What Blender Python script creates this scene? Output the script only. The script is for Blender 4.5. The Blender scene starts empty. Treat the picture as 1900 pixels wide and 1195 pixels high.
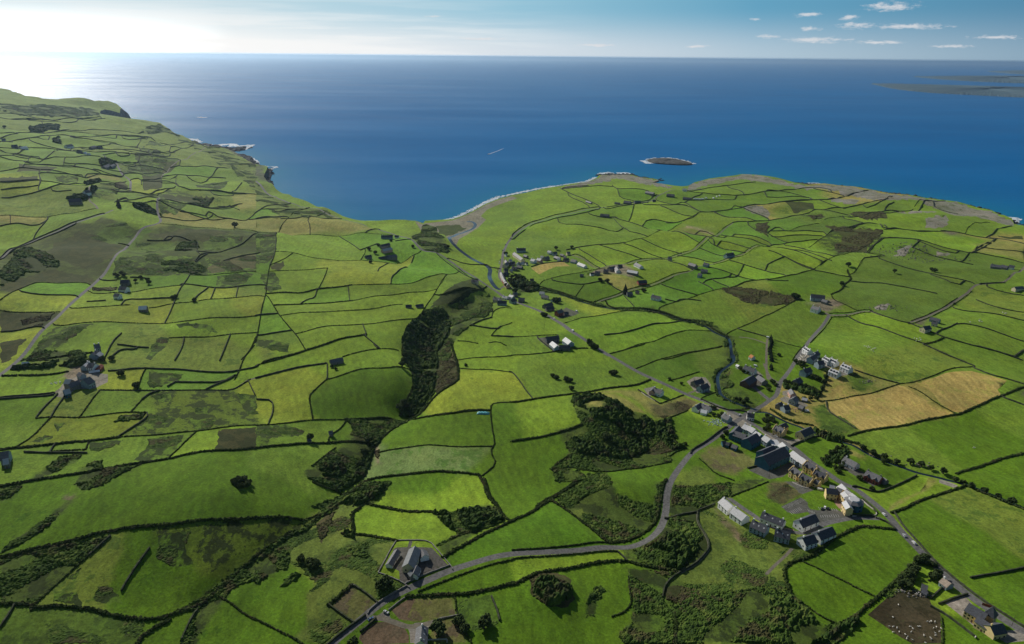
import bpy, math, random, heapq
import numpy as np
from mathutils import Vector, geometry
random.seed(7); RNG = np.random.default_rng(7)
R = math.radians
SC = bpy.context.scene
COL = SC.collection

# ------------------------------------------------------------------ camera
PW, PH, F = 1900.0, 1195.0, 1300.0          # photograph size and focal length in its pixels
CAMZ = 400.0
PITCH = math.atan((597.5 - 103.3) / F)       # true horizon a little above the sea's edge
ROLL = math.atan(0.0098)
cam = bpy.data.cameras.new('camera'); camo = bpy.data.objects.new('camera', cam); COL.objects.link(camo)
cam.sensor_width = 36.0; cam.lens = F / PW * 36.0
cam.clip_start = 1.0; cam.clip_end = 900000.0
cp, sp = math.cos(PITCH), math.sin(PITCH); cr, sr = math.cos(ROLL), math.sin(ROLL)
FWD = np.array([0, cp, -sp]); UP0 = np.array([0, sp, cp]); RT0 = np.array([1.0, 0, 0])
RT = RT0 * cr - UP0 * sr * -1.0; UP = UP0 * cr - RT0 * sr
# the horizon drops towards the right of the picture: the camera leans a touch anticlockwise
from mathutils import Matrix
M3 = Matrix(((RT[0], UP[0], -FWD[0]), (RT[1], UP[1], -FWD[1]), (RT[2], UP[2], -FWD[2])))
camo.matrix_world = Matrix.Translation((0, 0, CAMZ)) @ M3.to_4x4()
SC.camera = camo
SC.render.resolution_x = 1024; SC.render.resolution_y = 644

# ------------------------------------------------------------------ sky and sun
EXPO = -0.2; SKYS = 0.066
SUN_AZ = R(-35.0); SUN_EL = R(31.0)          # azimuth from +Y, negative to the left
sdir = Vector((math.sin(SUN_AZ) * math.cos(SUN_EL), math.cos(SUN_AZ) * math.cos(SUN_EL), math.sin(SUN_EL)))
sl = bpy.data.lights.new('sun', 'SUN'); sl.energy = 4.95; sl.angle = R(0.5); sl.color = (1.0, 0.95, 0.86)
slo = bpy.data.objects.new('sun', sl); COL.objects.link(slo)
slo.rotation_euler = sdir.to_track_quat('Z', 'Y').to_euler(); slo.location = (0, 0, 900)
W = bpy.data.worlds.new('World'); SC.world = W; W.use_nodes = True
nt = W.node_tree; nt.nodes.clear()
def N(nt, t, **kw):
    n = nt.nodes.new(t)
    for k, v in kw.items():
        if k == 'ins':
            for kk, vv in v.items(): n.inputs[kk].default_value = vv
        else: setattr(n, k, v)
    return n
def L(nt, a, b): nt.links.new(a, b)
sky = N(nt, 'ShaderNodeTexSky', sky_type='NISHITA', sun_disc=False)
sky.sun_elevation = SUN_EL; sky.sun_rotation = SUN_AZ; sky.altitude = 300; sky.air_density = 1.0; sky.dust_density = 1.2; sky.ozone_density = 2.0
geo = N(nt, 'ShaderNodeTexCoord')
sep = N(nt, 'ShaderNodeSeparateXYZ'); L(nt, geo.outputs['Generated'], sep.inputs[0])
# closeness to the sun's bearing: the low sky is white under the sun and deep blue away from it
dot = N(nt, 'ShaderNodeVectorMath', operation='DOT_PRODUCT'); L(nt, geo.outputs['Generated'], dot.inputs[0])
dot.inputs[1].default_value = (math.sin(SUN_AZ), math.cos(SUN_AZ), 0.0)
mr = N(nt, 'ShaderNodeMapRange', clamp=True, ins={1: 0.30, 2: 1.0, 3: 0.0, 4: 1.0}); L(nt, dot.outputs['Value'], mr.inputs[0])
def ramp_(stops):
    r = N(nt, 'ShaderNodeValToRGB'); L(nt, mr.outputs[0], r.inputs[0]); e = r.color_ramp.elements
    e[0].position = stops[0][0]; e[0].color = stops[0][1] + (1,); e[1].position = stops[-1][0]; e[1].color = stops[-1][1] + (1,)
    for p, c in stops[1:-1]: q = e.new(p); q.color = c + (1,)
    return r.outputs[0]
low_c = ramp_([(0.0, (.24, .36, .47)), (.08, (.27, .40, .51)), (.44, (.44, .57, .67)), (.74, (.68, .75, .81)), (.90, (.88, .90, .91)), (.955, (1.0, .99, .97)), (1.0, (2.0, 1.9, 1.8))])
up_c = ramp_([(0.0, (.085, .235, .385)), (.08, (.095, .26, .41)), (.44, (.13, .36, .53)), (.74, (.29, .54, .68)), (.90, (.46, .66, .76)), (1.0, (.64, .77, .82))])
def mixn(f, a, b, blend='MIX'):
    m = N(nt, 'ShaderNodeMix', data_type='RGBA', blend_type=blend)
    for s_, v in ((0, f), (6, a), (7, b)):
        if isinstance(v, (int, float)): m.inputs[s_].default_value = v
        elif isinstance(v, tuple): m.inputs[s_].default_value = v + (1,)
        else: L(nt, v, m.inputs[s_])
    return m.outputs[2]
def mapn(v, a, b, c, d):
    m = N(nt, 'ShaderNodeMapRange', clamp=True, interpolation_type='SMOOTHSTEP', ins={1: a, 2: b, 3: c, 4: d}); L(nt, v, m.inputs[0]); return m.outputs[0]
sep = N(nt, 'ShaderNodeSeparateXYZ'); L(nt, geo.outputs['Generated'], sep.inputs[0])
lowsky = mixn(mapn(sep.outputs[2], .0, .062, 0, 1), low_c, up_c)
# small fair-weather clouds low over the horizon
dx = N(nt, 'ShaderNodeMath', operation='DIVIDE'); L(nt, sep.outputs[0], dx.inputs[0]); L(nt, sep.outputs[1], dx.inputs[1])
comb = N(nt, 'ShaderNodeCombineXYZ')
sx = N(nt, 'ShaderNodeMath', operation='MULTIPLY', ins={1: 17.0}); L(nt, dx.outputs[0], sx.inputs[0])
sz = N(nt, 'ShaderNodeMath', operation='MULTIPLY', ins={1: 120.0}); L(nt, sep.outputs[2], sz.inputs[0])
L(nt, sx.outputs[0], comb.inputs[0]); L(nt, sz.outputs[0], comb.inputs[1]); comb.inputs[2].default_value = 3.7
nz = N(nt, 'ShaderNodeTexNoise', ins={'Scale': 1.0, 'Detail': 7.0, 'Roughness': 0.6}); L(nt, comb.outputs[0], nz.inputs['Vector'])
# each small cumulus: bearing (x/y), height (z), half width, half height
CLOUDS = [(0.4896, 0.0576, 0.0335, 0.00514), (0.3827, 0.0501, 0.019, 0.00299), (0.389, 0.0344, 0.012, 0.00303), (0.4469, 0.0377, 0.024, 0.00355), (0.5191, 0.0361, 0.055, 0.00288), (0.3983, 0.0216, 0.0426, 0.00367), (0.4842, 0.0187, 0.0341, 0.00237), (0.4382, 0.0461, 0.0127, 0.00354), (0.6353, 0.0242, 0.0354, 0.00222), (0.5812, 0.0147, 0.027, 0.00172), (0.3338, 0.0252, 0.0142, 0.00249), (0.3133, 0.0451, 0.0084, 0.00185), (-0.1097, 0.047, 0.0127, 0.0016), (0.2392, 0.0135, 0.0185, 0.00193), (-0.0464, 0.0205, 0.0356, 0.00197), (0.1035, 0.0139, 0.0285, 0.00198)]
best = None
comb3 = N(nt, 'ShaderNodeCombineXYZ'); L(nt, dx.outputs[0], comb3.inputs[0]); L(nt, sep.outputs[2], comb3.inputs[1])
nzc = N(nt, 'ShaderNodeTexNoise', ins={'Scale': 1.0, 'Detail': 7.0, 'Roughness': 0.62}); sc3 = N(nt, 'ShaderNodeVectorMath', operation='MULTIPLY'); sc3.inputs[1].default_value = (75, 260, 1); L(nt, comb3.outputs[0], sc3.inputs[0]); L(nt, sc3.outputs[0], nzc.inputs['Vector'])
for cx_, cz_, cw_, ch_ in CLOUDS:
    v1_ = N(nt, 'ShaderNodeVectorMath', operation='SUBTRACT'); v1_.inputs[1].default_value = (cx_, cz_, 0); L(nt, comb3.outputs[0], v1_.inputs[0])
    v2_ = N(nt, 'ShaderNodeVectorMath', operation='MULTIPLY'); v2_.inputs[1].default_value = (1 / cw_, 1 / ch_, 0); L(nt, v1_.outputs[0], v2_.inputs[0])
    v3_ = N(nt, 'ShaderNodeVectorMath', operation='LENGTH'); L(nt, v2_.outputs[0], v3_.inputs[0])
    if best is None: best = v3_.outputs['Value']
    else:
        mn = N(nt, 'ShaderNodeMath', operation='MINIMUM'); L(nt, best, mn.inputs[0]); L(nt, v3_.outputs['Value'], mn.inputs[1]); best = mn.outputs[0]
edge = N(nt, 'ShaderNodeMath', operation='MULTIPLY_ADD', ins={1: 3.2, 2: -1.0}); L(nt, nzc.outputs[0], edge.inputs[0])
dd_ = N(nt, 'ShaderNodeMath', operation='SUBTRACT'); L(nt, edge.outputs[0], dd_.inputs[0]); L(nt, best, dd_.inputs[1])
lowsky = mixn(mapn(dd_.outputs[0], -.6, .6, 0, .75), lowsky, (.74, .74, .76))
# a broad bank of thin white cloud towards the sun
comb2 = N(nt, 'ShaderNodeCombineXYZ'); sx2 = N(nt, 'ShaderNodeMath', operation='MULTIPLY', ins={1: 3.0}); L(nt, dx.outputs[0], sx2.inputs[0]); sz2 = N(nt, 'ShaderNodeMath', operation='MULTIPLY', ins={1: 60.0}); L(nt, sep.outputs[2], sz2.inputs[0])
L(nt, sx2.outputs[0], comb2.inputs[0]); L(nt, sz2.outputs[0], comb2.inputs[1])
nz2 = N(nt, 'ShaderNodeTexNoise', ins={'Scale': 1.0, 'Detail': 5.0, 'Roughness': 0.55}); L(nt, comb2.outputs[0], nz2.inputs['Vector'])
bk = N(nt, 'ShaderNodeMath', operation='MULTIPLY'); L(nt, mapn(nz2.outputs[0], .42, .60, 0, .8), bk.inputs[0]); L(nt, mapn(mr.outputs[0], .60, 1.0, 0, 1), bk.inputs[1])
bk2 = N(nt, 'ShaderNodeMath', operation='MULTIPLY'); L(nt, bk.outputs[0], bk2.inputs[0]); L(nt, mapn(sep.outputs[2], .02, .06, 1, .25), bk2.inputs[1])
lowsky = mixn(bk2.outputs[0], lowsky, (.95, .95, .94))
scl = N(nt, 'ShaderNodeVectorMath', operation='SCALE'); scl.inputs['Scale'].default_value = 1.0 / (SKYS * 2 ** EXPO); L(nt, lowsky, scl.inputs[0])
skyc = mixn(mapn(sep.outputs[2], .09, .40, 0, 1), scl.outputs[0], sky.outputs[0])
bg = N(nt, 'ShaderNodeBackground', ins={1: SKYS}); L(nt, skyc, bg.inputs[0])
wo = N(nt, 'ShaderNodeOutputWorld'); L(nt, bg.outputs[0], wo.inputs[0])
SC.view_settings.view_transform = 'Standard'; SC.view_settings.look = 'None'; SC.view_settings.gamma = 1.0
SC.view_settings.exposure = EXPO
SC.render.engine = 'CYCLES'
SC.cycles.volume_bounces = 0

# ------------------------------------------------------------------ pixel <-> world
def rays(px, py):
    px = np.asarray(px, float); py = np.asarray(py, float)
    a = (px - PW / 2) / F; b = (PH / 2 - py) / F
    return FWD[None, :] + a[:, None] * RT[None, :] + b[:, None] * UP[None, :]
def plane_hit(px, py, z):
    d = rays(px, py); t = (z - CAMZ) / d[:, 2]
    return d[:, 0] * t, d[:, 1] * t
def to_px(x, y, z):
    p = np.stack([x, y, np.asarray(z) - CAMZ], -1)
    f = p @ FWD
    return PW / 2 + F * (p @ RT) / f, PH / 2 - F * (p @ UP) / f
# ------------------------------------------------------------------ survey of the place
# Points are read off the photograph tile by tile (a tile is origin + scale) and put on the terrain below.
TILE = {}
for r_, y_ in (('A', 895), ('B', 640), ('C', 370)):
    for i_, x_ in enumerate((0, 475, 950, 1425)): TILE[r_ + str(i_)] = (x_, y_, 0.2511)
TILE.update(D0=(0, 130, .2511), D1=(475, 200, .2511), D2=(950, 230, .2511), D3=(1425, 230, .2511), P=(0, 0, 1.0))
for i_, xy in enumerate(((890, 430), (890, 500), (1070, 450), (1230, 460), (1420, 640), (1340, 770), (1470, 870), (60, 620))):
    TILE['E' + str(i_)] = xy + (.1004,)
TILE.update(F0=(1300, 780, .159), F1=(1300, 900, .159), F2=(1500, 800, .159), F3=(1600, 1000, .1632), F4=(600, 1000, .1632), F5=(1340, 620, .159), F6=(1150, 660, .159))
TILE.update(G0=(0, 160, .1263), G1=(0, 280, .1263), G2=(230, 230, .1263), G3=(230, 340, .1684))
def tp(tile, x, y):
    a, b, s = TILE[tile]; return (a + x * s, b + y * s)
def parse(txt):
    out = []; tile = 'P'
    for ln in txt.strip().splitlines():
        ln = ln.split('#')[0].split()
        if not ln: continue
        if ln[0] == '@': tile = ln[1]; continue
        out.append((ln[0], [tp(tile, *map(float, p.split(','))) for p in ln[1:]]))
    return out
# H tall bushy hedgerow, h hedge, w stone wall / bank
LINES = '''
@ A0
H 0,590 150,560 280,535 420,505 560,470 700,435 820,420 1000,405 1200,395 1350,385 1480,360 1620,345 1750,330 1892,310
w 830,455 760,510 690,565
h 670,580 560,665 480,740 380,820 290,900 240,945
H -60,910 120,915 240,930
H 240,950 420,930 600,935 760,960 830,985 950,995 1080,1010 1200,1000
H 1200,1000 1290,960 1400,915 1480,880 1560,820 1660,740 1780,640 1892,540
w 110,930 60,1000 0,1070
w 1460,915 1400,1020 1340,1150
H 1000,1190 1060,1110 1150,1060 1250,1012
h 1600,820 1700,880 1800,960 1892,1010
w 1120,545 1050,620 960,730 900,820
@ A1
H 0,310 100,290 200,275 340,268
h 340,268 420,240 500,200 570,130 640,85
H 0,545 60,490 140,440 220,380 280,345 370,345 400,300 440,255 520,190 620,110 720,60 810,-5
h 420,10 500,35 600,50 650,75
H 770,190 710,230 715,300 725,390
H 640,390 800,400 950,430 1040,455
H 820,160 900,180 1000,195 1100,215 1200,225 1290,230 1360,250
H 1400,580 1480,530 1600,470 1700,410 1800,360 1892,305
H 1690,-20 1720,100 1780,180 1830,270 1870,300
w 1040,455 1160,458 1285,470 1340,540 1430,640 1455,672
w 1035,460 990,540 950,620 905,700
w 905,700 1000,735 1080,770 1130,805
w 1110,775 1250,715 1425,650
w 520,1195 640,1100 810,990
w 830,965 920,895 1100,803
h 1470,665 1600,620 1892,568
h 1200,832 1380,762 1500,717 1700,660 1892,635
H 1140,865 1290,858 1460,850 1600,845 1750,815 1892,785
w 1110,870 980,962
w 880,1025 770,1105
h 1470,860 1480,960 1500,1030 1540,1110 1590,1190
w 1480,1000 1350,1025
w 720,780 800,830 890,900
H 700,785 620,850 540,915
w 560,930 640,985 710,1030
h -20,990 100,1060 200,1110 280,1150 350,1190
w 1740,870 1780,960 1800,1040
@ A2
H 0,305 120,245 250,150 330,80 400,40 470,0
H 300,130 380,190 460,260 540,330 620,390 720,460
h 0,562 300,517 600,467 740,452
H 740,448 900,405 1005,355 1070,280 1090,150 1100,50 1130,-20
h 0,625 300,578 500,545 700,522 780,515
H 0,795 100,765 200,715 350,680 480,640 600,605 750,590 850,585 950,610 1080,635 1230,665
w 780,515 850,580
H 1200,1195 1220,1080 1200,990
w 1110,860 1130,760 1230,670 1350,615 1420,545 1460,490 1430,400 1370,300 1370,210
w 1360,215 1230,245 1160,270
h 1600,120 1750,60 1892,5
w 1500,155 1370,205
h 860,700 870,800 885,900 830,960 740,990
@ A3
w 690,130 760,190 800,240
w 600,270 690,272 780,264
w 820,290 880,310 930,345
H 910,230 1000,200 1100,140 1200,100 1300,70 1440,40
H 950,362 820,355 680,345 600,380 500,430 400,500 330,550
H 330,550 250,580 180,600 120,650 115,700 145,790 160,830
h 260,600 360,640 450,690 560,740 650,790 780,850
H 1180,560 1100,590 1030,650 960,710 900,780 840,840
H 840,840 760,890 690,950 600,1010 480,1090
h 1190,560 1250,612
h 160,840 300,930 400,990 500,1030
h 1190,720 1310,680
w 1200,860 1310,750
w 1260,900 1380,850 1465,825
w 1200,920 1330,990 1450,1080 1540,1150
w 940,240 1000,335 1105,442 1255,590
w 1255,590 1450,762 1640,910 1892,1082
w 1500,690 1620,660 1892,625
h 1285,1000 1290,1100 1290,1195
H 1450,20 1550,70 1700,130 1800,170 1892,205
@ B0
H 30,235 200,220 400,210 500,200
H 70,160 200,140 330,140 430,110
H 200,105 400,90 550,70 680,65
H 440,150 560,130 660,120
w 800,205 1000,200 1200,190 1300,180 1500,185 1700,180 1770,165 1892,150
h 1080,200 1050,260 1020,345
h 740,350 1050,352 1300,345 1550,325 1700,310 1800,257 1840,235
w 1300,280 1500,270 1640,250 1730,200
w 1520,325 1600,270 1720,215
w 1240,320 1310,270
h 740,355 700,400 640,480 590,545
h 270,555 400,545 600,548 800,530 950,515 1090,515
w 1090,515 1095,550 1000,620 880,700
h 1060,410 1000,480 970,515
w 1170,355 1110,370 1060,410
H 0,775 150,765 400,750 700,725 870,705
h 870,705 1100,685 1300,665 1450,650
h 1450,650 1700,620 1892,600
w 430,370 350,450 270,550
w 480,390 420,470 380,550
h 380,550 340,590 250,680 120,760
h 1450,655 1380,730 1300,820 1250,870
h 375,800 500,800 640,795
w 410,750 375,800
h 660,735 640,795
w 180,800 400,815 650,822
H -40,1060 180,1030 350,1005 560,980 660,965 800,945 1050,910
H 1050,910 1250,880 1400,855 1600,830 1892,790
h 860,1030 930,980 1050,920
h 1880,0 1800,80 1770,160 1730,230
w 1830,240 1880,340
w 0,398 200,378 400,358
w 0,412 200,392 390,378
@ B1
h 0,135 130,115 240,85 380,38
h 410,30 560,0
w 0,225 150,190 350,150 520,130
h 640,95 800,60 900,35 1050,22
w 900,35 870,0
w 525,130 525,240
h 540,245 700,205 800,190 970,205 1050,180 1130,165
h 520,245 440,310 390,360 400,440 420,540
h 0,603 200,580 420,545 660,510
H 660,510 850,510 1000,505
w 0,375 120,385 125,480 90,580
h 665,515 620,600 540,660 530,720
H 0,790 200,755 380,725 540,715
H 540,715 700,705 860,700
H 890,690 1000,600 1100,520 1220,450 1290,375 1450,300 1495,250
H 1495,250 1495,150 1440,-20
H 1150,170 1170,230 1155,300 1090,390 1060,460
H 1170,515 1400,520 1600,505 1720,500
h 1892,425 1760,440 1730,470 1740,600 1765,720
h 1765,720 1730,780 1780,870 1680,970
h 1490,105 1550,95 1700,90 1892,65
h 1505,170 1600,175 1700,170 1800,180 1892,195
h 905,780 1000,770 1260,745
h 1290,745 1500,750 1740,740
H 780,1010 900,975 1100,950 1300,940 1500,945 1640,965
h 620,1090 700,1060 780,1010
H 1650,970 1690,1050 1710,1120 1770,1195
H 860,700 830,790 790,860 750,990
h 410,880 470,830 590,750
h 420,1020 520,1050 610,1060 660,1020
@ B2
H 0,425 150,400 350,375 480,350
H 480,350 700,325 900,300 1020,262
h 0,60 110,60 300,50 550,20
h 720,55 850,20 970,0
h 910,175 1100,110 1300,60 1550,15
h 1150,275 1300,235 1380,210
H 0,710 180,680 380,650 520,590
h 1130,540 1300,480
H 1140,560 1160,620 1210,720 1280,765
w 1570,620 1430,720 1320,790
w 930,330 1010,380 1090,430
h 1090,430 1180,400 1270,370
h 1400,395 1510,360
w 0,190 60,260 110,340 150,390
H 290,910 350,860 450,810
H 180,1195 290,1110 380,1060 470,1000
w 1740,910 1835,885
h 1180,950 1135,1040
h 500,920 700,950 900,905 1180,865
h 480,815 700,825
w 1400,405 1560,500 1720,505
h 1650,495 1700,495 1780,470 1880,435
h 1380,850 1440,900 1500,960 1640,1010
h 1185,1110 1350,1110 1500,1040
@ B3
w 185,735 300,690 380,665
H 350,620 440,660 560,700 660,720
H 660,720 760,790 900,850 1000,890
H 1000,890 1100,930 1250,970 1350,1000 1450,1020
H 590,672 700,640 850,610 1000,590 1200,540
H 1200,540 1350,505 1430,500 1550,450 1720,390 1892,335
h 415,400 600,370 750,350 900,310 970,290
w 640,190 800,240 960,285
h 970,290 1080,290 1200,255 1350,200 1530,155
w 1150,0 1280,50 1400,100 1530,155
w 1530,180 1650,240 1760,270 1892,320
h 1040,315 1120,350 1240,430 1390,495
w 1730,405 1892,465
w 1550,0 1700,40 1892,90
w 1820,70 1892,20
H 1390,965 1500,920 1650,870 1750,830 1892,795
w 430,400 440,480 520,540 650,620
w 640,1040 800,1090 900,1050 1000,1000 1100,960
H 440,205 410,300 370,370
H 110,285 200,315 300,325 380,345
h 280,215 400,260
H 20,480 150,560 330,590
@ C0
h 0,135 200,130 380,125 520,105 640,80 830,78
w 0,430 100,380 180,320 260,275 330,255 450,225 560,185 640,155 760,115
w 0,450 100,400 180,340 260,295 330,275 450,245 560,205
w 80,145 80,190
w 0,210 80,190 270,190 350,150
w 350,150 270,230 240,285
h 0,760 80,700 150,660 250,610 320,600 450,605 630,600
w 170,695 400,705 550,700
h 0,820 200,830 450,825
w 0,965 150,955 300,945
w 750,580 860,575
w 960,570 1080,580
h 700,685 1000,665 1250,650 1340,645
w 640,750 780,740
w 930,735 1080,728 1280,735
h 540,810 700,790 960,780
h 1100,785 1290,770 1440,775 1560,750 1700,745 1780,735 1892,715
w 1400,560 1380,600 1330,680 1290,760 1250,840 1215,900
h 420,935 600,915 800,905 1000,905 1200,905 1350,915 1550,905 1892,875
w 1350,630 1550,660 1700,655 1892,635
w 1590,660 1560,745
w 1760,650 1745,730
w 1440,750 1540,660
h 1250,1020 1400,1010 1550,1010 1700,1000 1892,985
w 900,1000 830,1080 780,1170
w 1360,1020 1340,1090 1290,1190
w 1700,1010 1620,1180
h 1892,1010 1850,1110 1780,1170
w 870,1090 1100,1090
h 1190,185 1400,195 1560,205 1700,225 1892,240
w 1215,120 1400,150 1560,120
w 1200,50 1500,130 1700,150 1790,150 1892,100
w 1190,10 1280,40 1500,60 1600,65 1750,35
w 870,310 950,325
w 1450,380 1600,385 1700,350 1892,280
w 1460,310 1450,380
w 1440,460 1500,400 1600,385
h 1400,555 1650,560 1892,545
w 830,1170 900,1120 1000,1110
@ C1
h 0,245 300,250 600,258 900,262 1030,258
w 0,100 60,60 130,40 250,35
h 370,70 310,95 250,140 200,180 160,230
w 150,240 150,300 145,380 130,440 105,490
w 40,75 370,80
w 0,130 230,138
w 190,155 400,150 620,145
w 510,95 440,130 380,170 400,210
w 620,265 700,315 770,365
w 770,365 900,340
h 810,375 775,435
h 150,395 300,405 450,425 600,438 850,440 1000,448 1150,420 1210,405
w 820,250 900,215
w 1165,425 1100,500 1050,550 1000,580
w 970,455 910,500 900,540
h 270,410 200,450 105,495
h 105,495 85,580 75,680
h 75,690 50,800 20,950 0,1050
h 110,540 250,525 400,515 530,508
h 530,508 510,580 465,650
H 80,700 250,680 450,655 700,625
h 700,625 900,628 1100,630 1250,595 1400,560 1470,550
w 680,640 690,730
H 160,785 400,755 700,735
h 700,735 900,710 1100,690 1330,670
w 330,755 380,710 430,700
h 200,860 500,835 800,800 1000,775 1080,770
h 90,720 150,830 220,920 300,1000 355,1095
w 0,870 160,850
w 20,1005 150,985 250,970
h 300,990 500,955 780,920 1000,895 1180,880
h 1410,570 1340,670 1260,780 1200,870
w 790,925 815,995
H 410,1105 560,1070 700,1030 810,1000
H 60,1190 240,1155 385,1110
w 800,1010 850,1050 915,1105
H 1690,650 1600,680 1500,725 1420,765
H 1360,720 1480,700 1620,665
w 1430,440 1550,480 1700,480
w 1580,950 1650,920 1740,880
h 1740,880 1750,830 1820,800 1892,805
w 1600,950 1780,975
h 1892,915 1800,950 1740,1010
w 1740,1015 1892,1015
h 1490,1045 1560,1050 1640,1065
h 1720,1060 1790,1050 1850,1075
w 1700,470 1740,500
w 1340,425 1440,490 1540,560 1600,600
h 1450,470 1540,545 1590,590
w 1030,330 1140,318
@ C2
w 400,373 490,362 650,340 830,320
h 830,320 980,290 1100,240 1250,170 1400,100
w 1400,100 1500,80 1700,60 1892,45
h 205,625 230,600 300,585 420,555 600,525 700,495 850,480
h 850,480 950,440 1080,415 1200,390 1330,355 1450,280 1540,230 1630,185
h 870,500 960,460 1090,433 1210,410 1340,375 1460,302 1550,250
w 1630,188 1800,165 1892,150
w 650,350 800,400 950,440
w 830,330 1000,375 1110,405
w 500,380 600,430 680,480
w 470,400 560,450 640,500
w 960,300 1130,345 1250,385
w 1260,230 1450,290
w 1190,250 1380,320
h 620,745 750,710 900,650 1050,610 1180,560
h 640,755 760,725 910,668 1060,628 1190,578
h 1180,560 1330,520
h 1500,465 1650,418 1800,362 1892,332
h 1500,482 1650,435 1800,380 1892,350
h 1090,805 1200,760 1330,710 1500,670 1620,650
H 1620,650 1750,600 1892,580
w 1110,625 1250,665 1370,700
w 700,620 760,665 830,690
H 200,640 330,670 450,710 600,755
H 720,790 850,800 1000,815 1090,830
H 1090,830 1170,850 1250,880 1350,890
H 1350,885 1450,920 1500,960 1600,1010
h 370,925 500,880 560,885 720,850 900,820
h 720,1130 900,1080 1100,1025 1250,985 1380,968 1470,970
h 1130,1195 1350,1130 1550,1095
h 1610,975 1700,930 1800,890 1892,845
w 1680,955 1892,1010
h 0,1015 200,1000 340,995
h 0,1135 200,1130 400,1110 560,1100
w 190,1020 300,1110
w 300,605 450,630 530,635 650,620
h 530,640 470,710
w 1165,460 1250,490 1330,520
w 1390,350 1600,420
w 1480,335 1720,400
w 1550,315 1760,385
w 1570,260 1892,330
w 1230,400 1500,465
w 1610,455 1750,490 1892,525
w 1440,590 1600,575
w 1460,510 1800,590
w 1490,600 1600,640
w 1500,90 1650,125 1800,165
w 760,120 900,160 1080,230
w 570,110 660,125 770,115
w 980,50 1170,45 1290,50 1390,100
w 140,500 280,460 380,450
w 1700,60 1892,130
w 0,255 60,207 180,152 350,112 500,82 640,52
w 10,290 60,240 180,180 350,140 500,110 640,78
w 1130,745 1210,755
@ D2
w 360,480 500,545 640,600
w 370,480 740,448
w 780,490 860,485 1000,500
w 780,500 800,540 900,560
w 1300,495 1500,465 1800,430
w 1290,500 1500,515 1700,530 1892,505
w 1310,562 1640,555
w 1270,575 1330,620 1390,655
w 990,605 1170,600 1290,605
w 1080,560 1200,600
w 700,615 820,590 1000,555 1060,525
w 700,635 820,610 1000,575
w 380,470 560,455 
@ D3
w 0,605 200,580 400,565 560,530 740,490
w 0,505 240,480
w 0,545 300,535
w 870,605 930,580
w 1150,580 1310,575
@ C3
h 450,845 600,845 700,820 760,822
h 460,865 600,865 700,840 755,840
h 1040,910 1150,860 1250,810 1340,760 1450,690 1530,620
h 1050,932 1160,882 1260,832 1345,785 1460,712 1545,630
w 1570,620 1740,630
h 1745,620 1825,550 1892,480
w 760,830 850,870 960,910 1040,920
w 580,860 700,910 800,940 950,1000 1100,1050 1160,1070
H 1160,1070 1300,1020
w 1040,920 1200,980 1310,1020 1550,1080 1830,1145
w 1250,980 1340,940
w 1830,1145 1892,1100
w 1400,910 1600,960 1892,1040
w 1390,795 1600,845 1892,915
w 1160,1075 1300,1140 1460,1195
w 820,455 1000,500 1180,545 1300,580 1500,615
H 0,590 180,560 300,520 420,460
h 420,460 560,400 720,385
w 720,385 760,350 830,310 850,290
w 850,290 1000,305 1200,340 1480,400
w 1480,400 1570,395 1892,445
w 740,390 880,405 820,440 710,440
h 710,440 650,515
H 590,505 620,560 600,610 555,660 540,700 460,730
w 420,520 590,550
h 0,850 100,800 200,760 250,755
h 480,765 560,790 660,830
h 50,1030 150,1060 240,1080
h 440,860 350,970 250,1080 180,1190
h 470,865 380,980 290,1080
w 180,385 240,378 400,440 470,460
w 130,315 300,370 480,430
w 0,360 180,395 410,465
w 0,410 330,495
w 0,470 110,440
w 120,440 350,510
w 0,530 120,555
h 250,350 330,320 400,280 470,240 520,215
w 520,215 650,200 760,185 850,190
w 0,345 60,310 130,300 360,290
w 0,240 70,205
w 30,265 400,260
w 20,235 400,235
w 0,150 200,120 400,75 600,50
h 170,225 350,180 450,145 600,130
w 600,130 750,105 900,70
w 0,45 200,30 400,5
w 860,230 1100,215 1250,235
h 1065,75 1090,40 1120,15
w 1800,195 1700,215 1650,260 1600,270
h 1460,235 1480,205 1600,170 1640,165
w 1430,455 1480,405
w 1060,380 1300,430 1520,470
w 1690,295 1540,350
w 1060,380 1110,330
w 1250,235 1500,265 1680,300
w 400,75 520,100 600,105
@ D0
w 0,900 130,895 280,890 500,865 640,840
w 285,870 310,830 290,780
w 0,830 150,835 300,830
w 0,640 100,620 200,560
w 320,655 420,640 600,650 750,655
w 190,710 480,700 600,725 740,760
w 200,700 320,655 430,600
w 0,540 70,542
w 150,555 400,580 600,610
w 470,690 480,660
w 550,520 800,540 1010,555
w 1010,555 1050,510
w 0,505 350,480
w 420,460 700,470 900,495 1100,505
w 760,620 950,620
w 870,690 1010,690 1030,660
w 640,790 760,760 890,780
w 860,920 1000,925 1160,930
w 860,970 930,955
w 1120,910 1160,890 1270,880 1290,880
w 960,890 990,915 1180,915 1270,880
w 1300,800 1300,870 1400,900
w 1090,810 1300,795
w 1450,905 1600,905 1890,915
w 1590,1000 1790,985
w 1790,850 1720,900
w 1340,710 1600,720 1760,740
w 1380,785 1650,800
w 1380,1005 1500,990 1700,985 1770,1030
w 1000,640 1200,660
w 900,590 1050,620 1250,640
w 1110,590 1250,600
w 620,440 900,460 1060,455
w 700,740 870,770
w 0,740 180,735 420,760 640,790
w 0,590 60,600 320,655
w 330,440 600,445
w 60,360 400,370 700,365
w 200,325 500,355 740,350
w 550,590 700,600 860,610
w 1000,700 1200,720
w 860,975 1020,1005 1140,1000
@ G0
w 0,795 150,790 420,810 700,785
w 440,820 600,870 780,900 1000,940
w 0,905 250,900
w 220,960 420,1000 560,1010
w 180,1005 300,1040 430,1045
w 0,1050 200,1085 400,1110
w 0,395 300,400 620,480 900,500
w 0,470 400,500 700,490
w 900,440 1200,460 1550,490
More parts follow.
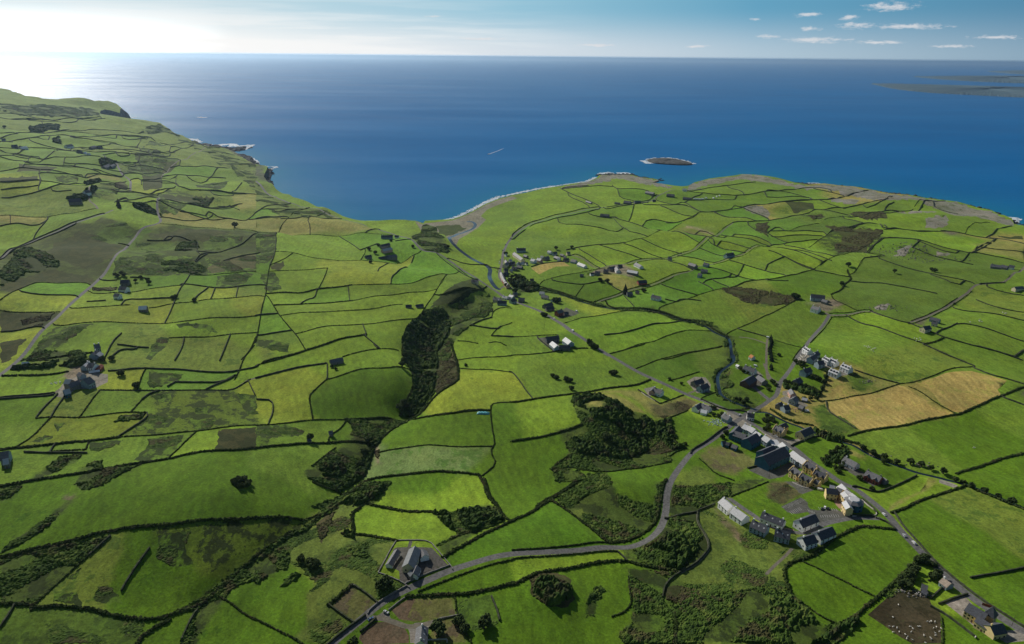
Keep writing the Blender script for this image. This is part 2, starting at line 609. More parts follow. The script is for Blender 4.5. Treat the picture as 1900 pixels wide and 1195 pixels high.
w 650,600 900,650 1150,690 1500,720 1880,740
w 1050,770 1400,750 1700,770
w 1050,780 1350,800 1700,820
w 1100,870 1300,880 1600,880
w 1200,890 1500,930 1880,930
w 700,730 900,710 1100,740
w 350,680 700,670 900,680
w 0,700 250,700
w 450,530 800,520 1100,560
@ G1
w 410,155 380,200
w 380,210 700,230 1000,245 1290,270
w 940,185 1200,195 1480,205
w 1080,230 1110,195
w 1480,200 1490,250 1780,300
w 620,350 900,360 1200,345
w 580,370 600,480 560,550
w 0,460 560,455
w 600,475 900,475 1180,460
w 0,525 560,520
w 780,600 1060,620
w 1180,465 1480,450 1640,460
w 1650,620 1770,540
w 1680,760 1850,720
w 1730,640 1900,630
w 1740,80 1900,85
w 1730,150 1900,140
w 1290,330 1780,350
@ G2
w 0,185 350,205
w 0,230 330,235
w 0,325 200,320
w 0,370 300,400 500,470
w 0,450 350,490 600,530
w 420,420 700,460
w 80,400 430,460
w 500,500 800,530
w 0,560 220,560
w 0,620 150,620
w 300,710 540,700 580,720
w 0,720 250,740
w 100,800 250,810 260,900
w 340,840 760,860
w 560,880 770,880
w 950,810 1180,870
w 800,620 830,560
w 700,350 990,350
w 460,410 800,415
w 580,760 900,745 1200,780 1500,790
w 1250,790 1380,660
w 620,280 900,290 1100,290
w 400,210 620,300
@ D3
w 0,490 120,500 300,535
w 240,480 430,465
w 340,490 560,520
w 440,560 700,500
w 380,570 560,620
w 740,620 920,540
w 620,605 760,580 870,560
w 930,625 1060,635
w 1150,580 1110,640
w 850,785 1000,775 1250,790
w 600,770 770,740
w 890,845 1120,880
w 1100,890 1380,960
w 1500,960 1690,850
w 1550,900 1892,950
w 1280,790 1460,800
w 1640,830 1892,900
w 740,940 830,850
@ C3
w 470,230 640,215
w 20,255 150,300
w 620,610 800,600 950,640
w 1000,640 1250,700
w 1540,730 1700,790 1892,830
w 1200,560 1400,640
w 0,600 150,610
w 560,150 700,190
w 870,110 960,75
w 1230,60 1400,110
w 1620,640 1892,700
@ D2
w 420,540 560,600
w 1100,620 1330,700
w 900,600 880,680
w 1000,700 1190,720
w 1500,640 1640,700
w 1650,600 1892,680
w 1600,470 1700,500
w 1330,545 1400,520
@ C2
w 750,120 830,230 1000,280
w 350,180 560,220 760,240
w 1150,170 1330,150
w 1400,220 1560,280
w 1300,240 1480,300
w 1750,210 1892,250
w 1650,250 1892,300
w 1380,600 1480,660
w 1700,500 1660,570
w 820,700 900,790
w 1250,720 1400,740
w 680,1000 1000,950 1300,890
@ G3
w 430,190 620,250 870,250
w 980,245 1160,225
w 620,320 900,340
w 940,320 1080,390 1280,400
w 1380,380 1800,385
w 830,110 820,100 1340,120
w 1010,160 1200,130
w 0,215 350,210
w 270,120 380,70
w 790,870 920,780
w 1100,870 1500,760
w 500,560 800,640
w 1680,330 1890,300
w 250,610 500,620
'''
# width in metres first, then the centre line
ROADS = [
 ('bending road', 6.0, 'A1 545,1195 620,1130 700,1075 800,1000 900,925 1000,870 1130,812 1260,755 1400,695 1500,660 1600,635 1700,615 1800,600 1892,590 A2 200,560 400,535 600,508 800,480 920,455 1020,420 1080,365 1120,290 1140,200 1142,100 1160,20 B2 1180,990 1250,890 1330,800 1440,730 1560,650 1640,590 1690,560'),
 ('village road', 6.8, 'A3 1900,1115 1850,1090 1700,990 1580,900 1450,800 1330,690 1200,570 1080,460 980,370 900,270 850,220 740,120 640,40 B3 540,1020 420,930 300,850 200,760 120,720 0,650 B2 1760,590 1690,540 1600,505 1400,410 1190,325 1060,265 900,185 740,80 610,0 C2 750,1170 650,1100 560,1050 450,985 380,930 290,870 200,810 100,770 0,730'),
 ('village road', 6.0, 'C2 0,730 C1 1800,680 1740,650 1640,590 1540,530 1440,460 1340,410 1260,405 1210,385 1160,325 1100,280 1040,258 950,235 850,205 760,175 650,143 560,118 460,72 370,50 250,25 160,-12 80,-60 0,-130'),
 ('bridge lane', 4.5, 'C1 1790,655 1850,635 C2 0,655'),
 ('village street', 5.5, 'E0 480,975 400,900 360,820 375,700 410,600 420,500 430,400 470,300 510,200 580,100 680,0 C2 0,270 60,220 180,165 350,125 500,95 640,65 820,35 1000,5 D2 1060,540 1130,515 1250,490 1400,475'),
 ('north road', 5.5, 'B2 1700,545 1780,490 1850,455 B3 0,420 60,380 80,320 90,270 140,200 200,130 260,20 C3 350,980 450,857'),
 ('hotel lane', 4.5, 'B3 0,400 -60,350 -110,300'),
 ('farm lane', 4.0, 'C3 420,840 460,857 600,855 700,830 760,830 850,868 960,905 1040,922 1150,872 1250,822 1340,772 1450,702 1530,632 1570,622 1740,630 1830,560 1892,490 1990,400'),
 ('green lane', 3.2, 'C2 700,500 850,490 950,450 1080,425 1200,400 1330,365 1450,290 1540,240 1630,190'),
 ('green lane', 3.0, 'C2 640,750 750,718 900,660 1050,620 1180,570 1330,525 1370,500 1500,470 1650,425 1800,370 1892,340'),
 ('green lane', 3.0, 'C2 430,400 550,450 600,490 640,510 700,500'),
 ('straight road', 4.6, 'B0 -40,260 60,165 140,90 220,10 C0 300,990 400,890 500,790 600,690 700,600 760,540 850,440 920,350 1000,260 1060,215 1180,180 1190,150 1170,110 1160,70 1180,20 D0 1190,980 1175,945'),
 ('hill lane', 5.0, 'D0 960,890 970,820 940,780 900,765 870,710 840,670 790,630 700,612 560,600 430,570'),
 ('hill lane', 4.0, 'D0 725,1035 700,990 650,960 670,900 700,840'),
 ('hill lane', 4.5, 'C0 -40,460 0,440 100,390 180,330 260,285 330,265 450,235 560,195 640,165 760,125 840,95'),
 ('hill lane', 3.5, 'D0 1190,785 1230,740 1290,690 1400,640 1480,600 1520,570'),
 ('farm track', 4.0, 'B0 -30,408 0,405 200,385 400,368 430,345'),
 ('field track', 3.0, 'B0 740,350 1050,352 1300,345 1550,325 1700,310 1800,255 1830,235 B1 0,225 150,190 350,150 520,130'),
 ('river walk', 3.2, 'B3 0,250 -10,180 F5 515,200 525,100 530,40'),
 ('river walk', 2.6, 'F5 200,30 340,45 510,105'),
 ('yard lane', 3.0, 'F5 540,510 600,530 660,560'),
 ('yard lane', 3.5, 'F5 235,560 380,640 470,720 560,790'),
 ('yard lane', 3.2, 'F5 490,330 530,430 560,500 630,540'),
 ('estate road', 5.5, 'A3 830,282 700,283 600,288 500,310 430,325 380,345'),
 ('estate road', 4.5, 'F1 1450,480 1240,590 1130,590 1000,560 850,510 700,440 610,370 480,280 340,170'),
 ('dirt path', 2.5, 'F1 1060,760 980,850 880,950 760,1080'),
 ('dirt path', 2.0, 'A2 1250,670 1350,620 1430,545 1460,490 1430,400 1370,300 1370,210'),
 ('house drive', 4.0, 'A1 870,1010 940,1015 1040,1050 1120,1080 1190,1075 1300,1050'),
 ('house drive', 3.5, 'F6 810,440 880,410 950,420 1020,440'),
]
RIVERS = [
 (8.0, 'C1 1560,165 1590,160 1625,180 1610,215 1540,242 1460,262 1425,290 1440,325 1480,360 1540,400 1590,432 1650,462 1700,478 1735,510 1722,560 1735,600 1775,645 1800,655'),
 (4.2, 'C2 60,650 200,650 330,680 450,720 600,765 720,795 850,810 1000,822 1090,838 1170,858 1250,888 1350,900 1440,930 1490,970 1560,1000 1605,1020 1615,1080 1630,1190 B2 1625,50 1650,110 1590,160 1530,200 1515,260 1530,340 1540,375 1600,420 1700,460 1800,480'),
 (3.4, 'F5 400,910 520,900 640,960 760,1020 900,1060 B3 330,630 430,670 560,712 640,730 750,800 900,860 1000,895 1100,935 1250,975 1350,1005 1450,1028 1600,1085 1892,1200'),
]
def path(s):
    out = []; tile = None
    for t in s.split():
        if ',' in t: out.append(tp(tile, *map(float, t.split(','))))
        else: tile = t
    return out
# painted regions of the ground: kind then outline
REGIONS = '''
@ P
beachsand 770,410 785,420 789,416 814,412 839,409 857,403 877,394 902,380 927,370 950,364 960,368 930,378 905,388 893,400 890,412 880,420 868,412 860,405 850,412 830,420 812,430 800,432 785,430
@ C1
beachsand 1300,180 1500,150 1640,110 1700,150 1640,210 1560,260 1500,300 1480,350 1400,290 1440,250 1330,225
rough 1150,280 1250,200 1330,230 1400,300 1430,400 1350,410 1240,400 1180,340
darkbank 1335,215 1400,190 1480,190 1560,210 1500,240 1430,265 1400,280 1355,250
darkbank 1360,720 1500,640 1600,600 1690,650 1600,700 1500,740 1380,780 1290,790
rough 1250,820 1380,770 1500,745 1640,700 1720,670 1760,740 1750,830 1650,910 1560,960 1500,1010 1440,1090 1430,1195 1300,1195 1320,1080 1430,950 1440,880
rough 1180,880 1260,830 1340,850 1440,880 1430,950 1400,1020 1340,1080 1300,1195 1100,1195 1080,1110 1080,1000 1120,930
rush 0,250 150,260 150,380 90,480 0,500
rush 20,560 150,545 190,660 90,690
rush 0,1030 120,1040 240,1060 230,1130 100,1110 0,1080
moor 110,500 200,455 200,520 120,530
@ B1
rough 1080,20 1330,0 1350,100 1330,330 1270,370 1180,470 1060,470 1100,390 1165,300 1150,200
brownscrub 1340,0 1440,0 1500,150 1495,250 1450,300 1330,350 1320,200 1350,100
rough 1000,500 1170,500 1000,610 890,700 860,780 790,860 750,990 600,1060 420,1010 340,960 410,880 590,760 690,710 720,600 660,515
brownscrub 720,600 860,600 870,690 720,690
rush 0,600 200,585 360,630 300,680 120,700 90,770 0,780
brownscrub 880,690 920,780 900,830 870,780
rough 640,1090 780,1010 990,1010 940,1100 850,1195 400,1195
tanline 885,690 905,760 915,860 890,860 875,760
@ A1
roughlight 340,268 640,85 810,0 990,0 930,110 800,170 720,200 690,380 900,440 1040,455 900,700 1130,805 820,960 700,1030 560,930 700,790 560,900 380,930 380,840 450,760 330,640 250,600 100,690 0,760 0,560 140,440 280,345 370,345
rough 0,580 60,530 140,460 200,470 260,560 240,640 180,650 90,690 30,740 0,760
rough 340,290 420,250 520,190 640,100 740,70 800,90 700,150 600,190 480,260 390,330
rough 640,480 720,440 820,450 900,520 820,590 700,560
brownscrub 440,300 540,220 600,200 560,280 520,400 480,460
rough 1310,250 1440,240 1700,180 1780,180 1850,300 1600,430 1400,580 1330,500 1480,420 1460,380
roughlight 380,840 450,760 560,800 540,910 700,1030 520,1190 280,1150 380,1050
earthgrass 560,930 700,790 890,905 720,1025
tarmac 1045,510 1020,520 985,650 1060,690 1065,760 1105,772 1425,650 1300,520 1210,515
tarmac 1135,455 1160,455 1145,520 1120,520
gravelyard 1120,1080 1180,1050 1290,1045 1320,1075 1200,1095 1190,1195 1140,1195 1135,1120
gravelyard 870,1010 950,965 985,985 1000,1030 1100,1065 1100,1090 1000,1050 940,1025
dirtfield 770,1120 880,1040 980,1040 1100,1090 1130,1140 1130,1195 800,1195 760,1150
earthgrass 1000,960 1150,880 1460,870 1480,990 1340,1030 1180,1040 1080,1030
dirtfield 1000,960 1130,885 1180,880 1120,1010 1180,1040 1060,1025
earthgrass 1350,1030 1480,1000 1540,1110 1560,1195 1300,1195 1280,1100
roughgreen 1480,870 1740,860 1800,1060 1600,1120 1500,1030
@ A2
rough 440,30 720,-10 760,110 900,160 1040,170 1070,100 1060,0 1140,-10 1090,200 1060,300 1000,360 740,450 620,390 460,260 330,110
roughlight 340,90 440,100 560,220 700,330 860,330 820,400 740,450 620,390 460,260
brownscrub 130,740 300,700 420,730 460,900 400,960 260,950 150,880
rough 550,1000 560,860 650,760 690,800 640,880 600,1000
rough 850,640 1240,665 1130,760 1110,860 1200,990 1190,1195 1030,1195 820,1190 790,1100 880,1050 900,900 870,760
brownscrub 870,700 960,720 960,900 900,880
roughgreen 980,760 1100,780 1200,1000 1150,1190 1040,1190 1030,1020 990,900
rough 800,490 1000,420 1140,250 1160,270 1370,210 1370,300 1430,400 1460,490 1350,615 1230,665 950,610 850,580
roughgreen 860,520 1000,490 1180,560 1100,600 950,595
roughlight 1370,210 1500,160 1640,290 1892,440 1892,800 1630,830 1450,850 1400,790 1200,720 1460,490
earthstrip 1490,175 1600,290 1740,420 1700,460 1640,400 1540,270
rough 1110,790 1200,720 1400,790 1450,850 1630,830 1892,810 1892,1195 1200,1195 1220,1080
brownscrub 1110,800 1200,770 1400,810 1440,880 1300,940 1130,880
rough 1180,20 1500,20 1892,-30 1750,60 1590,120 1520,150 1370,205 1160,270 1150,150
@ A3
rough 0,830 160,830 330,980 400,1060 300,1195 0,1195
roughlight 0,430 180,490 150,560 20,690 120,650 115,700 150,820 0,820
roughlight 180,500 330,550 250,580 120,650 20,690
rough 300,1195 400,1060 480,1030 600,1010 680,1030 610,1110 480,1195
rough 1060,600 1180,570 1080,700 1060,780 1130,830 1050,820 900,870 840,850 960,710
mud 740,970 870,870 950,820 1070,810 1190,850 1210,910 1275,970 1280,1195 1070,1195 980,1140 860,1050
gravelyard 1310,890 1450,825 1480,860 1640,1060 1700,1100 1850,1100 1892,1130 1892,1180 1760,1190 1650,1120 1520,1060 1420,980
carpark 95,195 240,130 290,170 290,195 310,220 360,228 500,222 600,270 620,285 560,300 430,325 380,340 290,240 200,255 140,240
carpark 120,0 250,-5 340,65 250,105 220,90 200,60
pinkpave 490,140 550,135 560,180 555,215 520,215 485,170
pinkpave 0,320 60,340 190,370 180,395 100,375 0,345
roughbrown 0,20 60,0 140,10 240,100 100,185 0,130
@ F0
pinkpave 1550,960 1600,925 1660,935 1680,1000 1670,1060 1620,1060 1565,1010
carpark 560,580 700,520 800,520 870,570 1060,470 1180,540 1030,600 960,660 800,700
tanline 360,320 560,430 700,510 690,520 540,440 340,325
@ F2
carpark 340,370 420,340 480,400 640,460 820,600 760,630 500,480 420,430
tangrass 930,930 960,860 1100,770 1300,690 1380,590 1400,540 1500,560 1500,600 1400,660 1200,760 1050,870 960,950
tangrass 460,200 560,230 660,290 600,310 470,270
gravelyard 1520,570 1560,565 1740,640 1720,670 1640,640 1530,600
@ E5
gravelyard 340,100 420,150 520,170 720,330 940,500 1180,620 1290,640 1300,560 1500,480 1400,430 1250,460 950,360 760,290 600,200
@ B2
rough 430,420 480,370 560,355 740,380 830,470 980,510 1060,560 1130,540 1180,640 1210,720 1290,765 1190,800 1180,860 900,905 700,950 500,920 290,910 420,820 400,740 320,640 520,590 480,530
brownscrub 1000,680 1100,670 1190,700 1200,780 1080,800 980,780
tangrass 560,440 620,420 670,450 665,500 600,490 555,490
roughlight 600,590 700,570 760,610 840,640 840,690 640,715
roughlight 420,650 540,640 590,700 520,725 430,700
rough 290,910 500,920 560,1000 470,1000 330,1000
rough 330,1090 560,950 700,950 720,1000 700,1060 740,1195 440,1195
tangrass 540,350 740,340 930,330 1010,380 1090,430 1260,375 1380,430 1300,480 1130,530 1050,530 940,430 800,360
roughbrown 1000,420 1100,440 1300,400 1380,430 1300,480 1130,530 1060,520
tangrass 640,370 760,360 900,430 990,500 840,490 740,410
earthgrass 1380,830 1440,760 1560,740 1700,780 1830,870 1740,910 1640,970 1500,940 1420,880
roughlight 1190,1060 1350,900 1450,920 1500,980 1490,1060 1340,1110 1200,1110
roughbrown 1550,230 1620,190 1560,350 1540,200
roughgreen 1560,350 1640,320 1750,380 1860,430 1700,470 1600,420
rough 1640,320 1560,200 1500,180 1500,260 1520,350
@ B3
tangrass 390,385 440,240 540,220 680,205 960,288 900,310 750,350 415,400
roughgreen 560,230 660,215 720,240 780,280 700,330 620,310
hay 420,415 600,380 900,320 960,300 1010,310 1110,380 1240,440 1370,495 1200,535 1000,580 700,635 640,610 520,540 440,480
hay 1110,300 1300,235 1500,210 1640,240 1760,285 1690,350 1720,385 1550,450 1430,495 1320,470 1260,420 1210,360
roughgreen 330,460 420,420 440,480 600,560 680,630 560,680 360,600 350,500
rough 380,850 480,790 580,750 600,800 540,870 440,870
mudpatch 1860,370 1892,365 1892,400 1865,390
@ C0
moorish 0,470 140,380 300,290 640,230 760,150 1000,230 1040,225 900,370 760,530 700,590 330,560 200,640 0,700
moorish 1060,260 1200,200 1560,215 1892,250 1892,545 1400,550 1100,560 830,545 930,400
rush 1550,270 1800,280 1780,330 1600,350
roughgreen 1500,300 1760,270 1700,340 1500,370
roughgreen 1000,300 1300,310 1280,360 960,400
roughgreen 900,410 1250,400 1150,440 870,470
roughgreen 640,280 900,180 1000,240 940,310 760,320
darkscrub 0,560 60,480 180,370 260,380 430,460 440,500 330,520 200,540 100,600 0,640
darkscrub 1200,470 1300,460 1550,490 1540,560 1200,520
darkscrub 1290,370 1320,310 1450,300 1470,340 1380,380
moor 330,440 400,330 600,240 900,330 830,440 620,500 450,460
moor 1100,250 1400,210 1700,240 1500,300 1250,300
moor 0,640 100,600 330,520 640,540 700,590 450,600 320,595 240,605 100,690 0,680
moor 0,835 420,830 300,945 0,960
brownscrub 150,880 400,840 300,940 180,940
moor 0,1050 200,1030 60,1180 0,1190
brownscrub 680,635 860,625 840,660 680,660
rush 420,940 700,920 560,1010 400,1110 250,1190 180,1180 330,1020
rush 1310,925 1450,930 1560,950 1610,990 1400,950 1310,950
rough 150,1180 300,1110 600,1120 680,1195
rush 1180,1010 1250,1030 1200,1100 1120,1190 1080,1190 1120,1080
rush 1600,570 1890,560 1800,640 1600,650
rush 850,450 1100,420 1500,430 1700,470 1890,430 1890,540 1560,555 1200,560 820,550
roughbrown 1700,440 1892,400 1892,520 1560,550 1540,500
@ B0
rush 1100,220 1350,210 1300,270 1200,320 1110,330
rush 1130,385 1260,370 1260,420 1160,440
rush 1440,480 1540,460 1550,520 1450,520
rush 1100,520 1300,560 1250,620 1020,650 1000,630
rush 1390,560 1600,550 1560,640 1450,640
rush 1740,330 1892,340 1892,500 1820,500
darkscrub 850,590 900,540 1080,515 1060,560 900,590
rough 210,1020 330,940 440,840 620,830 560,890 400,970 320,1010
rough 590,950 700,885 760,880 770,930 660,955
rough 0,1050 190,1035 140,1100 0,1190
rush 660,740 920,725 840,770 740,800 660,800
rush 1090,715 1380,670 1250,860 1050,900 1000,880 1100,760
moor 1610,650 1892,620 1892,780 1580,825 1620,740
rough 600,960 1050,920 860,1030 760,1090 620,1120 560,1060
rush 220,720 340,670 400,700 300,730
rush 410,590 490,590 420,660
gravelyard 440,330 500,250 620,230 720,220 800,230 800,290 700,340 560,345 480,400 420,390
farmmud 460,230 560,140 700,130 740,170 640,240 500,260
@ A0
rough 0,610 150,570 280,540 560,480 830,450 690,570 560,665 380,820 240,930 0,900
roughgreen 170,600 280,560 240,640 180,660
rush 1190,470 1420,430 1380,560 1440,640 1280,660 1160,600
rush 500,740 620,660 560,760
rush 660,880 740,790 830,790 870,850 900,900 760,900
rush 400,850 580,830 600,920 400,900
roughgreen 240,950 420,930 600,935 760,960 830,985 950,995 1080,1010 1000,1190 0,1190 0,930
rough 1200,1010 1290,960 1892,540 1892,720 1700,790 1640,870 1480,1100 1440,1190 1320,1190 1460,915
rough 560,30 700,20 780,70 620,110
earthstrip 470,130 580,140 540,180 480,160
rough 100,460 350,300 500,170 560,180 430,320 250,450 0,560
@ D2
limestone 330,480 640,405 660,375 720,372 860,372 950,400 1070,412 1130,450 1200,460 1170,470 1000,450 860,420 800,400 700,425 500,465 400,478
limestone 1300,485 1300,462 1350,435 1450,410 1550,400 1650,385 1700,372 1800,378 1892,392 1892,430 1830,425 1700,415 1600,425 1450,450
@ D3
limestone 0,430 0,395 100,415 200,440 300,455 420,445 640,470 760,490 900,515 1050,530 1200,555 1300,575 1400,590 1480,610 1560,630 1650,650 1700,680 1800,710 1810,750 1700,725 1600,700 1520,690 1350,690 1300,640 1180,600 1100,575 900,570 800,560 600,520 430,490 200,475
limestone 430,545 520,545 700,560 620,600 500,580
limestone 1160,710 1230,690 1320,700 1340,740 1250,755 1170,745
brownscrub 590,650 700,640 860,650 880,700 700,700
brownscrub 230,680 370,670 440,690 340,715
brownscrub 420,750 480,740 620,780 850,790 830,840 740,900 520,950 490,900 560,830
moor 500,880 740,875 740,930 520,950
moor 120,590 330,590 340,640 200,650
limestone 930,630 1220,650 1240,665 1000,655
tangrass 1270,795 1450,800 1670,855 1892,900 1892,990 1700,960 1500,950 1550,890 1650,860
moor 1700,820 1890,835 1890,860 1780,860
mudpatch 1280,790 1400,815 1380,830 1300,820
@ C3
limestone 960,375 1080,370 1000,420 930,410
limestone 770,800 900,790 860,830 780,820
limestone 1240,385 1340,400 1320,420 1250,410
brownscrub 0,690 150,720 250,750 130,780 0,785
mudpatch 1100,870 1180,890 1150,930 1080,920
farmmud 290,780 470,755 560,790 440,840 350,810
@ C2
brownscrub 1540,660 1640,640 1892,690 1892,775 1740,770 1600,700
hay 140,510 280,460 380,450 430,490 330,500 200,560
tanline 1270,200 1290,190 1500,245 1480,255
tangrass 620,580 700,560 950,620 920,650 830,680 760,665 700,620
earthgrass 1230,230 1300,215 1480,270 1420,275
farmmud 650,510 820,490 920,560 900,600 720,560 560,560
limestone 1700,60 1800,55 1892,70 1892,120 1800,100
brownscrub 1790,190 1892,170 1892,270 1800,230
tarmac 180,1020 340,1000 350,1100 300,1115
tarmac 320,850 400,790 500,840 460,860 350,880
roughgreen 0,570 120,600 200,640 80,700 0,700
@ D0
tangrass 640,770 890,775 880,800 650,800
tangrass 90,1110 340,1095 320,1140 90,1145
tangrass 0,1120 70,1125 70,1150 0,1165
tangrass 1200,1080 1892,1090 1892,1180 1500,1150 1200,1120
moor 150,720 420,730 400,760 130,765
moor 0,800 280,795 270,825 0,830
rush 220,420 440,405 420,440 240,460
rough 0,250 300,260 700,290 740,340 400,350 0,310
rough 1070,430 1180,390 1220,430 1330,490 1200,470 1100,480
roughlight 1220,440 1400,510 1600,580 1760,640 1892,720 1892,860 1700,700 1500,600 1380,560
roughlight 1520,570 1700,640 1892,800 1892,900 1750,770 1600,680
rush 1060,560 1250,640 1200,780 1080,790 1000,640
moor 1040,780 1200,760 1200,870 1060,880
rush 1440,850 1700,820 1640,880 1450,880
moor 1200,930 1380,930 1580,950 1500,990 1240,980
rush 1180,990 1380,1010 1300,1060 1180,1050
cliffrock 1650,570 1780,580 1850,660 1892,710 1800,650 1700,600
tangrass 1700,920 1892,900 1892,1030 1770,1030
roughlight 700,840 850,840 890,900 840,970 760,950 690,900
@ G1
moor 290,310 400,250 700,250 900,290 700,320
moor 0,400 550,395 550,455 0,460
rush 800,380 1150,375 1120,440 810,455
brownscrub 1640,440 1850,420 1850,560 1700,520
rush 1300,640 1500,570 1750,560 1700,660 1500,690 1350,680
@ G2
rush 50,600 350,580 560,620 500,700 200,730 60,720
moor 600,580 780,570 700,680 560,700
rush 400,240 560,300 700,340 500,330 330,320
moor 1060,900 1450,920 1450,950 1100,960
@ G3
darkscrub 740,160 1000,165 920,230 700,240 840,190
darkscrub 110,260 250,260 400,320 400,350 200,310
@ C2
rough 190,645 330,668 450,705 600,750 720,785 850,798 1000,808 1090,824 1180,850 1250,875 1350,880 1480,905 1530,945 1600,1000 1640,1010 1640,1080 1665,1190 1590,1190 1570,1060 1560,1020 1480,980 1420,940 1340,915 1240,905 1160,880 1080,845 850,835 720,812 600,778 450,730 330,690 190,675
@ B2
rough 1560,-20 1600,0 1600,60 1620,110 1560,150 1490,200 1480,270 1500,340 1520,390 1600,440 1700,480 1800,500 1850,455 1720,440 1620,400 1560,350 1545,270 1560,210 1620,170 1670,120 1650,40 1640,-20
@ E4
gravelyard 560,200 720,130 790,170 860,200 800,330 720,370 600,340 540,330
gravelyard 1080,340 1200,350 1230,400 1180,450 1090,440
gravelyard 1380,450 1550,500 1530,560 1330,580
gravelyard 320,850 430,820 520,870 540,940 460,930 320,930
gravelyard 260,1000 380,930 520,1000 700,1040 800,1090 700,1170 500,1120 300,1040
hay2 940,960 1060,800 1180,580 1330,580 1450,600 1440,700 1600,830 1750,860 1600,930 1400,960 1080,1000
@ F5
gravelyard 150,410 260,390 420,430 480,480 420,500 300,440
tarmac 230,560 350,480 480,560 480,590 380,620
gravelyard 0,950 120,960 250,1000 330,1080 200,1120 0,1050
@ F6
gravelyard 280,380 400,360 420,440 340,470
gravelyard 780,310 870,260 1000,270 1060,350 1050,440 900,440 860,400
gravelyard 840,600 960,560 1180,640 1000,680
gravelyard 1230,680 1400,700 1500,740 1430,800 1300,780
@ D1
roughlight 0,540 160,660 270,720 500,745 620,800 380,840 190,820 60,730 0,690
tangrass 0,820 180,820 170,900 0,910
tangrass 200,830 600,825 800,870 900,910 700,925 400,920 200,900
cliffrock 0,440 60,440 85,530 40,545 0,500
'''
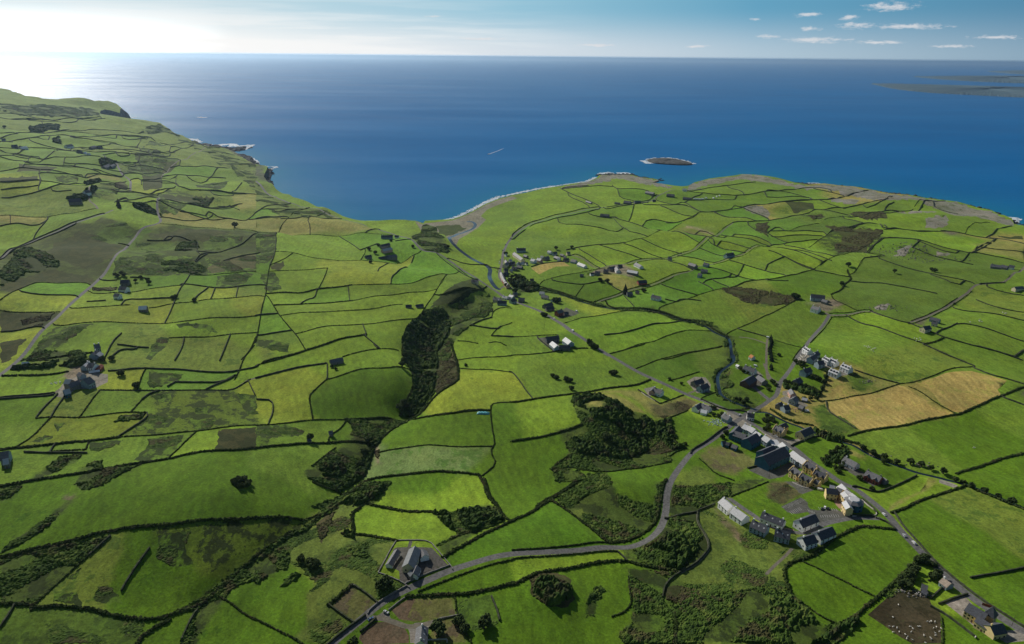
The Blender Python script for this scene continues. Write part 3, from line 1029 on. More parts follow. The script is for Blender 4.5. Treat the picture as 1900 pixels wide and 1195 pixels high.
# what grows where: every enclosed field takes the kind of the nearest mark inside it
SEEDS = '''
@ A0
lush 1300,200
lush 400,120
lush 1000,700
dull 500,800
lush 1300,700
lush 700,1100
lush 1700,1050
rushy 1500,500
@ A1
lush 200,100
bright 1300,100
bright 1000,320
lush 200,850
lush 1700,500
lush 1600,720
dull 600,600
lush 1850,120
lush 1820,950
lush 900,720
bright 1090,480
lush 200,1170
@ A2
lush 150,100
lush 350,350
bright 300,630
lush 900,60
lush 750,850
lush 300,1050
lush 500,720
dull 1600,600
@ A3
lush 700,550
lush 400,750
lush 1400,400
dull 1600,250
lush 1700,800
bright 1100,100
lush 450,200
bright 1330,820
lush 1500,1130
lush 800,1130
lush 1850,60
@ B0
bright 200,300
lush 150,500
green 100,650
yellow 550,650
green 850,450
dull 560,470
yellow 900,270
rushy 1400,450
green 1500,230
green 950,830
green 250,900
dull 1500,60
dull 900,100
bright 1500,740
dull 1350,1
lush 1500,1000
green 1650,240
@ B1
yellow 200,300
lush 700,350
bright 800,130
bright 400,140
bright 1700,60
yellow 1650,350
lush 1400,620
pale 1300,850
lush 1300,1080
lush 1830,600
lush 1840,1000
green 300,680
green 300,950
bright 200,50
bright 1700,140
@ B2
green 200,250
green 600,200
bright 200,550
lush 200,780
lush 1300,620
lush 850,1020
green 1200,60
green 1200,180
dull 1450,130
lush 150,1000
bright 1080,370
bright 1240,290
lush 1600,430
green 1400,370
lush 1850,600
bright 1500,510
lush 1700,120
lush 300,30
green 100,20
yellow 60,320
@ B3
lush 200,200
lush 380,740
dull 1000,150
green 1600,130
lush 1400,700
green 1850,30
lush 1850,930
green 1000,780
bright 900,1100
lush 830,880
bright 480,700
lush 50,150
green 1850,420
lush 1700,1000
tangrass 500,350
@ C0
dull 300,50
tangrass 200,165
bright 130,230
bright 100,380
green 400,190
bright 400,650
yellow 300,760
moorish 600,350
dull 1200,450
bright 1250,600
yellow 900,630
yellow 1100,700
yellow 800,760
yellow 900,860
bright 1600,840
green 700,960
bright 1500,970
dull 1550,1080
dull 1000,1050
bright 1750,1000
tangrass 1500,160
rushy 1700,300
green 1400,350
bright 1480,600
green 1850,600
dull 1800,700
yellow 1650,700
green 1400,710
yellow 100,1000
bright 800,1040
dull 1700,1100
bright 1870,1130
moorish 200,880
bright 1000,120
green 1700,110
dull 1800,50
moorish 500,560
@ C1
tangrass 100,200
bright 200,60
tangrass 350,120
yellow 500,200
yellow 500,330
bright 750,300
bright 1000,170
bright 1100,350
yellow 600,530
bright 1200,500
bright 300,600
bright 300,450
rushy 50,300
bright 600,690
bright 1000,660
bright 700,780
bright 500,900
bright 600,980
bright 700,1080
bright 1000,1000
bright 900,1150
bright 120,920
green 1550,620
green 1800,90
bright 1700,300
bright 1600,540
bright 1550,460
green 1650,730
bright 1850,850
bright 1700,950
bright 1850,970
bright 1600,1100
green 30,650
yellow 30,780
green 150,1050
dull 60,1120
bright 30,600
bright 1050,240
@ C2
bright 300,60
bright 500,200
green 800,250
bright 1000,120
bright 700,30
green 400,300
bright 600,400
bright 800,370
bright 1000,380
bright 1050,350
bright 1250,300
bright 1400,180
green 1600,130
green 1700,230
bright 1650,280
bright 1600,360
green 1350,420
bright 1700,520
green 1800,450
bright 1100,520
lush 1200,600
green 1100,680
green 900,760
green 350,520
lush 550,590
lush 650,660
lush 350,650
bright 700,960
bright 200,900
yellow 600,820
green 500,870
bright 1100,1060
green 1500,800
lush 1250,1180
dull 1700,700
lush 1700,1100
green 1850,900
green 100,1070
bright 500,1150
green 1700,610
tangrass 1850,80
bright 1500,60
@ C3
lush 250,600
dull 900,680
green 700,1000
green 200,920
dull 1700,750
green 1500,870
green 1500,1000
bright 900,900
bright 1100,250
dull 1500,500
bright 1700,430
green 500,470
bright 150,420
bright 300,420
bright 150,370
bright 50,430
green 180,480
green 50,520
dull 300,220
bright 300,250
green 100,200
bright 1000,330
green 1300,380
dull 1000,400
bright 1000,130
green 700,90
green 900,40
dull 80,90
bright 450,30
bright 300,310
rushy 650,300
green 1300,180
green 1500,1110
bright 1860,230
green 1600,180
bright 1750,200
tangrass 1700,330
tangrass 1880,310
dull 1500,590
green 1850,610
lush 100,1120
green 480,820
green 1850,1130
dull 350,130
@ D2
bright 500,520
bright 550,490
bright 900,520
bright 1150,570
green 1500,440
bright 1500,500
bright 1800,550
green 1250,640
bright 850,430
green 1600,420
bright 1500,590
@ D3
green 150,520
bright 200,560
green 1000,600
tangrass 700,500
@ D0
dull 200,940
yellow 150,860
yellow 450,850
green 500,800
yellow 1000,970
yellow 1050,895
yellow 1220,900
green 1400,840
green 1200,830
rushy 1300,950
green 1600,1050
dull 1700,960
green 1600,760
dull 1500,680
green 800,880
green 100,680
green 500,680
green 700,700
green 900,640
dull 600,500
green 300,520
bright 850,615
dull 900,400
dull 300,350
dull 400,250
dull 100,200
rushy 1150,680
green 900,520
green 200,600
dull 1200,560
bright 1600,890
'''
# heights in metres at points of the photograph
HPTS = '''0,165,180 20,169,170 50,178,155 113,180,140 176,188,118 216,189,105 242,220,3 236,224,55 262,225,62 296,228,66 325,247,42 351,258,31 369,267,24 402,275,14 427,285,8 464,300,10 480,310,16 503,343,21 543,364,23 600,386,21 676,406,17 751,406,16 785,421,4 839,408,1 877,393,1 927,369,1 950,363,1 1000,352,2 1060,342,3 1110,326,3 1160,325,4 1215,335,3 1260,346,3 1330,332,4 1400,325,5 1500,342,6 1600,352,6 1700,364,6 1780,376,6 1880,414,6 1960,440,6
150,205,118 100,230,125 0,215,150 0,260,150 120,290,128 220,280,95 280,300,75 350,330,45 440,340,28 60,340,130 0,380,118 150,370,112 230,350,95 300,390,84 400,400,58 480,420,40 560,430,32 640,450,28 720,470,26 800,430,17 775,440,18 830,460,10 850,430,1.5 870,412,1 900,440,6 890,480,3 905,510,4 925,535,6 0,440,96 70,470,86 200,480,82 300,480,74 400,500,60 500,520,46 600,520,38 700,540,34 800,520,26 870,520,14 0,600,88 120,600,84 250,620,74 400,650,60 500,650,52 600,620,44 700,620,38 0,700,82 160,700,76 300,720,66 450,740,54 600,740,42 700,720,34 785,640,22 820,700,26 880,620,18 950,600,14 1000,640,22 900,700,27 850,760,28 740,780,22 0,800,80 150,830,74 300,850,68 450,830,56 590,850,43 650,850,30 0,920,78 150,950,72 300,930,68 450,920,58 550,950,47 620,930,36 0,1050,70 200,1060,64 380,1050,55 500,1010,49 100,1150,66 300,1150,56 450,1150,50 600,1100,46 765,1050,45 700,980,36 850,1000,40 800,830,28 900,850,30 1000,850,30 980,960,36 1000,750,27 1110,780,34 1100,850,28 1200,820,24 1180,900,32 1120,950,30 1050,1050,38 1230,1000,36 1000,1150,46 800,1170,46 1200,1150,38 1350,1020,34 1300,900,28 1450,950,31 1400,1120,38 1580,960,33 1560,1080,38 1700,1000,38 1690,1150,42 1860,1150,46 1800,950,36 1420,830,24 1500,780,20 1390,760,17 1330,700,13 1350,620,12 1250,590,11 1150,565,9 1040,550,8 960,540,7 1200,720,20 1100,620,20 1000,580,14 940,480,10 960,430,9 1050,400,9 1150,375,8 1250,345,7 1100,460,15 1200,480,18 1300,420,14 1400,380,12 1350,480,22 1450,440,22 1150,520,14 1250,540,18 1400,550,24 1530,560,30 1500,480,28 1600,400,18 1700,420,22 1800,440,22 1650,500,34 1780,520,36 1850,480,32 1480,620,22 1420,650,16 1600,640,34 1750,650,38 1880,600,40 1500,700,22 1640,720,28 1800,720,34 1900,800,34 1650,800,26 1750,870,30 1900,930,34'''
FARPTS = '-250,150,200 -250,400,150 -250,700,110 -250,1000,90 -250,1400,80 300,1500,62 900,1500,55 1500,1500,55 2150,1500,60 2150,1100,50 2150,800,42 2150,550,40 2100,445,10 -120,158,190 -200,260,170'
# ridge ends as seen, width, wall height, roof, wall, options | name | category | label
HOUSES = '''
@ E0
680,300 850,290 10 5 slate bluegrey c2,w3,d | house | house | large slate-roofed house with blue-grey walls, first one beside the village street towards the sea
640,372 800,485 9 4 slate cream c1,w3,par | long_cottage | cottage | long low cottage with bright cream gable copings in the riverside village
825,400 885,415 7 3 slate grey w1 | cottage | cottage | tiny grey cottage behind the long cream-coped cottage in the riverside village
455,600 520,535 8 4.5 grey cream c1,w2,par | house | house | grey-roofed house with cream gable beside the village street
480,500 515,560 6 4 slate cream c1,w1,par | cottage | cottage | narrow cream-gabled cottage end-on to the village street
560,560 640,530 7 3.5 slate grey c2,w2 | cottage | cottage | dark-roofed cottage in the crowded middle of the riverside village
700,575 725,540 6 3 grey white w1 | cottage | cottage | small white-gabled cottage in the crowded middle of the riverside village
760,560 815,545 6 3 pale white w1 | cottage | cottage | bright white cottage with pale roof just left of the two white and pink gables
600,640 690,650 8 4 slate stone c1,w2 | house | house | stone house with white chimney at the field edge of the riverside village
700,620 790,640 7 3 slate grey w1 | outbuilding | outbuilding | long dark-roofed outbuilding at the field edge of the riverside village
450,690 520,680 8 5 slate stone c2,w2 | house | house | two-storey stone house where the village street narrows
400,740 420,800 6 5 grey cream c1,w2,sh | terraced_house | house | topmost cream house of the terrace along the bottom of the village street
422,805 445,860 6 5 grey pink c1,w2,sh | terraced_house | house | pale pink house in the terrace along the bottom of the village street
447,862 475,910 6 5.5 grey red c1,w2,sh | terraced_house | house | red-fronted shop in the terrace along the bottom of the village street
480,915 530,960 7 5.5 grey pink c1,w2,sh | terraced_house | house | pink corner house of the terrace beside the stone bridge
450,760 520,740 7 4 slate grey c1,w2 | cottage | cottage | dark cottage behind the cream and pink terrace
960,480 1030,500 9 5 pale white c1,w2,gw | house | house | white gable-fronted house left of the pink one above the tan field
1075,460 1145,480 9 5 pale pink c1,w2,gw | house | house | pink gable-fronted house right of the white one above the tan field
1265,325 1325,335 7 3.5 pale white w2 | cottage | cottage | shining white cottage at the top edge of the riverside village
1350,350 1420,335 7 4 slate bluegrey w2 | cottage | cottage | blue-grey cottage just right of the shining white one at the village's top edge
1190,425 1270,400 9 4.5 grey stone c2,w2 | house | house | grey stone house above the pink gabled house
1395,400 1480,430 8 4 grey grey c1,w2 | house | house | grey house in the village's right-hand cluster, on its left side
1500,370 1560,385 6 3 slate stone w1 | shed | shed | small dark shed at the middle of the village's right-hand cluster
1610,350 1670,345 7 4 grey cream c1,w2 | cottage | cottage | cream cottage beside a round dark tree at the village's right end
1560,470 1640,450 8 4 slate stone c1,w2 | house | house | dark stone house low in the village's right-hand cluster
1700,480 1790,500 9 3.5 grey bluegrey w2 | bungalow | house | grey bungalow where the small lane leaves the village to the right
1830,545 1960,600 9 3.5 pale white c1,w4 | bungalow | house | long white bungalow with pale roof beside the small lane right of the village
930,870 1000,865 6 2.5 slate stone | shed | shed | lone small grey shed in the pale grass above the river trees
470,400 500,395 6 3 pale white w1 | cottage | cottage | white cottage touching the right side of the village street near its top
545,500 590,490 7 4 pale white c1,w1 | cottage | cottage | white cottage directly below the cream-coped long cottage
850,560 890,555 6 3 grey white w1 | cottage | cottage | small white cottage behind the dark cottages on the tan field side
560,700 600,690 6 3.5 pale cream c1,w1 | cottage | cottage | cream cottage at the bottom edge of the crowded village middle
1130,395 1180,400 6 3.5 pale white w1 | cottage | cottage | white cottage between the pink gable and the shining white one
1440,440 1490,445 7 3.5 pale white w1 | cottage | cottage | pale cottage in front of the village's right-hand cluster
1560,400 1600,405 7 3.5 grey cream w1 | cottage | cottage | cream cottage in the thick of the village's right-hand cluster
540,860 590,850 7 5 slate white c1,w2 | house | house | white house among the trees behind the terrace corner
@ E1
260,440 400,470 9 5 grey cream c2,w3 | public_house | pub | yellow-cream public house with grey roof left of the road by the bridge
330,560 500,575 9 4 slate bluegrey c1,w3 | outbuilding | outbuilding | dark slate building behind the yellow-cream public house
430,420 520,440 6 3.5 pale white c1,w2 | cottage | cottage | small white cottage right of the road by the bridge
560,415 630,440 7 4 pale bluegrey c1,w2 | cottage | cottage | cottage with shining white roof right of the road by the bridge
620,390 690,385 8 4.5 grey stone c1,w2 | house | house | grey house half hidden by trees near the bridge
570,510 660,500 9 4.5 slate bluegrey c1,w2 | house | house | dark slate house touching the road below the shining white roof
720,480 830,490 9 4 grey stone w3 | house | house | grey stone house with white windows right of the roadside slate house
1110,390 1200,400 7 3 pale white w2 | bungalow | house | white-roofed bungalow beside a dark yard near the river trees
1150,450 1270,470 8 3.5 grey cream w2 | bungalow | house | cream-walled bungalow just below the white-roofed one near the river trees
1330,520 1490,495 7 3 slate bluegrey w2 | glasshouse_shed | shed | dark shed with thin white roof edge near the river trees
1190,630 1330,600 9 4 slate grey c2,w2 | house | house | purple-grey slate house among shrubs beside the village road
1220,690 1370,680 7 3.5 slate stone c1,w2 | house | house | low dark wing in front of the purple-grey slate house
1420,760 1520,735 9 5.5 grey red c2,w2,gw | house | house | red-brick and cream house with dark yard beside the village road
1560,780 1640,780 7 3 slate grey w1 | garage | garage | dark garage on the yard behind the red-brick and cream house
@ C2
250,1010 345,1000 9 5 slate grey c2,w3 | farmhouse | house | slate house behind the two bright white roofs by the village road
298,1045 335,1075 9 4.5 white bluegrey w1 | barn | barn | left-hand building with bright white roof in the dark yard by the village road
395,1020 438,1050 10 4.5 white bluegrey w1 | barn | barn | right-hand building with bright white roof in the dark yard by the village road
350,1075 430,1080 8 3.5 slate grey w2 | outbuilding | outbuilding | dark low building joining the two bright white roofs
655,95 720,100 9 4 slate grey c2,w2 | house | house | lone grey house in an oval plot below the coast road
548,12 588,22 6 3 slate stone | shed | shed | small dark shed beside the track to the shore fields
@ E2
590,490 700,465 9 4.5 grey stone c2,w2 | house | house | grey house at the middle of the lane-side farm cluster right of the village
730,480 770,545 8 4 grey white c1,w2 | house | house | pale gabled house facing right in the lane-side farm cluster
500,545 580,550 8 4 slate stone c1,w2 | house | house | stone house left of the middle in the lane-side farm cluster
340,570 430,575 8 4 slate grey c1,w2 | cottage | cottage | dark cottage beside the lime-green tent
250,590 320,580 6 3 slate white w2 | cottage | cottage | lowest white-fronted cottage beside the lime-green tent
760,455 840,450 7 3 slate grey w2 | outbuilding | outbuilding | dark outbuilding along the lane above the pale gabled house
1090,415 1200,470 9 3.5 slate white c1,w3 | bungalow | house | dark-roofed bungalow with white front above the white flat shed
940,560 1130,585 8 3.5 white stone w3 | shed | shed | long shed with bright white roof right of the lane-side farm cluster
1130,700 1290,680 10 3.5 slate red w2 | barn | barn | dark barn with reddish front just above the green lane
60,595 130,595 6 3 grey grey | shed | shed | small grey shed in the hedge left of the lime-green tent
930,915 1030,905 8 4 grey grey c1,w2 | house | house | grey house beside the tall dark ivy-covered tower
1090,880 1160,885 6 3 slate pink w1 | cottage | cottage | small pinkish cottage right of the tall dark ivy-covered tower
1390,1000 1550,1030 9 3.5 slate white c1,w3 | bungalow | house | white bungalow with dark roof alone in the field above the river
1690,245 1770,250 8 4 grey cream c1,w2 | house | house | square cream house with grey roof beside the upper green lane
@ E3
1160,110 1300,85 10 5 slate bluegrey c2,w2 | house | house | dark blue-grey house alone where the strip fields meet the green lane
490,285 620,320 9 4.5 grey stone c2,w3 | farmhouse | house | long grey house, biggest of the small farm on the lower green lane
760,275 850,290 8 4.5 slate bluegrey c1,w2 | house | house | dark blue-grey house at the top of the small farm on the lower green lane
710,385 830,395 8 4 grey stone c1,w3 | house | house | grey cottage in the centre of the small farm on the lower green lane
660,450 720,460 8 4.5 slate bluegrey w2 | barn | barn | square dark barn at the bottom of the small farm on the lower green lane
@ C3
315,720 420,725 11 5 slate bluegrey w2 | barn | barn | big dark blue-grey barn at the farm where the north road meets the lane
330,785 385,800 9 4.5 grey white c2,w2 | farmhouse | house | pale farmhouse below the big dark barn at the lane junction
400,755 440,765 7 3.5 grey stone | shed | shed | small shed at the right end of the big dark barn at the lane junction
1640,505 1720,515 9 4 grey stone c1,w2 | farmhouse | house | grey farmhouse, lowest of the far-right farm
1725,490 1775,500 9 4.5 slate stone w1 | barn | barn | dark barn in the middle of the far-right farm
1790,462 1830,468 9 4.5 slate white w1 | house | house | white-gabled dark house, topmost of the far-right farm
1820,645 1885,640 8 3.5 grey cream w2 | cottage | cottage | cottage cut off by the right edge of the photo, below the far-right farm
1145,940 1195,930 9 5 slate cream c1,w1,gw | house | house | cream-gabled house beside the lane on the right
1215,900 1255,908 7 4 slate cream c1,w1 | cottage | cottage | small cream cottage just behind the cream-gabled house on the right
1205,862 1275,878 8 3.5 slate bluegrey w2 | shed | shed | long blue-grey shed behind the cream cottage on the right
@ D2
830,565 880,570 11 5 slate grey c2,w2 | house | house | dark grey house beside the harbour road, left of its neighbour
905,568 950,566 9 4 grey grey w1 | house | house | grey house right next to the dark grey one on the harbour road
760,572 800,575 6 3 slate stone | shed | shed | low dark shed left of the dark grey house on the harbour road
990,500 1050,510 10 4 grey stone w2 | house | house | stone house with rough yard on the seaward side of the harbour road
1040,545 1065,545 7 4 slate grey | cottage | cottage | small dark cottage at the bend of the harbour road
1145,520 1200,525 10 4.5 slate grey w2 | house | house | dark house past the bend of the harbour road
1260,488 1290,490 9 4 pale white w1 | house | house | lone bright white house at the end of the harbour road
1265,540 1325,545 10 3.5 slate grey w2 | bungalow | house | dark bungalow left of the row of white vans
@ E4
740,25 840,75 8.5 5 pale white c2,w2,dm | dormer_house | house | white dormer house nearest the north road, alone above the stone loops
880,185 970,125 8.5 5 slate bluegrey c2,w2 | house | house | upper blue-grey house of the pair behind the stone loops
820,265 915,200 8.5 5 slate bluegrey c2,w2 | house | house | lower blue-grey house of the pair behind the stone loops
950,330 1070,300 9 5 slate bluegrey c1,w2 | house | house | blue-grey house left of the row of white dormer houses
700,450 830,390 9.5 5 slate bluegrey c1,w2 | house | house | pale blue house with dark roof above the hedged gardens
570,610 650,560 10 5 slate grey c2,w2 | house | house | dark grey gabled house between two hedged gardens
1095,245 1200,295 8.5 5 pale white c2,w2,dm | dormer_house | house | left house of the joined pair of white dormer houses
1215,275 1330,325 8.5 5 pale white c2,w2,dm | dormer_house | house | right house of the joined pair of white dormer houses
1430,360 1590,425 9 5 pale white c2,w3,dm | dormer_house | house | rightmost white dormer house beside the stubble field
1215,420 1380,480 9 5 pale white c2,w3,dm | dormer_house | house | lowest white dormer house, next to the mown stubble
480,800 530,880 7 4.5 grey pink c1,w2 | house | house | pink-walled house on a pale yard beside the curving road
500,990 570,940 8 5 grey bluegrey c1,w2,gw | house | house | pale blue gabled house on a grey yard beside the curving road
330,1130 430,1110 9 4.5 slate bluegrey c2,w3 | house | house | dark rambling house below the grey yard near the bridge
240,1100 300,1060 7 4 slate stone c1,w2 | cottage | cottage | small dark cottage on the corner above the bridge
690,950 790,970 5 2.5 pale grey | shed | shed | small pale-roofed garden shed behind the pink-walled house
640,1100 720,1130 6 3 grey stone | shed | shed | low stone shed below the pale blue gabled house
@ F5
265,370 395,405 9 4.5 slate white c3,w5 | hostel | hostel | long slate-roofed building with white chimneys beside the river bend
425,475 505,525 9 4 slate stone c1,w3 | outbuilding | outbuilding | dark wing between the slate-roofed building and the courtyard
262,550 362,485 12 6 slate brownwall w2 | barn | barn | big dark barn with brown gable facing the courtyard path
335,235 370,250 7 3.5 orange white w1 | hut | hut | small hut with orange and white front on the campsite lawn
290,940 375,950 8 4 slate white c2,w3 | cottage | cottage | white cottage with black roof and garden at the crossroads
25,960 90,990 8 4 grey bluegrey c2,w2 | cottage | cottage | small grey cottage on the corner of the crossroads
170,358 200,372 4 2.5 white white | hut | hut | tiny white hut beside the river bend
@ F6
400,365 500,400 9 4.5 grey white c2,w3 | house | house | grey-roofed house on a pale pink yard left of the village road
375,395 405,360 7 4 slate pink w1 | porch_wing | house | dark wing on the left of the grey-roofed house left of the village road
860,300 960,275 9 5 slate stone c2,w3,gw | house | house | rambling slate house in a curved walled garden
930,360 1020,330 9 5 slate bluegrey c2,w3,gw | house | house | dark lower wing of the rambling house in a curved walled garden
880,590 945,555 8 4.5 slate white c1,w2 | house | house | dark-roofed white cottage beside the stubbly brown field and the road
960,575 1060,615 7 4 grey white c1,w3 | cottage | cottage | grey roadside cottage right of the dark-roofed white one
950,635 1020,655 6 3 white white | shed | shed | shed with bright white roof behind the grey roadside cottage
1215,695 1285,735 8 4 grey bluegrey c2,w2 | cottage | cottage | pale-gabled cottage beside the heap of pale sheeting
@ E5
200,330 310,225 8 6.5 slate teal w3 | hotel_wing | hotel | left wing of the dark blue courtyard hotel by the crossroads
230,310 450,370 9 6.5 grey teal w5 | hotel_wing | hotel | front wing with grey roof of the dark blue courtyard hotel
460,440 640,350 12 7 slate teal w4 | hotel_wing | hotel | big dark rear wing of the blue courtyard hotel
410,195 500,235 9 5 pale bluegrey c1,w2 | shop | shop | first pale-roofed shop along the village road from the crossroads
510,230 615,285 9 5.5 pale bluegrey c1,w2 | shop | shop | second pale-roofed shop along the village road from the crossroads
620,315 725,370 9 5.5 pale teal c1,w2 | shop | shop | third pale-roofed shop along the village road from the crossroads
785,390 895,450 9 5.5 pale bluegrey c1,w2 | shop | shop | fourth pale-roofed shop along the village road from the crossroads
890,520 1050,520 12 5 pale bluegrey w3,flat | hotel_lobby | hotel | low flat-roofed pale entrance block of the big dark blue hotel hall
735,650 950,560 12 8 slate teal w3 | hotel_wing | hotel | smaller rear block of the big dark blue hotel hall
750,750 1150,580 16 7.5 slate teal w6 | hotel_hall | hotel | huge dark blue hotel hall with long black roof
1110,500 1180,560 9 6 pale bluegrey w2 | hotel_wing | hotel | pale road-side gable of the big dark blue hotel hall
1310,655 1480,775 9.5 5 pale bluegrey w4 | house_row | house | long pale-roofed row below the hotel hall beside the road
1480,775 1560,830 9 5 pale bluegrey w2 | house | house | short pale-roofed house at the lower end of the long pale row
0,480 70,480 6 3 slate teal w1 | shed | shed | left small teal shed beside the bending road near the crossroads
90,500 130,510 5 3 slate teal | shed | shed | middle small teal shed beside the bending road near the crossroads
190,530 290,560 6 3 grey teal w1 | shed | shed | right teal shed with pale roof beside the bending road near the crossroads
990,190 1160,250 10 5.5 grey gold c2,w4,dg,par | guesthouse | house | golden guesthouse with two front gables across the road from the hotels
1080,180 1180,140 8 4.5 slate gold w1 | guesthouse_wing | house | dark rear wing of the golden guesthouse across the road
1450,290 1640,210 11 5.5 slate gold c1,w3,gw | guesthouse | house | golden gable-fronted guesthouse with large black roof beside the stream trees
1560,850 1760,950 9 5.5 slate gold c2,w4,dg,par | cottage_row | house | upper left cream row with gabled fronts below the pale row
1310,950 1490,1060 9 5.5 slate gold c2,w4,dg,par | cottage_row | house | lower left cream row with gabled fronts beside the dark car park
@ E6
430,10 650,95 9 5.5 slate gold c2,w4,dg,par | cottage_row | house | upper right cream row with gabled fronts beside the village road
180,85 385,180 9 5.5 slate gold c2,w4,dg,par | cottage_row | house | lower right cream row with gabled fronts beside the car park kerb
430,195 520,235 7 4.5 slate gold c1,w2,par | cottage | cottage | small cream cottage at the right end of the cream rows
690,330 790,350 9 6 pale gold w2 | hotel_wing | hotel | leftmost pale-roofed block of the curved cream hotel
620,400 830,420 8 6.5 slate gold w3 | hotel_wing | hotel | dark garden wing of the curved cream hotel
830,380 930,420 8 6.5 grey gold w2 | hotel_wing | hotel | middle garden-side block of the curved cream hotel
905,310 1000,395 9 6.5 pale gold w2 | hotel_wing | hotel | second pale-roofed block of the curved cream hotel
985,430 1080,480 9 6.5 pale gold w2 | hotel_wing | hotel | third pale-roofed block of the curved cream hotel
1090,500 1180,560 9 6.5 pale gold w2 | hotel_wing | hotel | pale-roofed block of the curved cream hotel next to its round tower
950,470 1040,560 6 7 pale gold w3 | hotel_wing | hotel | sunlit yellow front of the curved cream hotel above the paved crescent
980,650 1060,760 6 7 pale gold w3 | hotel_wing | hotel | lowest sunlit yellow front of the curved cream hotel
@ F1
262,150 372,240 9.5 5 pale white c1,w3 | holiday_house | house | pale-roofed white house at the left end of the housing crescent
392,265 535,360 9.5 5 pale white c1,w3 | holiday_house | house | second pale-roofed white house of the housing crescent
605,420 785,495 10 5 slate bluegrey c2,w4,sk | holiday_house | house | slate house with blue-grey rear wall in the housing crescent
870,530 1050,570 10 5 slate bluegrey c1,w4,sk | holiday_house | house | middle slate house at the bottom of the housing crescent
1180,640 1320,600 10 5 slate white c1,w3,gw | holiday_house | house | gable-ended white house at the lowest point of the housing crescent
1350,590 1530,520 10 5 slate white c1,w3,gw | holiday_house | house | lowest right white gabled house of the housing crescent near the hedge
1140,450 1330,375 10 5 slate white c1,w3,gw | holiday_house | house | white gabled house with black roof beside the marked car park
720,340 980,435 9 4.5 slate white c2,w5,sk | holiday_house | house | long slate house on the inner side of the housing crescent
@ F2
430,290 580,360 9 3.5 grey white c1,w3,gw | bungalow | house | white bungalow with grey roof across the road from the cream rows
690,440 865,510 10 4.5 grey red c2,w4,dg | house | house | red-brick house with two front gables and a dark drive
880,520 925,545 6 3 grey stone | garage | garage | small stone garage right of the red-brick house
@ F3
925,430 1015,490 7 3.2 tan bluegrey c1,w2 | cottage | cottage | low roadside cottage with tan roof near the bottom right corner
680,505 750,525 6 3 grey stone | ruin | shed | ruined stone shed left of the tan-roofed roadside cottage
690,570 750,600 4 2.4 slate stone | shed | shed | tiny dark lean-to below the ruined stone shed
1215,740 1430,845 10 5.5 slate gold c0,w5,gw | guesthouse | house | yellow guesthouse in the bottom right corner of the photo
1320,885 1470,965 7 4.5 slate gold w4 | guesthouse_wing | house | lower front wing of the yellow guesthouse in the bottom right corner
1450,990 1600,960 9 4.5 slate gold c1,w3 | guesthouse_wing | house | dark-roofed rear wing of the yellow guesthouse casting a long shadow
@ F4
845,178 745,325 5.2 2.6 grey white w3 | parish_hall | hall | long low grey-roofed hall left of the church
1045,150 965,335 9 5 zinc cream w5,gw,cr | church | church | grey church with steep roof standing in a tarmac yard
1125,180 1155,235 6.5 3.5 grey white w1 | side_chapel | church | small square side chapel at the church's far right corner
1065,355 1025,440 6 3 grey white w2 | vestry | church | low vestry against the near right side of the church
990,410 1020,445 4 3.5 zinc stone | porch | church | small stone porch at the near end of the church
1125,990 1105,1170 7.5 4.5 grey white c2,w4,sk | house | house | white house with slate roof and skylights at the bottom edge of the photo
1260,960 1305,960 4.5 2.4 white white | garden_shed | shed | small white garden shed beside the lawn fence at the bottom
@ E7
940,890 1070,830 12 4.5 grey bluegrey w3 | barn | barn | large grey farm barn right of the crossroads of sheds in the left farmyard
620,865 730,880 8 3.5 pale stone | shed | shed | pale-roofed shed at the left side of the left farmyard
660,970 860,890 8 3.5 grey stone | shed | shed | long grey shed between the barn and the blue building in the left farmyard
575,1065 690,1040 8.5 4 pale teal w3 | shed | shed | blue-walled building at the lowest corner of the left farmyard
940,600 1040,530 7 4 pale bluegrey c1,w2 | cottage | cottage | pale-roofed cottage at the top left of the farmyard house group
1050,550 1170,580 9 5 slate white c2,w3 | farmhouse | house | main white farmhouse above the left farmyard
870,735 940,780 6 3 slate bluegrey | shed | shed | small dark blue shed in the middle of the left farmyard
1140,215 1240,200 9 5 grey bluegrey c2,w3 | house | house | upper pale blue house above the left farmyard's hedge
1100,370 1180,310 8 5 slate bluegrey c1,w2 | house | house | middle pale blue house beside the dark hedges above the left farmyard
1180,390 1250,340 7 4 pale bluegrey w2 | annexe | house | pale-roofed annexe beside the middle pale blue house
1205,650 1275,580 5 3 rust red | shed | shed | rust-red shed right of the main white farmhouse
1050,715 1250,700 3 1.2 white grey | feeding_rail | feeder | row of white feeding troughs above the large grey farm barn
@ C0
885,572 950,575 10 4 slate grey w2 | farmhouse | house | dark farmhouse, upper one of two beside the straight road
880,618 935,628 10 4.5 slate white c1,w2 | farmhouse | house | lower dark-roofed white house beside the straight road
845,688 885,695 8 4.5 grey white w1,gw | house | house | white gabled house alone in the field below the straight road farms
1020,768 1082,772 9 4 white stone w1 | barn | barn | barn with bright white roof alone among the left fields
160,1192 205,1192 6 3 white white | shed | shed | white shed among dark hedgerow trees by the straight road
@ B0
0,795 65,790 12 5 grey bluegrey w2 | barn | barn | grey-roofed barn cut by the left edge of the photo
20,850 65,845 8 4 pale grey w1 | shed | shed | small pale shed just below the barn at the left edge
@ B1
545,105 640,98 8 3 grey stone w1 | shed | shed | low stone shed in the hedge left of the wooded ravine
535,622 565,622 6 3 grey stone | ruin | ruin | small pale ruin at the hedge corner below the deep green field
383,690 398,690 4 3 slate stone | ruin | ruin | tiny stone ruin in the rushy pasture by the long hedge
@ C1
925,268 1010,272 10 4.5 slate bluegrey c1,w2 | farmhouse | house | dark blue-grey house, top one of the farm by the coast road
1025,268 1055,270 7 3.5 slate white w1 | cottage | cottage | small white cottage beside the road at the top of the coast-road farm
920,345 985,340 8 4 slate stone w1 | barn | barn | dark barn in the middle of the coast-road farm
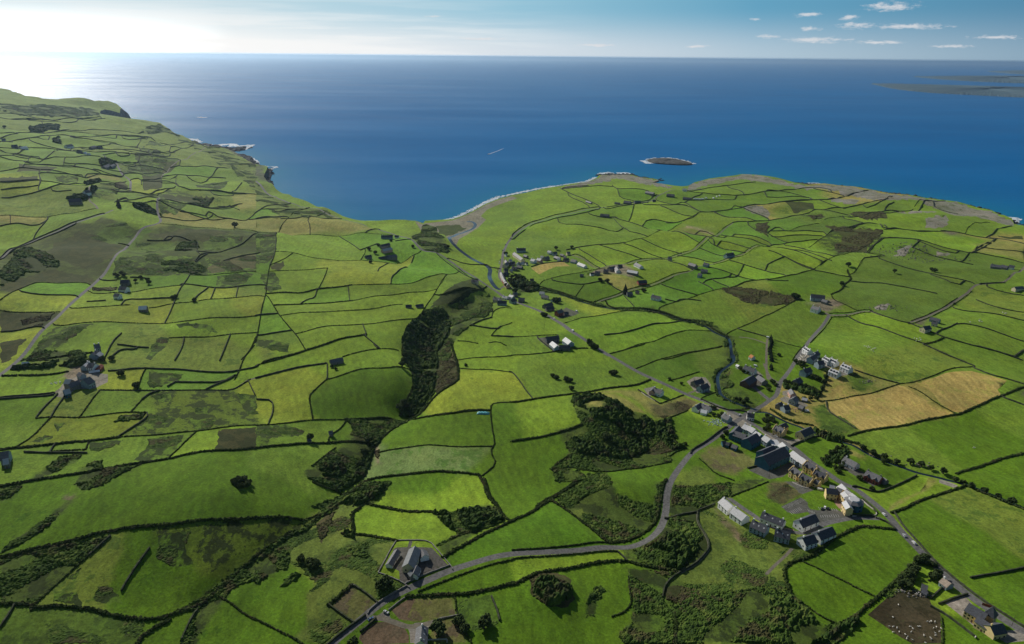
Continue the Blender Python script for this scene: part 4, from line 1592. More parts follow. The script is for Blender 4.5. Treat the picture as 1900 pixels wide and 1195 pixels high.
930,362 1000,358 9 4 pale pink w2 | farmhouse | house | pale pink house with light roof in the coast-road farm
960,385 1035,385 11 4.5 grey stone w1 | barn | barn | biggest grey barn at the bottom of the coast-road farm
905,400 975,398 6 3 slate grey | shed | shed | thin dark shed at the lowest edge of the coast-road farm
805,400 850,398 8 3.5 slate stone w1 | shed | shed | dark sheds in the small square yard left of the coast-road farm
1595,598 1640,610 8 4.5 slate cream c1,w2 | cottage | cottage | cream cottage beside the road above the bridge
1105,775 1150,778 6 2.5 slate stone | ruin | ruin | left ruined stone shed on the edge of the river bank field
1180,772 1235,770 6 2.5 slate stone | ruin | ruin | right ruined stone shed on the edge of the river bank field
@ D0
505,945 600,948 14 5 slate stone w2 | farmhouse | house | long dark farmhouse low on the left hillside by the looping lane
620,902 660,900 12 5 slate white w1 | house | house | dark-roofed white house on the looping hillside lane
760,695 800,690 12 5 slate stone | farmhouse | house | dark farmhouse beside the upper bend of the hill lane
810,700 840,695 10 4 slate grey | barn | barn | small dark barn beside the farmhouse at the upper hill-lane bend
480,548 530,550 14 5 grey white | house | house | pale house in the string of far hillside farms
570,595 600,598 12 5 slate grey | house | house | dark house left of the two bright white ones on the far hillside
615,602 635,604 12 5 white white | house | house | left one of two bright white houses on the far hillside
645,608 662,610 12 5 white white | house | house | right one of two bright white houses on the far hillside
665,555 700,553 12 5 slate stone | house | house | left dark house of the far pair right of the pale house
720,558 750,560 12 5 slate stone | house | house | right dark house of the far pair right of the pale house
80,542 125,544 14 5 slate stone | farmhouse | house | dark far farmhouse near the left edge of the hillside
140,548 190,548 12 4 white white | barn | barn | long white far barn right of the dark farmhouse at left
5,490 35,492 14 5 grey white | house | house | farthest left pale house near the photo's left edge
'''
# ------------------------------------------------------------------ heights of the land
def hp(s):
    a = np.array([list(map(float, t.split(','))) for t in s.split()]); return a
_h = np.vstack([hp(HPTS), hp(FARPTS)])
_x, _y = plane_hit(_h[:, 0], _h[:, 1], _h[:, 2])
def qc(x, y):
    y = np.maximum(np.asarray(y, float), 60.0); return np.asarray(x, float) / y, 1.3 * np.log(y)
_q = np.stack(qc(_x, _y), 1)
def _phi(r2): return 0.5 * r2 * np.log(np.maximum(r2, 1e-12))
_n = len(_q)
_A = _phi(((_q[:, None] - _q[None]) ** 2).sum(-1)) + np.eye(_n) * 2e-4
_P = np.hstack([np.ones((_n, 1)), _q])
_S = np.block([[_A, _P], [_P.T, np.zeros((3, 3))]])
_w = np.linalg.solve(_S, np.concatenate([_h[:, 2], np.zeros(3)]))
GU = np.linspace(-1.6, 1.6, 560); GV = np.linspace(1.3 * math.log(60), 1.3 * math.log(9000), 560)
_gu, _gv = np.meshgrid(GU, GV, indexing='ij'); _g = np.stack([_gu.ravel(), _gv.ravel()], 1)
_t = np.empty(len(_g))
for k in range(0, len(_g), 40000):
    b = _g[k:k + 40000]; _t[k:k + 40000] = _phi(((b[:, None] - _q[None]) ** 2).sum(-1)) @ _w[:_n] + _w[_n] + b @ _w[_n + 1:]
TAB = np.clip(_t.reshape(560, 560), 0.3, 230)
def hbase(x, y):
    u, v = qc(x, y)
    fu = np.clip((u - GU[0]) / (GU[1] - GU[0]), 0, 558.99); fv = np.clip((v - GV[0]) / (GV[1] - GV[0]), 0, 558.99)
    i = fu.astype(int); j = fv.astype(int); a = fu - i; b = fv - j
    return (TAB[i, j] * (1 - a) * (1 - b) + TAB[i + 1, j] * a * (1 - b) + TAB[i, j + 1] * (1 - a) * b + TAB[i + 1, j + 1] * a * b)
def ground_hit(px, py, dz=0.0):
    px = np.atleast_1d(np.asarray(px, float)); py = np.atleast_1d(np.asarray(py, float)); dz = np.broadcast_to(dz, px.shape)
    d = rays(px, py); d[:, 2] = np.minimum(d[:, 2], -0.004)
    zs = np.arange(232, -4, -2.0)
    t = (zs[None] - CAMZ) / d[:, 2:3]
    X = d[:, 0:1] * t; Y = d[:, 1:2] * t
    above = zs[None] - (hbase(X, Y) + dz[:, None])
    k = np.argmax(above <= 0, axis=1); k = np.where((above <= 0).any(1), k, len(zs) - 1); k = np.maximum(k, 1)
    r = np.arange(len(px)); a0 = above[r, k - 1]; a1 = above[r, k]
    f = np.clip(a0 / np.maximum(a0 - a1, 1e-6), 0, 1)
    z = zs[k - 1] + (zs[k] - zs[k - 1]) * f; tt = (z - CAMZ) / d[:, 2]
    return d[:, 0] * tt, d[:, 1] * tt
def at(px, py, dz=0.0):
    x, y = ground_hit(px, py, dz); return float(x[0]), float(y[0])
def dens(pts, step, close=False):
    out = []; n = len(pts)
    for i in range(n if close else n - 1):
        a = pts[i]; b = pts[(i + 1) % n]; m = max(1, int(math.hypot(b[0] - a[0], b[1] - a[1]) / step))
        for k in range(m): out.append((a[0] + (b[0] - a[0]) * k / m, a[1] + (b[1] - a[1]) * k / m))
    if not close: out.append(pts[-1])
    return out
def smooth(pts, it=2):
    for _ in range(it):
        q = [pts[0]]
        for a, b in zip(pts, pts[1:]):
            q += [(a[0] * .75 + b[0] * .25, a[1] * .75 + b[1] * .25), (a[0] * .25 + b[0] * .75, a[1] * .25 + b[1] * .75)]
        q.append(pts[-1]); pts = q
    return pts
def drape(pts):
    p = np.array(pts); x, y = ground_hit(p[:, 0], p[:, 1]); return np.stack([x, y], 1)
def segdist(P, line):
    a = line[:-1]; b = line[1:]; ab = b - a; L2 = np.maximum((ab ** 2).sum(1), 1e-9)
    out = np.full(len(P), 1e9)
    lo = line.min(0) - 120; hi = line.max(0) + 120
    m = np.where(((P >= lo) & (P <= hi)).all(1))[0]
    for k in range(0, len(m), 20000):
        q = P[m[k:k + 20000]]; ap = q[:, None] - a[None]
        t = np.clip((ap * ab[None]).sum(-1) / L2[None], 0, 1)
        dd = ap - t[..., None] * ab[None]; out[m[k:k + 20000]] = np.sqrt((dd ** 2).sum(-1).min(1))
    return out
def inpoly(P, poly):
    x, y = P[:, 0], P[:, 1]; c = np.zeros(len(P), bool); n = len(poly)
    for i in range(n):
        x1, y1 = poly[i]; x2, y2 = poly[i - 1]
        if y1 == y2: continue
        c ^= ((y1 > y) != (y2 > y)) & (x < (x2 - x1) * (y - y1) / (y2 - y1) + x1)
    return c
river_lines = [(w, drape(dens(smooth(path(s)), 8))) for w, s in RIVERS]
GORGE = [(drape(dens(smooth(path('C1 1700,700 1600,740 1480,800 1350,900 1280,1000 1230,1100 B1 1230,50 1240,200 1230,300 1150,420')), 10)), 13.0, 26.0),
         (drape(dens(smooth(path('B1 1150,420 1000,560 870,700 790,860 700,1000 560,1130 A1 420,250 280,360 100,500 A0 1800,640 1500,870')), 10)), 3.5, 11.0)]
_wd = np.random.default_rng(11); _wa = _wd.uniform(0, 6.283, 18); _wl = np.geomspace(45, 330, 18); _wp = _wd.uniform(0, 6.283, 18)
def waves(x, y):
    """gentle swells of many bearings and lengths, so no pattern repeats"""
    wx = x + 22 * np.sin(y / 91 + 1.7 * np.sin(x / 140)); wy = y + 22 * np.sin(x / 77 + 1.3 * np.sin(y / 120)); s = 0
    for a, l, p in zip(_wa, _wl, _wp): s = s + l * .0040 * np.sin((wx * math.cos(a) + wy * math.sin(a)) * 6.283 / l + p)
    return s
# swells and hollows one can see from the air: pixel, height, radius in metres
BUMPS = [(1150, 915, 6, 28), (1110, 760, 7, 35), (1180, 820, -4, 40), (1025, 1105, 5, 20), (800, 425, 8, 45), (860, 545, 9, 35), (200, 960, 7, 70), (400, 900, 8, 60),
         (660, 770, -5, 35), (1520, 655, -3, 30), (1460, 610, 3, 22), (1700, 500, 4, 40), (225, 395, 8, 40), (270, 375, 6, 40), (1450, 530, 3, 40), (1060, 430, 3, 50),
         (330, 980, 5, 50), (950, 870, 3, 35), (1250, 1015, 4, 22), (1400, 1120, 5, 40), (600, 860, -4, 30), (700, 690, 4, 40), (940, 1040, 4, 30), (1060, 990, 4, 35), (190, 355, 8, 70)]
BUMPS = [(*at(a, b), c, r_) for a, b, c, r_ in BUMPS]
def H(x, y):
    x = np.atleast_1d(np.asarray(x, float)); y = np.atleast_1d(np.asarray(y, float))
    h = hbase(x, y); damp = np.clip((h - 3) / 10, 0, 1)
    far = np.clip(np.hypot(x, y) / 900, 0.8, 1.8)
    h = h + waves(x, y) * damp * far
    for bx, by, c, r_ in BUMPS: h = h + c * np.exp(-((x - bx) ** 2 + (y - by) ** 2) / r_ ** 2)
    P = np.stack([x, y], 1)
    for ln, dep, wd in GORGE: h = h - dep * np.exp(-(segdist(P, ln) / wd) ** 2)
    for w, ln in river_lines: h = h - np.minimum(1.8, h * 0.5) * np.exp(-(segdist(P, ln) / (w * 0.9)) ** 2)
    return np.maximum(h, 0.25)
def hz(x, y): return float(H(x, y)[0])

# ------------------------------------------------------------------ outline of the land (seen coast, then round behind)
COAST = [(-250, 146, 200), (-120, 156, 190)] + [tuple(map(float, t.split(','))) for t in
 '''0,165,180 20,169,170 50,178,155 80,181,148 113,181,140 145,184,128 176,188,118 200,188,112 216,189,107 222,193,95 230,205,42 242,220,2 239,223,2 228,209,40 220,196,100 204,195.5,103 192,195.5,104 186,197,104 184,205,92
 188,216,64 206,219,60 222,222,58 240,225,58 262,225.5,62 280,226,66 296,228,66 305,237,52 325,247,42 340,252,36 351,258,31 369,267,24 385,272,18 402,275,14 415,277,7 427,279,2 437,283,1.5 445,287,1.5 452,294,2 464,300,8 475,307,12
 480,310,14 490,312,8 497,316,3 496,324,3 490,333,8 503,343,21 512,350,22 525,355,22 533,358,20 543,364,23 558,369,23 573,373,23 587,380,22 600,386,21 620,392,19 636,398,18 655,402,17 676,406,17 700,405.5,17 726,405,17 751,406,16 763,407,15 771,409,11 778,414,6 785,419,2
 789,414.5,.6 800,412.5,.6 814,410,.6 826,408.5,.6 839,407,.6 848,404,.6 857,401,.6 867,397,.6 877,392,.6 889,385,.6 902,378,.6 915,373,.6 927,368,.6 940,365,.6 950,362,.6
 975,358,1 1000,352,1 1020,348.5,1 1040,346,1 1060,342,1 1088,339,1 1100,335,1 1108,330,1 1114,323.5,1 1124,324.5,1 1132,322.5,1 1148,322,1.2 1160,323,1.2 1172,325.5,1.2 1188,331,1.2 1205,332,1.2 1219,333.5,1 1222,336,1 1210,340,1 1234,343.5,1 1251,346,1 1265,347,1 1277,345,1.2 1289,338.5,1.2 1301,336,1.2 1314,332.5,1.5 1339,330,1.5 1364,326.5,1.5 1377,323,1.5 1402,325,1.5 1425,328.5,1.5
 1450,334,1.5 1475,340.5,1.5 1500,344,1.5 1530,342,1.5 1560,346,1.5 1585,348,1.5 1615,353,1.5 1651,360,1.5 1688,363,1.5 1726,370,1.5 1751,374.5,1.5 1776,378,1.5 1796,383,1.5 1816,388,1.5 1828,390,1.2 1840,393,1.2 1852,401,1.2 1862,401.5,1 1877,408,1 1881,418,1 1900,421,1 1960,436,3 2100,450,8 2260,470,10'''.split()]
ca = np.array(COAST); cx, cy = plane_hit(ca[:, 0], ca[:, 1], ca[:, 2])
coast = np.stack([cx, cy], 1)
land_poly = np.vstack([coast, [[coast[-1][0] + 200, 600], [1500, -200], [-1500, -200], [-2600, 600], [coast[0][0] - 300, coast[0][1] - 800]]])

# ------------------------------------------------------------------ gather constraints and triangulate
V2 = []; ED = []; EB = []          # points, edges, blocks-the-fields flag
def addline(P, block, close=False):
    k = len(V2); V2.extend(map(tuple, P)); n = len(P)
    for i in range(n if close else n - 1): ED.append((k + i, k + (i + 1) % n)); EB.append(block)
cd = []                              # densify the coast
for a, b in zip(coast, coast[1:]):
    L_ = np.hypot(*(b - a)); m = max(1, int(L_ / max(4, 0.006 * np.hypot(*a))))
    for k in range(m):
        t = k / m; p = a + (b - a) * t; cd.append(p)
cd.append(coast[-1]); cd = np.array(cd)
land_poly = np.vstack([cd, land_poly[len(coast):]])
addline(land_poly, True, True)
lines = []
_raw = parse(LINES); _tg = [np.array(dens(p, 2.0)) for _, p in _raw] + [np.array(dens(path(s_), 2.0)) for _, _, s_ in ROADS]
def close_gap(i, end, prev):
    """walls run on until they meet the next wall or lane"""
    best = (1e9, None); dx_, dy_ = end[0] - prev[0], end[1] - prev[1]; n_ = math.hypot(dx_, dy_) + 1e-6
    for j, T in enumerate(_tg):
        if j == i: continue
        v = T - np.array(end); d = np.hypot(v[:, 0], v[:, 1] * 1.5); ahead = (v[:, 0] * dx_ + v[:, 1] * dy_) / (n_ * np.maximum(np.hypot(v[:, 0], v[:, 1]), 1e-6)); d = np.where(ahead > .55, d, 1e9); k = int(np.argmin(d))
        if d[k] < best[0]: best = (d[k], tuple(T[k]))
    return best[1] if 1.5 < best[0] < (20 if end[1] < 620 else 9) else None
_new = []
for i, (kind, pts) in enumerate(_raw):
    pts = list(pts); a_ = close_gap(i, pts[-1], pts[-2]); b2_ = close_gap(i, pts[0], pts[1])
    if a_: pts.append(a_)
    if b2_: pts.insert(0, b2_)
    _new.append((kind, pts))
for kind, pts in _new:
    P = drape(dens(smooth(pts, 1), 9)); lines.append((kind, pts, P)); addline(P, True)
def offset(P, w):
    t = np.gradient(P, axis=0); t /= np.maximum(np.hypot(t[:, 0], t[:, 1])[:, None], 1e-9); n = np.stack([-t[:, 1], t[:, 0]], 1)
    return P + n * w, P - n * w
roads = []
for name, w, s in ROADS:
    P = drape(dens(smooth(path(s)), 7)); roads.append((name, w, P))
    for q in offset(P, w / 2): addline(q, True)
for w, P in river_lines:
    for q in offset(P, w / 2): addline(q, True)
NATURAL = ('rough', 'roughlight', 'roughbrown', 'roughgreen', 'rush', 'moor', 'darkscrub', 'brownscrub', 'limestone', 'shadebank', 'cliffrock', 'earthstrip', 'tanline', 'mudpatch', 'earthgrass')
regions = []
for kind, pts in parse(REGIONS):
    nat = kind in NATURAL
    d = dens(pts, 4.5 if nat else 14, True)
    if nat: d = [(a + random.gauss(0, 1.8), b + random.gauss(0, 1.0)) for a, b in d]
    P = drape(d); regions.append((kind, P)); addline(P, False, True)
# lattice of terrain points, even on the photograph, so near land is fine and far land coarse
gx, gy = np.meshgrid(np.arange(-260, 2170, 8.0), np.concatenate([np.arange(130, 230, 3.0), np.arange(230, 420, 4.5), np.arange(420, 1560, 7.5)]))
gx = gx.ravel() + RNG.uniform(-2.5, 2.5, gx.size); gy = gy.ravel() + RNG.uniform(-1, 1, gy.size)
lx, ly = ground_hit(gx, gy)
LP = np.stack([lx, ly], 1)
LP = LP[inpoly(LP, land_poly) & (np.hypot(lx, ly) < 9000)]
back = np.array([(x, y) for x in np.arange(-2500, 1500, 120.0) for y in np.arange(-180, 2400, 120.0)])
bkx, bky = to_px(back[:, 0], np.maximum(back[:, 1], 5), np.full(len(back), 40.0))
back = back[inpoly(back, land_poly) & ((bkx < -280) | (bkx > 2200) | (bky > 1560) | (back[:, 1] < 10))]
V2.extend(map(tuple, LP)); V2.extend(map(tuple, back))
res = geometry.delaunay_2d_cdt([Vector(v) for v in V2], ED, [], 0, 0.02, True)
TV = np.array([tuple(v) for v in res[0]]); TE = np.array(res[1]); TF = np.array([tuple(f) for f in res[2]])
print('terrain', len(TV), len(TF))
cen = TV[TF].mean(1)
keep = inpoly(cen, land_poly); TF = TF[keep]; cen = cen[keep]
TZ = H(TV[:, 0], TV[:, 1])
# the very edge of the land follows the surveyed heights
cz = np.interp(np.arange(len(cd)), np.arange(len(cd)), np.zeros(len(cd)))
eb = {}
for (a, b), src in zip(res[1], res[4]):
    if any(EB[s] for s in src if s < len(EB)): eb[(a, b) if a < b else (b, a)] = True
cpx, cpy = to_px(cen[:, 0], cen[:, 1], TZ[TF].mean(1))
# adjacency
E3 = np.vstack([TF[:, [0, 1]], TF[:, [1, 2]], TF[:, [2, 0]]]); E3.sort(1)
fid = np.tile(np.arange(len(TF)), 3); key = E3[:, 0].astype(np.int64) * (len(TV) + 1) + E3[:, 1]
o_ = np.argsort(key, kind='stable'); ks = key[o_]; fs = fid[o_]; es = E3[o_]
same = np.where(ks[1:] == ks[:-1])[0]
adj = [[] for _ in range(len(TF))]
cp2 = np.stack([cpx, cpy * 1.6], 1)
for i in same:
    a, b = int(fs[i]), int(fs[i + 1]); c = float(np.hypot(*(cp2[a] - cp2[b])))
    if (int(es[i][0]), int(es[i][1])) in eb: c += 300.0
    adj[a].append((b, c)); adj[b].append((a, c))
seeds = [(k, p[0]) for k, p in parse(SEEDS)]
lab = np.full(len(TF), -1); dist = np.full(len(TF), 1e18); hq = []
for s, (k, (sx_, sy_)) in enumerate(seeds):
    f = int(np.argmin((cpx - sx_) ** 2 + (1.6 * (cpy - sy_)) ** 2)); dist[f] = 0; lab[f] = s; heapq.heappush(hq, (0.0, f))
while hq:
    d0, f = heapq.heappop(hq)
    if d0 > dist[f]: continue
    for g, c in adj[f]:
        nd = d0 + c
        if nd < dist[g]: dist[g] = nd; lab[g] = lab[f]; heapq.heappush(hq, (nd, g))
# fields without a mark of their own keep a tint of their own: components between blocked edges
comp = np.full(len(TF), -1); nc = 0
for f in range(len(TF)):
    if comp[f] >= 0: continue
    st = [f]; comp[f] = nc
    while st:
        g = st.pop()
        for q, c in adj[g]:
            if c < 300 and comp[q] < 0: comp[q] = nc; st.append(q)
    nc += 1
# kind: base colour, mottle colour, mottle share, fine-noise strength
KIND = {
 'bright': ((.118, .222, .014), (.090, .165, .011), .22), 'lushdim': ((.060, .140, .006), (.042, .100, .005), .26), 'green': ((.094, .185, .016), (.072, .135, .012), .32),  # second kind: deep green grass, darkened further to stand in for lens vignetting
 'yellow': ((.170, .25, .020), (.105, .155, .012), .32), 'dull': ((.112, .180, .022), (.066, .112, .015), .40), 'pale': ((.11, .19, .05), (.07, .14, .025), .45),
 'rushy': ((.085, .150, .013), (.022, .036, .009), .50), 'tangrass': ((.22, .215, .055), (.13, .155, .028), .38), 'hay2': ((.30, .25, .075), (.22, .22, .05), .42), 'hay': ((.36, .275, .085), (.27, .24, .06), .42),
 'moorish': ((.056, .080, .016), (.028, .036, .011), .5), 'moor': ((.040, .038, .015), (.016, .019, .008), .5), 'rush': ((.024, .042, .010), (.080, .145, .014), .47),
 'rough': ((.062, .100, .017), (.024, .038, .010), .5), 'roughlight': ((.110, .155, .026), (.055, .085, .016), .42), 'roughgreen': ((.078, .14, .017), (.042, .078, .012), .45),
 'roughbrown': ((.10, .085, .04), (.055, .055, .025), .5), 'brownscrub': ((.056, .050, .024), (.032, .038, .013), .5), 'darkscrub': ((.018, .026, .010), (.017, .024, .010), .45),
 'shadebank': ((.038, .052, .018), (.020, .030, .011), .5), 'limestone': ((.20, .185, .17), (.085, .085, .06), .42), 'beachsand': ((.20, .18, .15), (.12, .11, .10), .4),  # first kind: hill shadow on the bank faces, painted as dark ground
 'cliffrock': ((.075, .072, .062), (.03, .032, .028), .45), 'mud': ((.050, .040, .025), (.024, .019, .012), .5), 'mudpatch': ((.12, .10, .08), (.07, .06, .05), .4), 'farmmud': ((.20, .16, .12), (.10, .085, .065), .45),
 'dirtfield': ((.12, .085, .055), (.08, .062, .04), .4), 'earthgrass': ((.13, .135, .04), (.10, .08, .045), .45), 'earthstrip': ((.13, .105, .065), (.075, .07, .035), .4), 'tanline': ((.26, .22, .13), (.17, .16, .08), .3),
 'tarmac': ((.085, .083, .08), (.065, .064, .062), .4), 'carpark': ((.085, .084, .084), (.07, .07, .07), .4), 'gravelyard': ((.22, .205, .18), (.15, .14, .125), .4), 'pinkpave': ((.36, .24, .18), (.30, .20, .155), .4),
}
kinds = list(KIND); kidx = np.array([kinds.index(seeds[l][0]) if l >= 0 else 0 for l in lab])
rt = RNG.uniform(-1, 1, (nc, 2)); tint = rt[comp]
field_kind = kidx.copy()
for kind, P in regions:
    m = inpoly(cen, P); kidx[m] = kinds.index(kind); tint[m] = 0.0
# roads and rivers are cut out of the same sheet
own = np.full(len(TF), -1)
for k, (name, w, P) in enumerate(roads):
    m = (segdist(cen, P) < w / 2) & (own < 0); own[m] = k
for k, (w, P) in enumerate(river_lines):
    m = (segdist(cen, P) < w / 2); own[m] = 1000 + k
isk = lambda *ks: np.isin(kidx, [kinds.index(q) for q in ks])
paved = isk('tarmac', 'carpark', 'gravelyard') & (own < 0); pinkm = isk('pinkpave') & (own < 0)

# ------------------------------------------------------------------ mesh helpers
def mesh_np(name, verts, faces, mat=None, parent=None, smooth=False, link=True):
    me = bpy.data.meshes.new(name); verts = np.asarray(verts, np.float32)
    if isinstance(faces, np.ndarray) and faces.ndim == 2:
        n, c = faces.shape; loops = faces.ravel().astype(np.int32); start = np.arange(n, dtype=np.int32) * c; tot = np.full(n, c, np.int32)
    else:
        tot = np.array([len(f) for f in faces], np.int32); loops = np.array([i for f in faces for i in f], np.int32); start = np.concatenate([[0], np.cumsum(tot)[:-1]]).astype(np.int32); n = len(tot)
    me.vertices.add(len(verts)); me.vertices.foreach_set('co', verts.ravel())
    me.loops.add(len(loops)); me.loops.foreach_set('vertex_index', loops)
    me.polygons.add(n); me.polygons.foreach_set('loop_start', start); me.polygons.foreach_set('loop_total', tot)
    me.update(calc_edges=True); me.validate()
    me.polygons.foreach_set('use_smooth', np.full(len(me.polygons), bool(smooth)))
    if mat: me.materials.append(mat)
    o = bpy.data.objects.new(name, me)
    if link: COL.objects.link(o)
    if parent: o.parent = parent
    return o
def structure(o): o['kind'] = 'structure'; return o
CRISP = ('rush', 'moor', 'darkscrub', 'brownscrub', 'limestone', 'hay', 'mud', 'pinkpave', 'shadebank', 'beachsand', 'dirtfield')
BG = np.array([k + 1 if q in CRISP else 0 for k, q in enumerate(kinds)])
def face_attr(o, name, arr, fidx):   # colours blend across open ground, and stop dead at walls, roads and hedges
    a = o.data.color_attributes.new(name, 'FLOAT_COLOR', 'CORNER'); f = TF[fidx]; cp_ = comp[fidx]
    ky = (f.astype(np.int64) * (nc + 1) + cp_[:, None]) * 64 + BG[kidx[fidx]][:, None]; u, inv = np.unique(ky.ravel(), return_inverse=True); inv = inv.reshape(-1)
    wsum = np.bincount(inv, minlength=len(u)); C = np.stack([np.bincount(inv, np.repeat(arr[:, i], 3), len(u)) / wsum for i in range(3)], 1)[inv]
    c = np.hstack([C, np.ones((len(C), 1))]).astype(np.float32); a.data.foreach_set('color', c.ravel())
def sub(mask):
    f = TF[mask]; u, inv = np.unique(f, return_inverse=True); inv = inv.reshape(-1)
    return np.column_stack([TV[u], TZ[u]]), inv.reshape(f.shape)

# ------------------------------------------------------------------ materials
def newmat(name, rough=0.9, spec=0.2):
    m = bpy.data.materials.new(name); m.use_nodes = True; b = m.node_tree.nodes['Principled BSDF']
    b.inputs['Roughness'].default_value = rough; b.inputs['Specular IOR Level'].default_value = spec
    return m, m.node_tree, b
def pos(nt, sx=1, sy=1, sz=1):
    g = N(nt, 'ShaderNodeNewGeometry'); mp = N(nt, 'ShaderNodeVectorMath', operation='MULTIPLY'); mp.inputs[1].default_value = (sx, sy, sz)
    L(nt, g.outputs['Position'], mp.inputs[0]); return mp.outputs[0]
def noise(nt, vec, scale, detail=4, rough=0.6):
    n = N(nt, 'ShaderNodeTexNoise', ins={'Scale': scale, 'Detail': detail, 'Roughness': rough}); L(nt, vec, n.inputs['Vector']); return n.outputs[0]
def maprange(nt, v, a, b, c, d):
    m = N(nt, 'ShaderNodeMapRange', clamp=True, ins={1: a, 2: b, 3: c, 4: d}); L(nt, v, m.inputs[0]); return m.outputs[0]
def mixc(nt, f, a, b, blend='MIX'):
    m = N(nt, 'ShaderNodeMix', data_type='RGBA', blend_type=blend)
    for s, v in ((0, f), (6, a), (7, b)):
        if isinstance(v, (int, float)): m.inputs[s].default_value = v
        elif isinstance(v, tuple): m.inputs[s].default_value = v + (1,)
        else: L(nt, v, m.inputs[s])
    return m.outputs[2]
def math_(nt, op, a, b):
    m = N(nt, 'ShaderNodeMath', operation=op)
    for i, v in ((0, a), (1, b)):
        if isinstance(v, (int, float)): m.inputs[i].default_value = v
        else: L(nt, v, m.inputs[i])
    return m.outputs[0]
gm, nt_, b_ = newmat('pasture and rough ground', 0.95, 0.1)
ca_ = N(nt_, 'ShaderNodeAttribute', attribute_name='ca'); cb_ = N(nt_, 'ShaderNodeAttribute', attribute_name='cb'); mp_ = N(nt_, 'ShaderNodeAttribute', attribute_name='mp')
sepm = N(nt_, 'ShaderNodeSeparateColor'); L(nt_, mp_.outputs['Color'], sepm.inputs[0])
p_ = pos(nt_)
n1 = noise(nt_, p_, 0.045, 9, 0.68); n2 = noise(nt_, p_, 0.55, 5, 0.75); n3 = noise(nt_, p_, 0.012, 4, 0.55); n4 = noise(nt_, pos(nt_, 1, .45, 1), 0.14, 6, 0.7)
# threshold of the mottle follows its share; a share of .5 covers half the ground
thr = math_(nt_, 'SUBTRACT', 0.73, math_(nt_, 'MULTIPLY', sepm.outputs[0], 0.46))
nn = math_(nt_, 'ADD', math_(nt_, 'MULTIPLY', n1, 0.58), math_(nt_, 'MULTIPLY', n4, 0.42))
dlt = math_(nt_, 'SUBTRACT', nn, thr)
msk = maprange(nt_, dlt, -0.018, 0.018, 0.0, 1.0)
base = mixc(nt_, msk, ca_.outputs['Color'], cb_.outputs['Color'])
v1 = maprange(nt_, n2, 0.28, 0.72, 0.52, 1.48); v2 = maprange(nt_, n3, 0.3, 0.7, 0.80, 1.20); v3 = maprange(nt_, n4, 0.3, 0.7, 0.66, 1.34)
hue = mixc(nt_, maprange(nt_, noise(nt_, p_, 0.02, 6, 0.65), 0.40, 0.62, 0.0, 1.0), (1.0, 1.0, 1.0), (1.14, 1.03, 1.0))
base = mixc(nt_, 1.0, base, hue, 'MULTIPLY')
# darker tufts of rush and thistle scattered through every sward
tuft = maprange(nt_, noise(nt_, p_, 0.28, 3, 0.6), 0.62, 0.68, 0.0, 0.55); patch = maprange(nt_, noise(nt_, p_, 0.016, 3, 0.5), 0.46, 0.60, 0.0, 1.0)
base = mixc(nt_, math_(nt_, 'MULTIPLY', tuft, patch), base, (.030, .050, .012))
# mowing and tractor lines: each field has its own bearing, carried in the G and B of 'mp'
g1 = N(nt_, 'ShaderNodeSeparateXYZ'); L(nt_, p_, g1.inputs[0]); ccos = math_(nt_, 'SUBTRACT', math_(nt_, 'MULTIPLY', sepm.outputs[1], 2.0), 1.0); csin = math_(nt_, 'SUBTRACT', math_(nt_, 'MULTIPLY', sepm.outputs[2], 2.0), 1.0)
along = math_(nt_, 'ADD', math_(nt_, 'MULTIPLY', g1.outputs[0], ccos), math_(nt_, 'MULTIPLY', g1.outputs[1], csin))
wob = math_(nt_, 'MULTIPLY', noise(nt_, p_, 0.008, 2, 0.5), 30.0)
st1 = math_(nt_, 'SINE', math_(nt_, 'MULTIPLY', math_(nt_, 'ADD', along, wob), 0.85), 0.0)
stn = maprange(nt_, noise(nt_, p_, 0.018, 4, 0.6), .42, .64, 0.0, .11)
vstripe = math_(nt_, 'ADD', 1.0, math_(nt_, 'MULTIPLY', st1, stn))
vv = math_(nt_, 'MULTIPLY', math_(nt_, 'MULTIPLY', math_(nt_, 'MULTIPLY', v1, v2), v3), vstripe)
cmb = N(nt_, 'ShaderNodeCombineColor'); [L(nt_, vv, cmb.inputs[i]) for i in range(3)]
L(nt_, mixc(nt_, 1.0, base, cmb.outputs[0], 'MULTIPLY'), b_.inputs['Base Color'])
bmp = N(nt_, 'ShaderNodeBump', ins={'Strength': 0.9, 'Distance': 1.2}); L(nt_, math_(nt_, 'ADD', nn, math_(nt_, 'MULTIPLY', n2, 0.35)), bmp.inputs['Height']); L(nt_, bmp.outputs[0], b_.inputs['Normal'])
b_.inputs['Sheen Weight'].default_value = .15; b_.inputs['Sheen Roughness'].default_value = .45; b_.inputs['Sheen Tint'].default_value = (.55, .75, .12, 1)   # light through the grass blades, seen towards the sun
def simple(name, col, rough=0.85, var=0.25, scale=0.6, spec=0.25, col2=None, bump=0.0):
    m, nt, b = newmat(name, rough, spec); p = pos(nt); n = noise(nt, p, scale, 4)
    c2 = col2 or tuple(c * (1 - var) for c in col); c1 = col if col2 else tuple(min(1, c * (1 + var * .6)) for c in col)
    L(nt, mixc(nt, maprange(nt, n, .35, .65, 0, 1), c1, c2), b.inputs['Base Color'])
    if bump:
        bm = N(nt, 'ShaderNodeBump', ins={'Strength': 0.6, 'Distance': bump}); L(nt, n, bm.inputs['Height']); L(nt, bm.outputs[0], b.inputs['Normal'])
    return m
M = {}
M['road'] = simple('worn tarmac', (.125, .122, .116), .9, .35, .5)
M['track'] = simple('gravel track', (.15, .135, .10), .95, .3, .4)
M['river'], nt, b = newmat('river water', 0.18, 0.5); b.inputs['Base Color'].default_value = (.010, .022, .035, 1); b.inputs['Specular IOR Level'].default_value = .12
